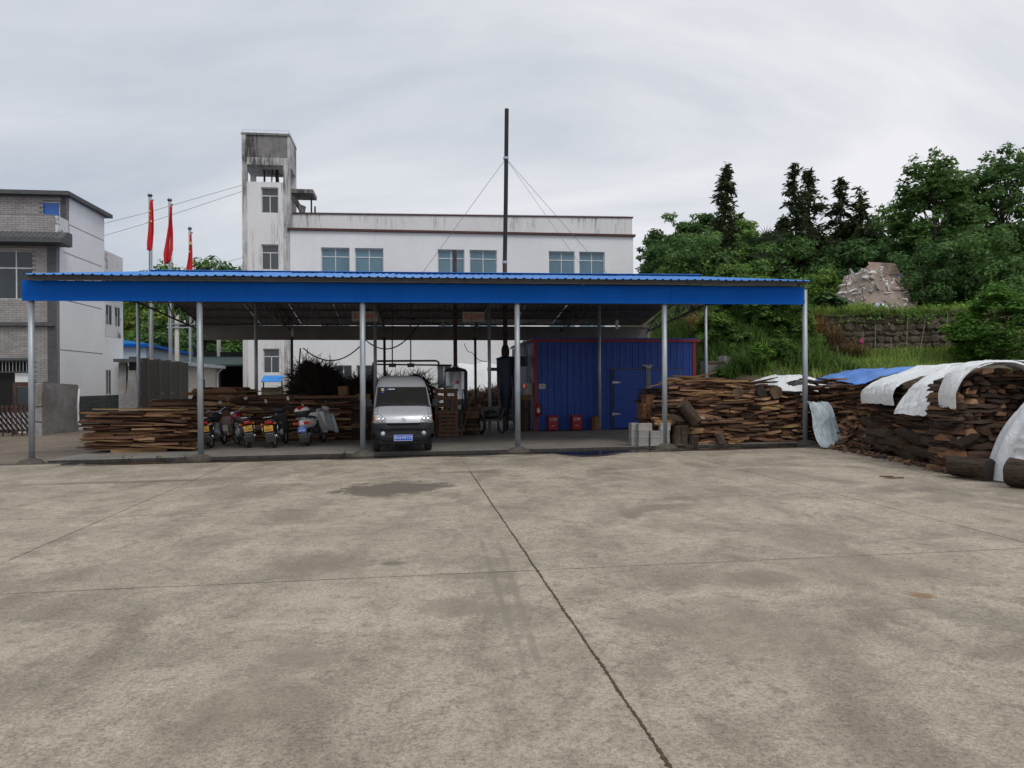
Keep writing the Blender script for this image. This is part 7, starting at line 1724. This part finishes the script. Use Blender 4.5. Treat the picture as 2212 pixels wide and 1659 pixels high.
for i in range(10): shrub(q.choice((1, 3, 0)), at(1985 + i * 26 + q.uniform(-9, 9), q.uniform(38, 42)), q.uniform(.7, 1.0))
# bright feathery shrubs
fe = lambda s_, Rw, H, n_: (lambda: broad(s_, H, Rw, z0=-.1, nclump=n_, nleaf=170, ls=.16, rc=.25, flat=1.0, droop=.35))
tree('f', 'fe1', fe(101, 1.75, 3.6, 95), 'lf_lt', 'feathery_bush', 'large bright feathery bush at the right above the covered wood', at(2170, 32.0) + Vector((0, 0, -.1)), 0, 1.0, 'bush')
tree('f', 'fe3', fe(103, 1.1, 2.3, 55), 'lf_lt', 'feathery_bush', 'bright feathery bush beside the right end of the stone wall', at(2105, 33.0) + Vector((0, 0, .3)), 1, 1.0, 'bush')
tree('f', 'fe2', fe(102, 1.35, 2.1, 62), 'lf_mid', 'feathery_bush', 'spreading green bush growing on the slope beyond the last shed post', at(1668, 34.0) + Vector((0, 0, .35)), 0, 1.0, 'bush')
tree('f', 'fe4', fe(104, .9, 1.4, 40), 'lf_mid', 'feathery_bush', 'smaller green bush high on the slope behind the shed corner', at(1592, 35.5) + Vector((0, 0, .3)), 0, 1.0, 'bush')
_q = random.Random(66)
for i, (px_, Y, s_) in enumerate(((1460, 33.2, .8), (1500, 36.5, .9), (1545, 33.5, .8), (1600, 32.0, .9), (1640, 37, 1.0), (1700, 36.6, .9), (1725, 33.0, .8), (1585, 38, 1.0), (1690, 31.2, .6))):
    tree('f', 'fe4' if i % 2 else 'fe2', None, None, 'feathery_bush', 'green bush among the reeds on the slope behind the shed', at(px_, Y) + Vector((0, 0, -.05)), _q.uniform(0, 6), s_ * .85, 'bush', 'bushes among the reeds on the slope')
tree('f', 'fe5', fe(105, .7, .9, 30), 'lf_lt', 'feathery_bush', 'low light green bush at the foot of the slope', at(1640, 30.6), 0, 1.0, 'bush')
tree('f', 'fe6', fe(106, .32, .6, 12), 'lf_lt', 'feathery_bush', 'small weed growing in front of the concrete tank wall', Vector((8.15, 30.2, 1.62)), 0, 1.0, 'bush')
tree('f', 'fe7', lambda: broad(107, .9, .75, z0=0, nclump=26, nleaf=30, ls=.28, rc=.35, flat=1.2), 'lf_dark', 'broad_leaf_plant', 'low plant with big round leaves at the foot of the rubble heap', at(1790, 36.9) + Vector((0, 0, .1)), 0, 1.0, 'plant', aspect=.95)
# left hillside trees
lab_l = ['light feathery tree far behind the flagpoles', 'dark leafy tree on the far left hill', 'yellow green tree on the far left hill']
for k, (mat, n_) in enumerate((('lf_lt', 48), ('lf_dark', 56), ('lf_yel', 44))):
    _tm['lh%d' % k] = None
    r = broad(130 + k, 9.0, 3.2, z0=1.2, nclump=n_, nleaf=75, ls=.42, rc=.27, droop=.5 if k != 1 else .1, flat=.5); _tm['lh%d' % k] = (r[0].mesh('trunk', M['bark'], True), leafmesh('crown', r[1], r[2], r[3], r[4], M[mat], .5))
for i in range(44):
    px_ = 300 + (i % 15) * 17 + q.uniform(-8, 8); Y = (70, 79, 88)[i // 15] + q.uniform(-3, 3); k = q.choices((0, 1, 2), ((.2, .6, .2), (.3, .45, .25), (.5, .3, .2))[i // 15])[0]
    tree('l', 'lh%d' % k, None, None, 'leafy_tree', lab_l[k] + (' beyond the warehouse' if Y < 75 else ' above the warehouse' if Y < 84 else ''), at(px_, Y, True), q.uniform(0, 6), q.uniform(.72, 1.08) * (.8 if i < 15 else 1), group=lab_l[k] + ' group')
for i, (px_, py_) in enumerate(((352, 568), (455, 566), (395, 580), (500, 580))):
    p = at(px_, 92, True); H = W(px_, py_, 92).z - p.z; tree('l', 'lh%d' % (0, 1, 0, 1)[i], None, None, 'leafy_tree', ['pale feathery tree topping the hill between two flagpoles', 'dark tufted tree topping the hill beside the third flag', 'pale feathery tree topping the hill at the middle flag', 'dark leafy tree topping the hill beside the tower'][i], p, i, H / 9.0)

# ------------------------------------------------------------------ grass and ground cover
def blades(name, pts, hgt, mat, wd=.018, bend=.5, seed=1, lab=None):
    g = np.random.default_rng(seed); n = len(pts); P = np.array(pts, dtype=float); h_ = g.uniform(.55, 1.2, n) * hgt; a = g.uniform(0, 6.283, n); D = np.stack([np.cos(a), np.sin(a), np.zeros(n)], 1); Sd = np.stack([-np.sin(a), np.cos(a), np.zeros(n)], 1)
    bd = g.uniform(.15, 1, n) * bend; wv = wd * g.uniform(.6, 1.4, n)
    def lv(f, w_, drop): return P + D * (bd * h_ * f ** 2)[:, None] + np.array([0, 0, 1.0]) * (h_ * (f - drop * bd * f ** 3))[:, None], Sd * (wv * w_)[:, None]
    V = []
    for f, w_ in ((0, 1), (.5, .85), (1, .05)):
        c, s_ = lv(f, w_, .45); V += [c - s_, c + s_]
    V = np.stack(V, 1).reshape(-1, 3); base = np.arange(n) * 6
    fs = np.concatenate([np.stack([base, base + 1, base + 3, base + 2], 1), np.stack([base + 2, base + 3, base + 5, base + 4], 1)])
    me = bpy.data.meshes.new(name); me.vertices.add(len(V)); me.vertices.foreach_set('co', V.astype(np.float32).ravel()); m = len(fs)
    me.loops.add(4 * m); me.loops.foreach_set('vertex_index', fs.astype(np.int32).ravel()); me.polygons.add(m); me.polygons.foreach_set('loop_start', np.arange(0, 4 * m, 4, dtype=np.int32))
    at_ = me.attributes.new('shade', 'FLOAT', 'FACE'); at_.data.foreach_set('value', np.tile(g.uniform(0, 1, n), 2).astype(np.float32)); me.materials.append(M[mat]); me.update(calc_edges=True)
    return me
def scatter(n, fx, seed):
    q = random.Random(seed); out = []
    while len(out) < n:
        x, y = fx(q)
        out.append((x, y, hz(x, y) - .03))
    return out
# short lush grass right, tall reeds left
pts = scatter(15000, lambda q: (q.uniform(9.5, 25), 29.5 + 6.3 * q.random() ** .8), 1)
o = link('slope_grass', blades('slope_grass', pts, .40, 'grass_lt', .016, .7, 1)); tag(o, 'lush short grass on the slope above the wood rows', 'grass', kind='stuff')
q2 = random.Random(5); cl = [(q2.uniform(7.2, 13.6), q2.uniform(30.0, 39.5)) for _ in range(420)]; pts = []
for (x, y) in cl:
    for _ in range(30): xx, yy = x + q2.gauss(0, .16), y + q2.gauss(0, .16); pts.append((xx, yy, hz(xx, yy) - .03))
o = link('reed_grass', blades('reed_grass', pts, .95, 'grass', .024, 1.1, 2)); tag(o, 'tall arching reed grass covering the slope behind the shed', 'grass', kind='stuff')
pts = scatter(9000, lambda q: (q.uniform(12.5, 27), q.uniform(36.6, 43.5)), 3); pts = [p for p in pts if ((p[0] - 18.5) / 2.2) ** 2 + ((p[1] - 39.3) / 1.7) ** 2 > 1]
me = leafmesh('ground_cover', np.array(pts) + rg.normal(size=(len(pts), 3)) * .12 + np.array([0, 0, .22]), rg.normal(size=(len(pts), 3)) * .45 + np.array([0, -.3, 1]), rg.uniform(.13, .26, len(pts)), rg.uniform(0, 1, len(pts)), M['lf_lt'], .8); o = link('creeper_ground_cover', me); tag(o, 'green creeper leaves carpeting the terrace round the rubble', 'ground cover', kind='stuff')
pts = scatter(9000, lambda q: (q.uniform(12.5, 27), 36.4 + 5 * q.random()), 4); pts = [p for p in pts if ((p[0] - 18.5) / 2.2) ** 2 + ((p[1] - 39.3) / 1.7) ** 2 > 1]
o = link('terrace_grass', blades('terrace_grass', pts, .38, 'grass_lt', .014, .7, 4)); tag(o, 'grass along the terrace edge above the stone wall', 'grass', kind='stuff')
for i, (px_, py_, Y) in enumerate(((1508, 716, 34.5), (1760, 720, 35.3), (1800, 745, 35.2), (1718, 735, 34.2), (1845, 775, 35.2))):
    p = W(px_, py_, Y); g_ = []
    for k in range(240): g_.append((q2.gauss(0, .16), q2.gauss(0, .12), q2.gauss(0, .1)))
    t = link('dry_reed_tuft', blades('dry_reed_tuft', g_, 1.15, 'grass_dry', .016, 1.7, 10 + i), None, p); tag(t, ['withered brown reed tuft on the slope behind the shed corner', 'withered reed tuft hanging left of the stone wall', 'big withered reed tuft drooping over the wall face', 'withered tuft near the last shed post top', 'low withered tuft at the foot of the stone wall'][i], 'reed tuft')
# creeper and grass hanging on the stone wall
_g = np.random.default_rng(88); n_ = 900; cx_ = 12.9 + 8.6 * _g.random(n_); tz = np.abs(_g.normal(0, .4, n_)); dens = (np.sin(cx_ * 1.7) + np.sin(cx_ * .7 + 1) + 2.2) / 4; kp = _g.random(n_) < dens; cx_, tz = cx_[kp], tz[kp]; m_ = len(cx_)
me = leafmesh('wall_creeper', np.stack([cx_, 35.78 - _g.uniform(0, .12, m_), 4.9 - tz * (1 - .4 * _g.random(m_))], 1), _g.normal(size=(m_, 3)) * .5 + np.array([0, -1, .5]), _g.uniform(.07, .18, m_), _g.random(m_), M['lf_mid'], .7); o = link('wall_creeper', me); tag(o, 'creeper and moss hanging down the stone retaining wall', 'creeper', kind='stuff')
gp_ = [(x_, 35.75, 4.72) for x_ in 12.9 + 8.6 * _g.random(900)] + [(x_, 35.55, 2.35 + .06 * (x_ - 12.9)) for x_ in 12.9 + 8.6 * _g.random(2400)]
o = link('wall_grass', blades('wall_grass', gp_, .62, 'grass_lt', .016, 1.2, 45)); tag(o, 'grass tufts on the ledge of the stone retaining wall', 'grass', kind='stuff')
# weeds at the slab edge
for i, (s_, d_) in enumerate(((2.05, -.12), (2.75, -.10), (6.9, -.14), (3.3, .02))):
    p = S(s_, d_, -.03); g_ = np.random.default_rng(i); n_ = 26; me = leafmesh('weed', g_.normal(size=(n_, 3)) * np.array([.06, .04, .03]) + np.array([0, 0, .06]), g_.normal(size=(n_, 3)) * .5 + np.array([0, 0, 1]), g_.uniform(.03, .07, n_), g_.uniform(0, 1, n_), M['lf_dark'], .5); o = link('weed', me, None, p); tag(o, 'tiny weed sprouting at the edge of the shed floor', 'weed', 'weeds at the floor edge')

# ------------------------------------------------------------------ rubble heap on the terrace
rc_ = Vector((18.45, 39.3, 0)); rc_.z = 4.95
rb = thing('rubble_heap', 'heap of pale demolition rubble and broken boards on the terrace', 'rubble heap', rc_)
q = random.Random(9)
def rub(x, y):
    r_ = math.hypot(x / 2.3, y / 1.55); return max(0, 2.45 * (1 - r_ ** 2.3)) * (1 + .12 * math.sin(x * 3) * math.cos(y * 4)) 
b = MB(); b.grid(lambda i, j: (lambda x, y: (x, y, rub(x, y) + .06 * math.sin(x * 9 + y * 7) * (rub(x, y) > .05)))(-2.4 + 4.8 * i, -1.7 + 3.4 * j), 46, 34); b.build('mound', M['rubble'], rb, False)
ms_ = [MB().box((0, 0, 0), (1, .8, .6), jit=.2, rnd=q).mesh('chunk', M['rub_lt']) for _ in range(6)]
n_ = 0
while n_ < 290:
    x, y = q.uniform(-2.1, 2.1), q.uniform(-1.5, .6)
    if rub(x, y) > .1:
        s_ = q.choice((.05, .07, .09, .12, .14, .24)) * q.uniform(.7, 1.2); link('chunk', q.choice(ms_), rb, (x, y, rub(x, y) + s_ * .1), (q.uniform(0, 6), q.uniform(0, 6), q.uniform(0, 6)), (s_, s_, s_)); n_ += 1
for i, (x, y, w_, h_, a) in enumerate(((.45, -.35, 1.5, .75, 3), (.1, -.55, 1.2, .6, 8), (1.0, -.75, 1.3, .7, -12), (.75, -.85, 1.0, .7, 5), (1.2, -.55, .9, .6, -20))):
    g = Vector((rub(x + .05, y) - rub(x - .05, y), rub(x, y + .05) - rub(x, y - .05), 0)) / .1; nrm = Vector((-g.x, -g.y, 1)).normalized()
    m = nrm.to_track_quat('Z', 'X').to_matrix(); bb = MB(); bb.box((0, 0, 0), (h_, w_, .02), jit=.05, rnd=q); bb.build('broken_board', M['board'], rb, loc=(x, y, rub(x, y) + .06), rot=m.to_euler())
for i in range(16):
    x, y = q.uniform(-1.7, 1.4), q.uniform(-1.3, -.2)
    if rub(x, y) > .1: bb = MB(); bb.box((0, 0, 0), (q.uniform(.25, .6), .07, .03)); bb.build('white_batten', M['bag_w'], rb, loc=(x, y, rub(x, y) + .06), rot=(q.uniform(.3, .9), q.uniform(-.4, .4), q.uniform(-.6, .6)))
for i in range(22):
    x, y = q.uniform(-1.9, 1.6), q.uniform(-1.3, .1)
    if rub(x, y) > .1: bb = MB(); bb.ball((0, 0, 0), (q.uniform(.07, .2), .1, q.uniform(.05, .12)), 9, 6, q, .3); bb.build('plastic_scrap', M['bag_w'], rb, loc=(x, y, rub(x, y) + .05))
for nm, m_, px_, py_, lab in (('cloth_bundle', 'bag_r', 1872, 667, 'pink and red cloth bundle at the foot of the rubble'), ('cloth_bundle', 'bag_v', 1899, 665, 'lilac and white cloth bundle at the foot of the rubble'), ('plastic_bag', 'tarp_g', 1818, 663, 'pale grey plastic bag at the foot of the rubble')):
    p = W(px_, py_, 37.6); b = MB(); b.ball((0, 0, 0), (.36, .25, .22), 14, 9, q, .22); o = b.build(nm, M[m_], None, False, p); tag(o, lab, 'bundle' if 'bundle' in nm else 'bag')
t = thing('leaning_sheet', 'grey board propped at the top of the rubble heap', 'board', W(1915, 600, 41.0)); b = MB(); b.box((0, 0, 0), (2.0, .05, .5)); b.build('grey_board', paint('grey_blue_board', (.16, .18, .22), .6), t); b = MB(); b.box((1.25, 0, .05), (.75, .05, .65)); b.build('brown_board', M['wood_new'], t); b = MB(); b.b2((-.9, .03, -1.2), (-.84, .08, .2)); b.build('prop', M['bark'], t)
t = thing('torn_sheet', 'torn pale sheet on a stick left of the rubble heap', 'sheet', W(1868, 612, 40.6)); b = MB(); b.grid(lambda i, j: (-.75 + .9 * i, .1 * math.sin(i * 5), .55 - .75 * i + .25 * j * (1 - i * .5)), 8, 3); solid(b.build('sheet', M['tarp_g'], t, True), .01); b = MB(); b.cyl((-.75, .05, -.8), (-.8, .05, .8), .02, n=6); b.build('stick', M['bamboo'], t)
# bean canes in front of the stone wall
for i, (px_, y0_, y1_, dx_) in enumerate(((1822, 795, 735, 20), (1838, 810, 752, 0), (1861, 790, 716, -4), (1884, 800, 740, 2), (1891, 790, 700, 0), (1958, 780, 690, -2), (1985, 775, 690, -14), (2045, 770, 672, -2), (2052, 775, 690, 2), (2100, 760, 700, 0), (1925, 785, 728, 0), (1812, 800, 745, 3))):
    p = W(px_, y0_, 34.6); p2 = W(px_ - dx_, y1_, 34.9); b = MB(); b.cyl((0, 0, 0), p2 - p, .022, .012, 6); o = b.build('bean_cane', M['bamboo'], None, False, p); tag(o, 'dry bean cane stuck in the grass before the stone wall', 'cane', 'bean canes before the stone wall')
b = MB(); b.ball((0, 0, 0), (.09, .06, .11), 9, 6, q, .3); o = b.build('red_rag', M['bag_r'], None, False, W(1861, 738, 34.5)); tag(o, 'red and white rag tied to a bean cane', 'rag')
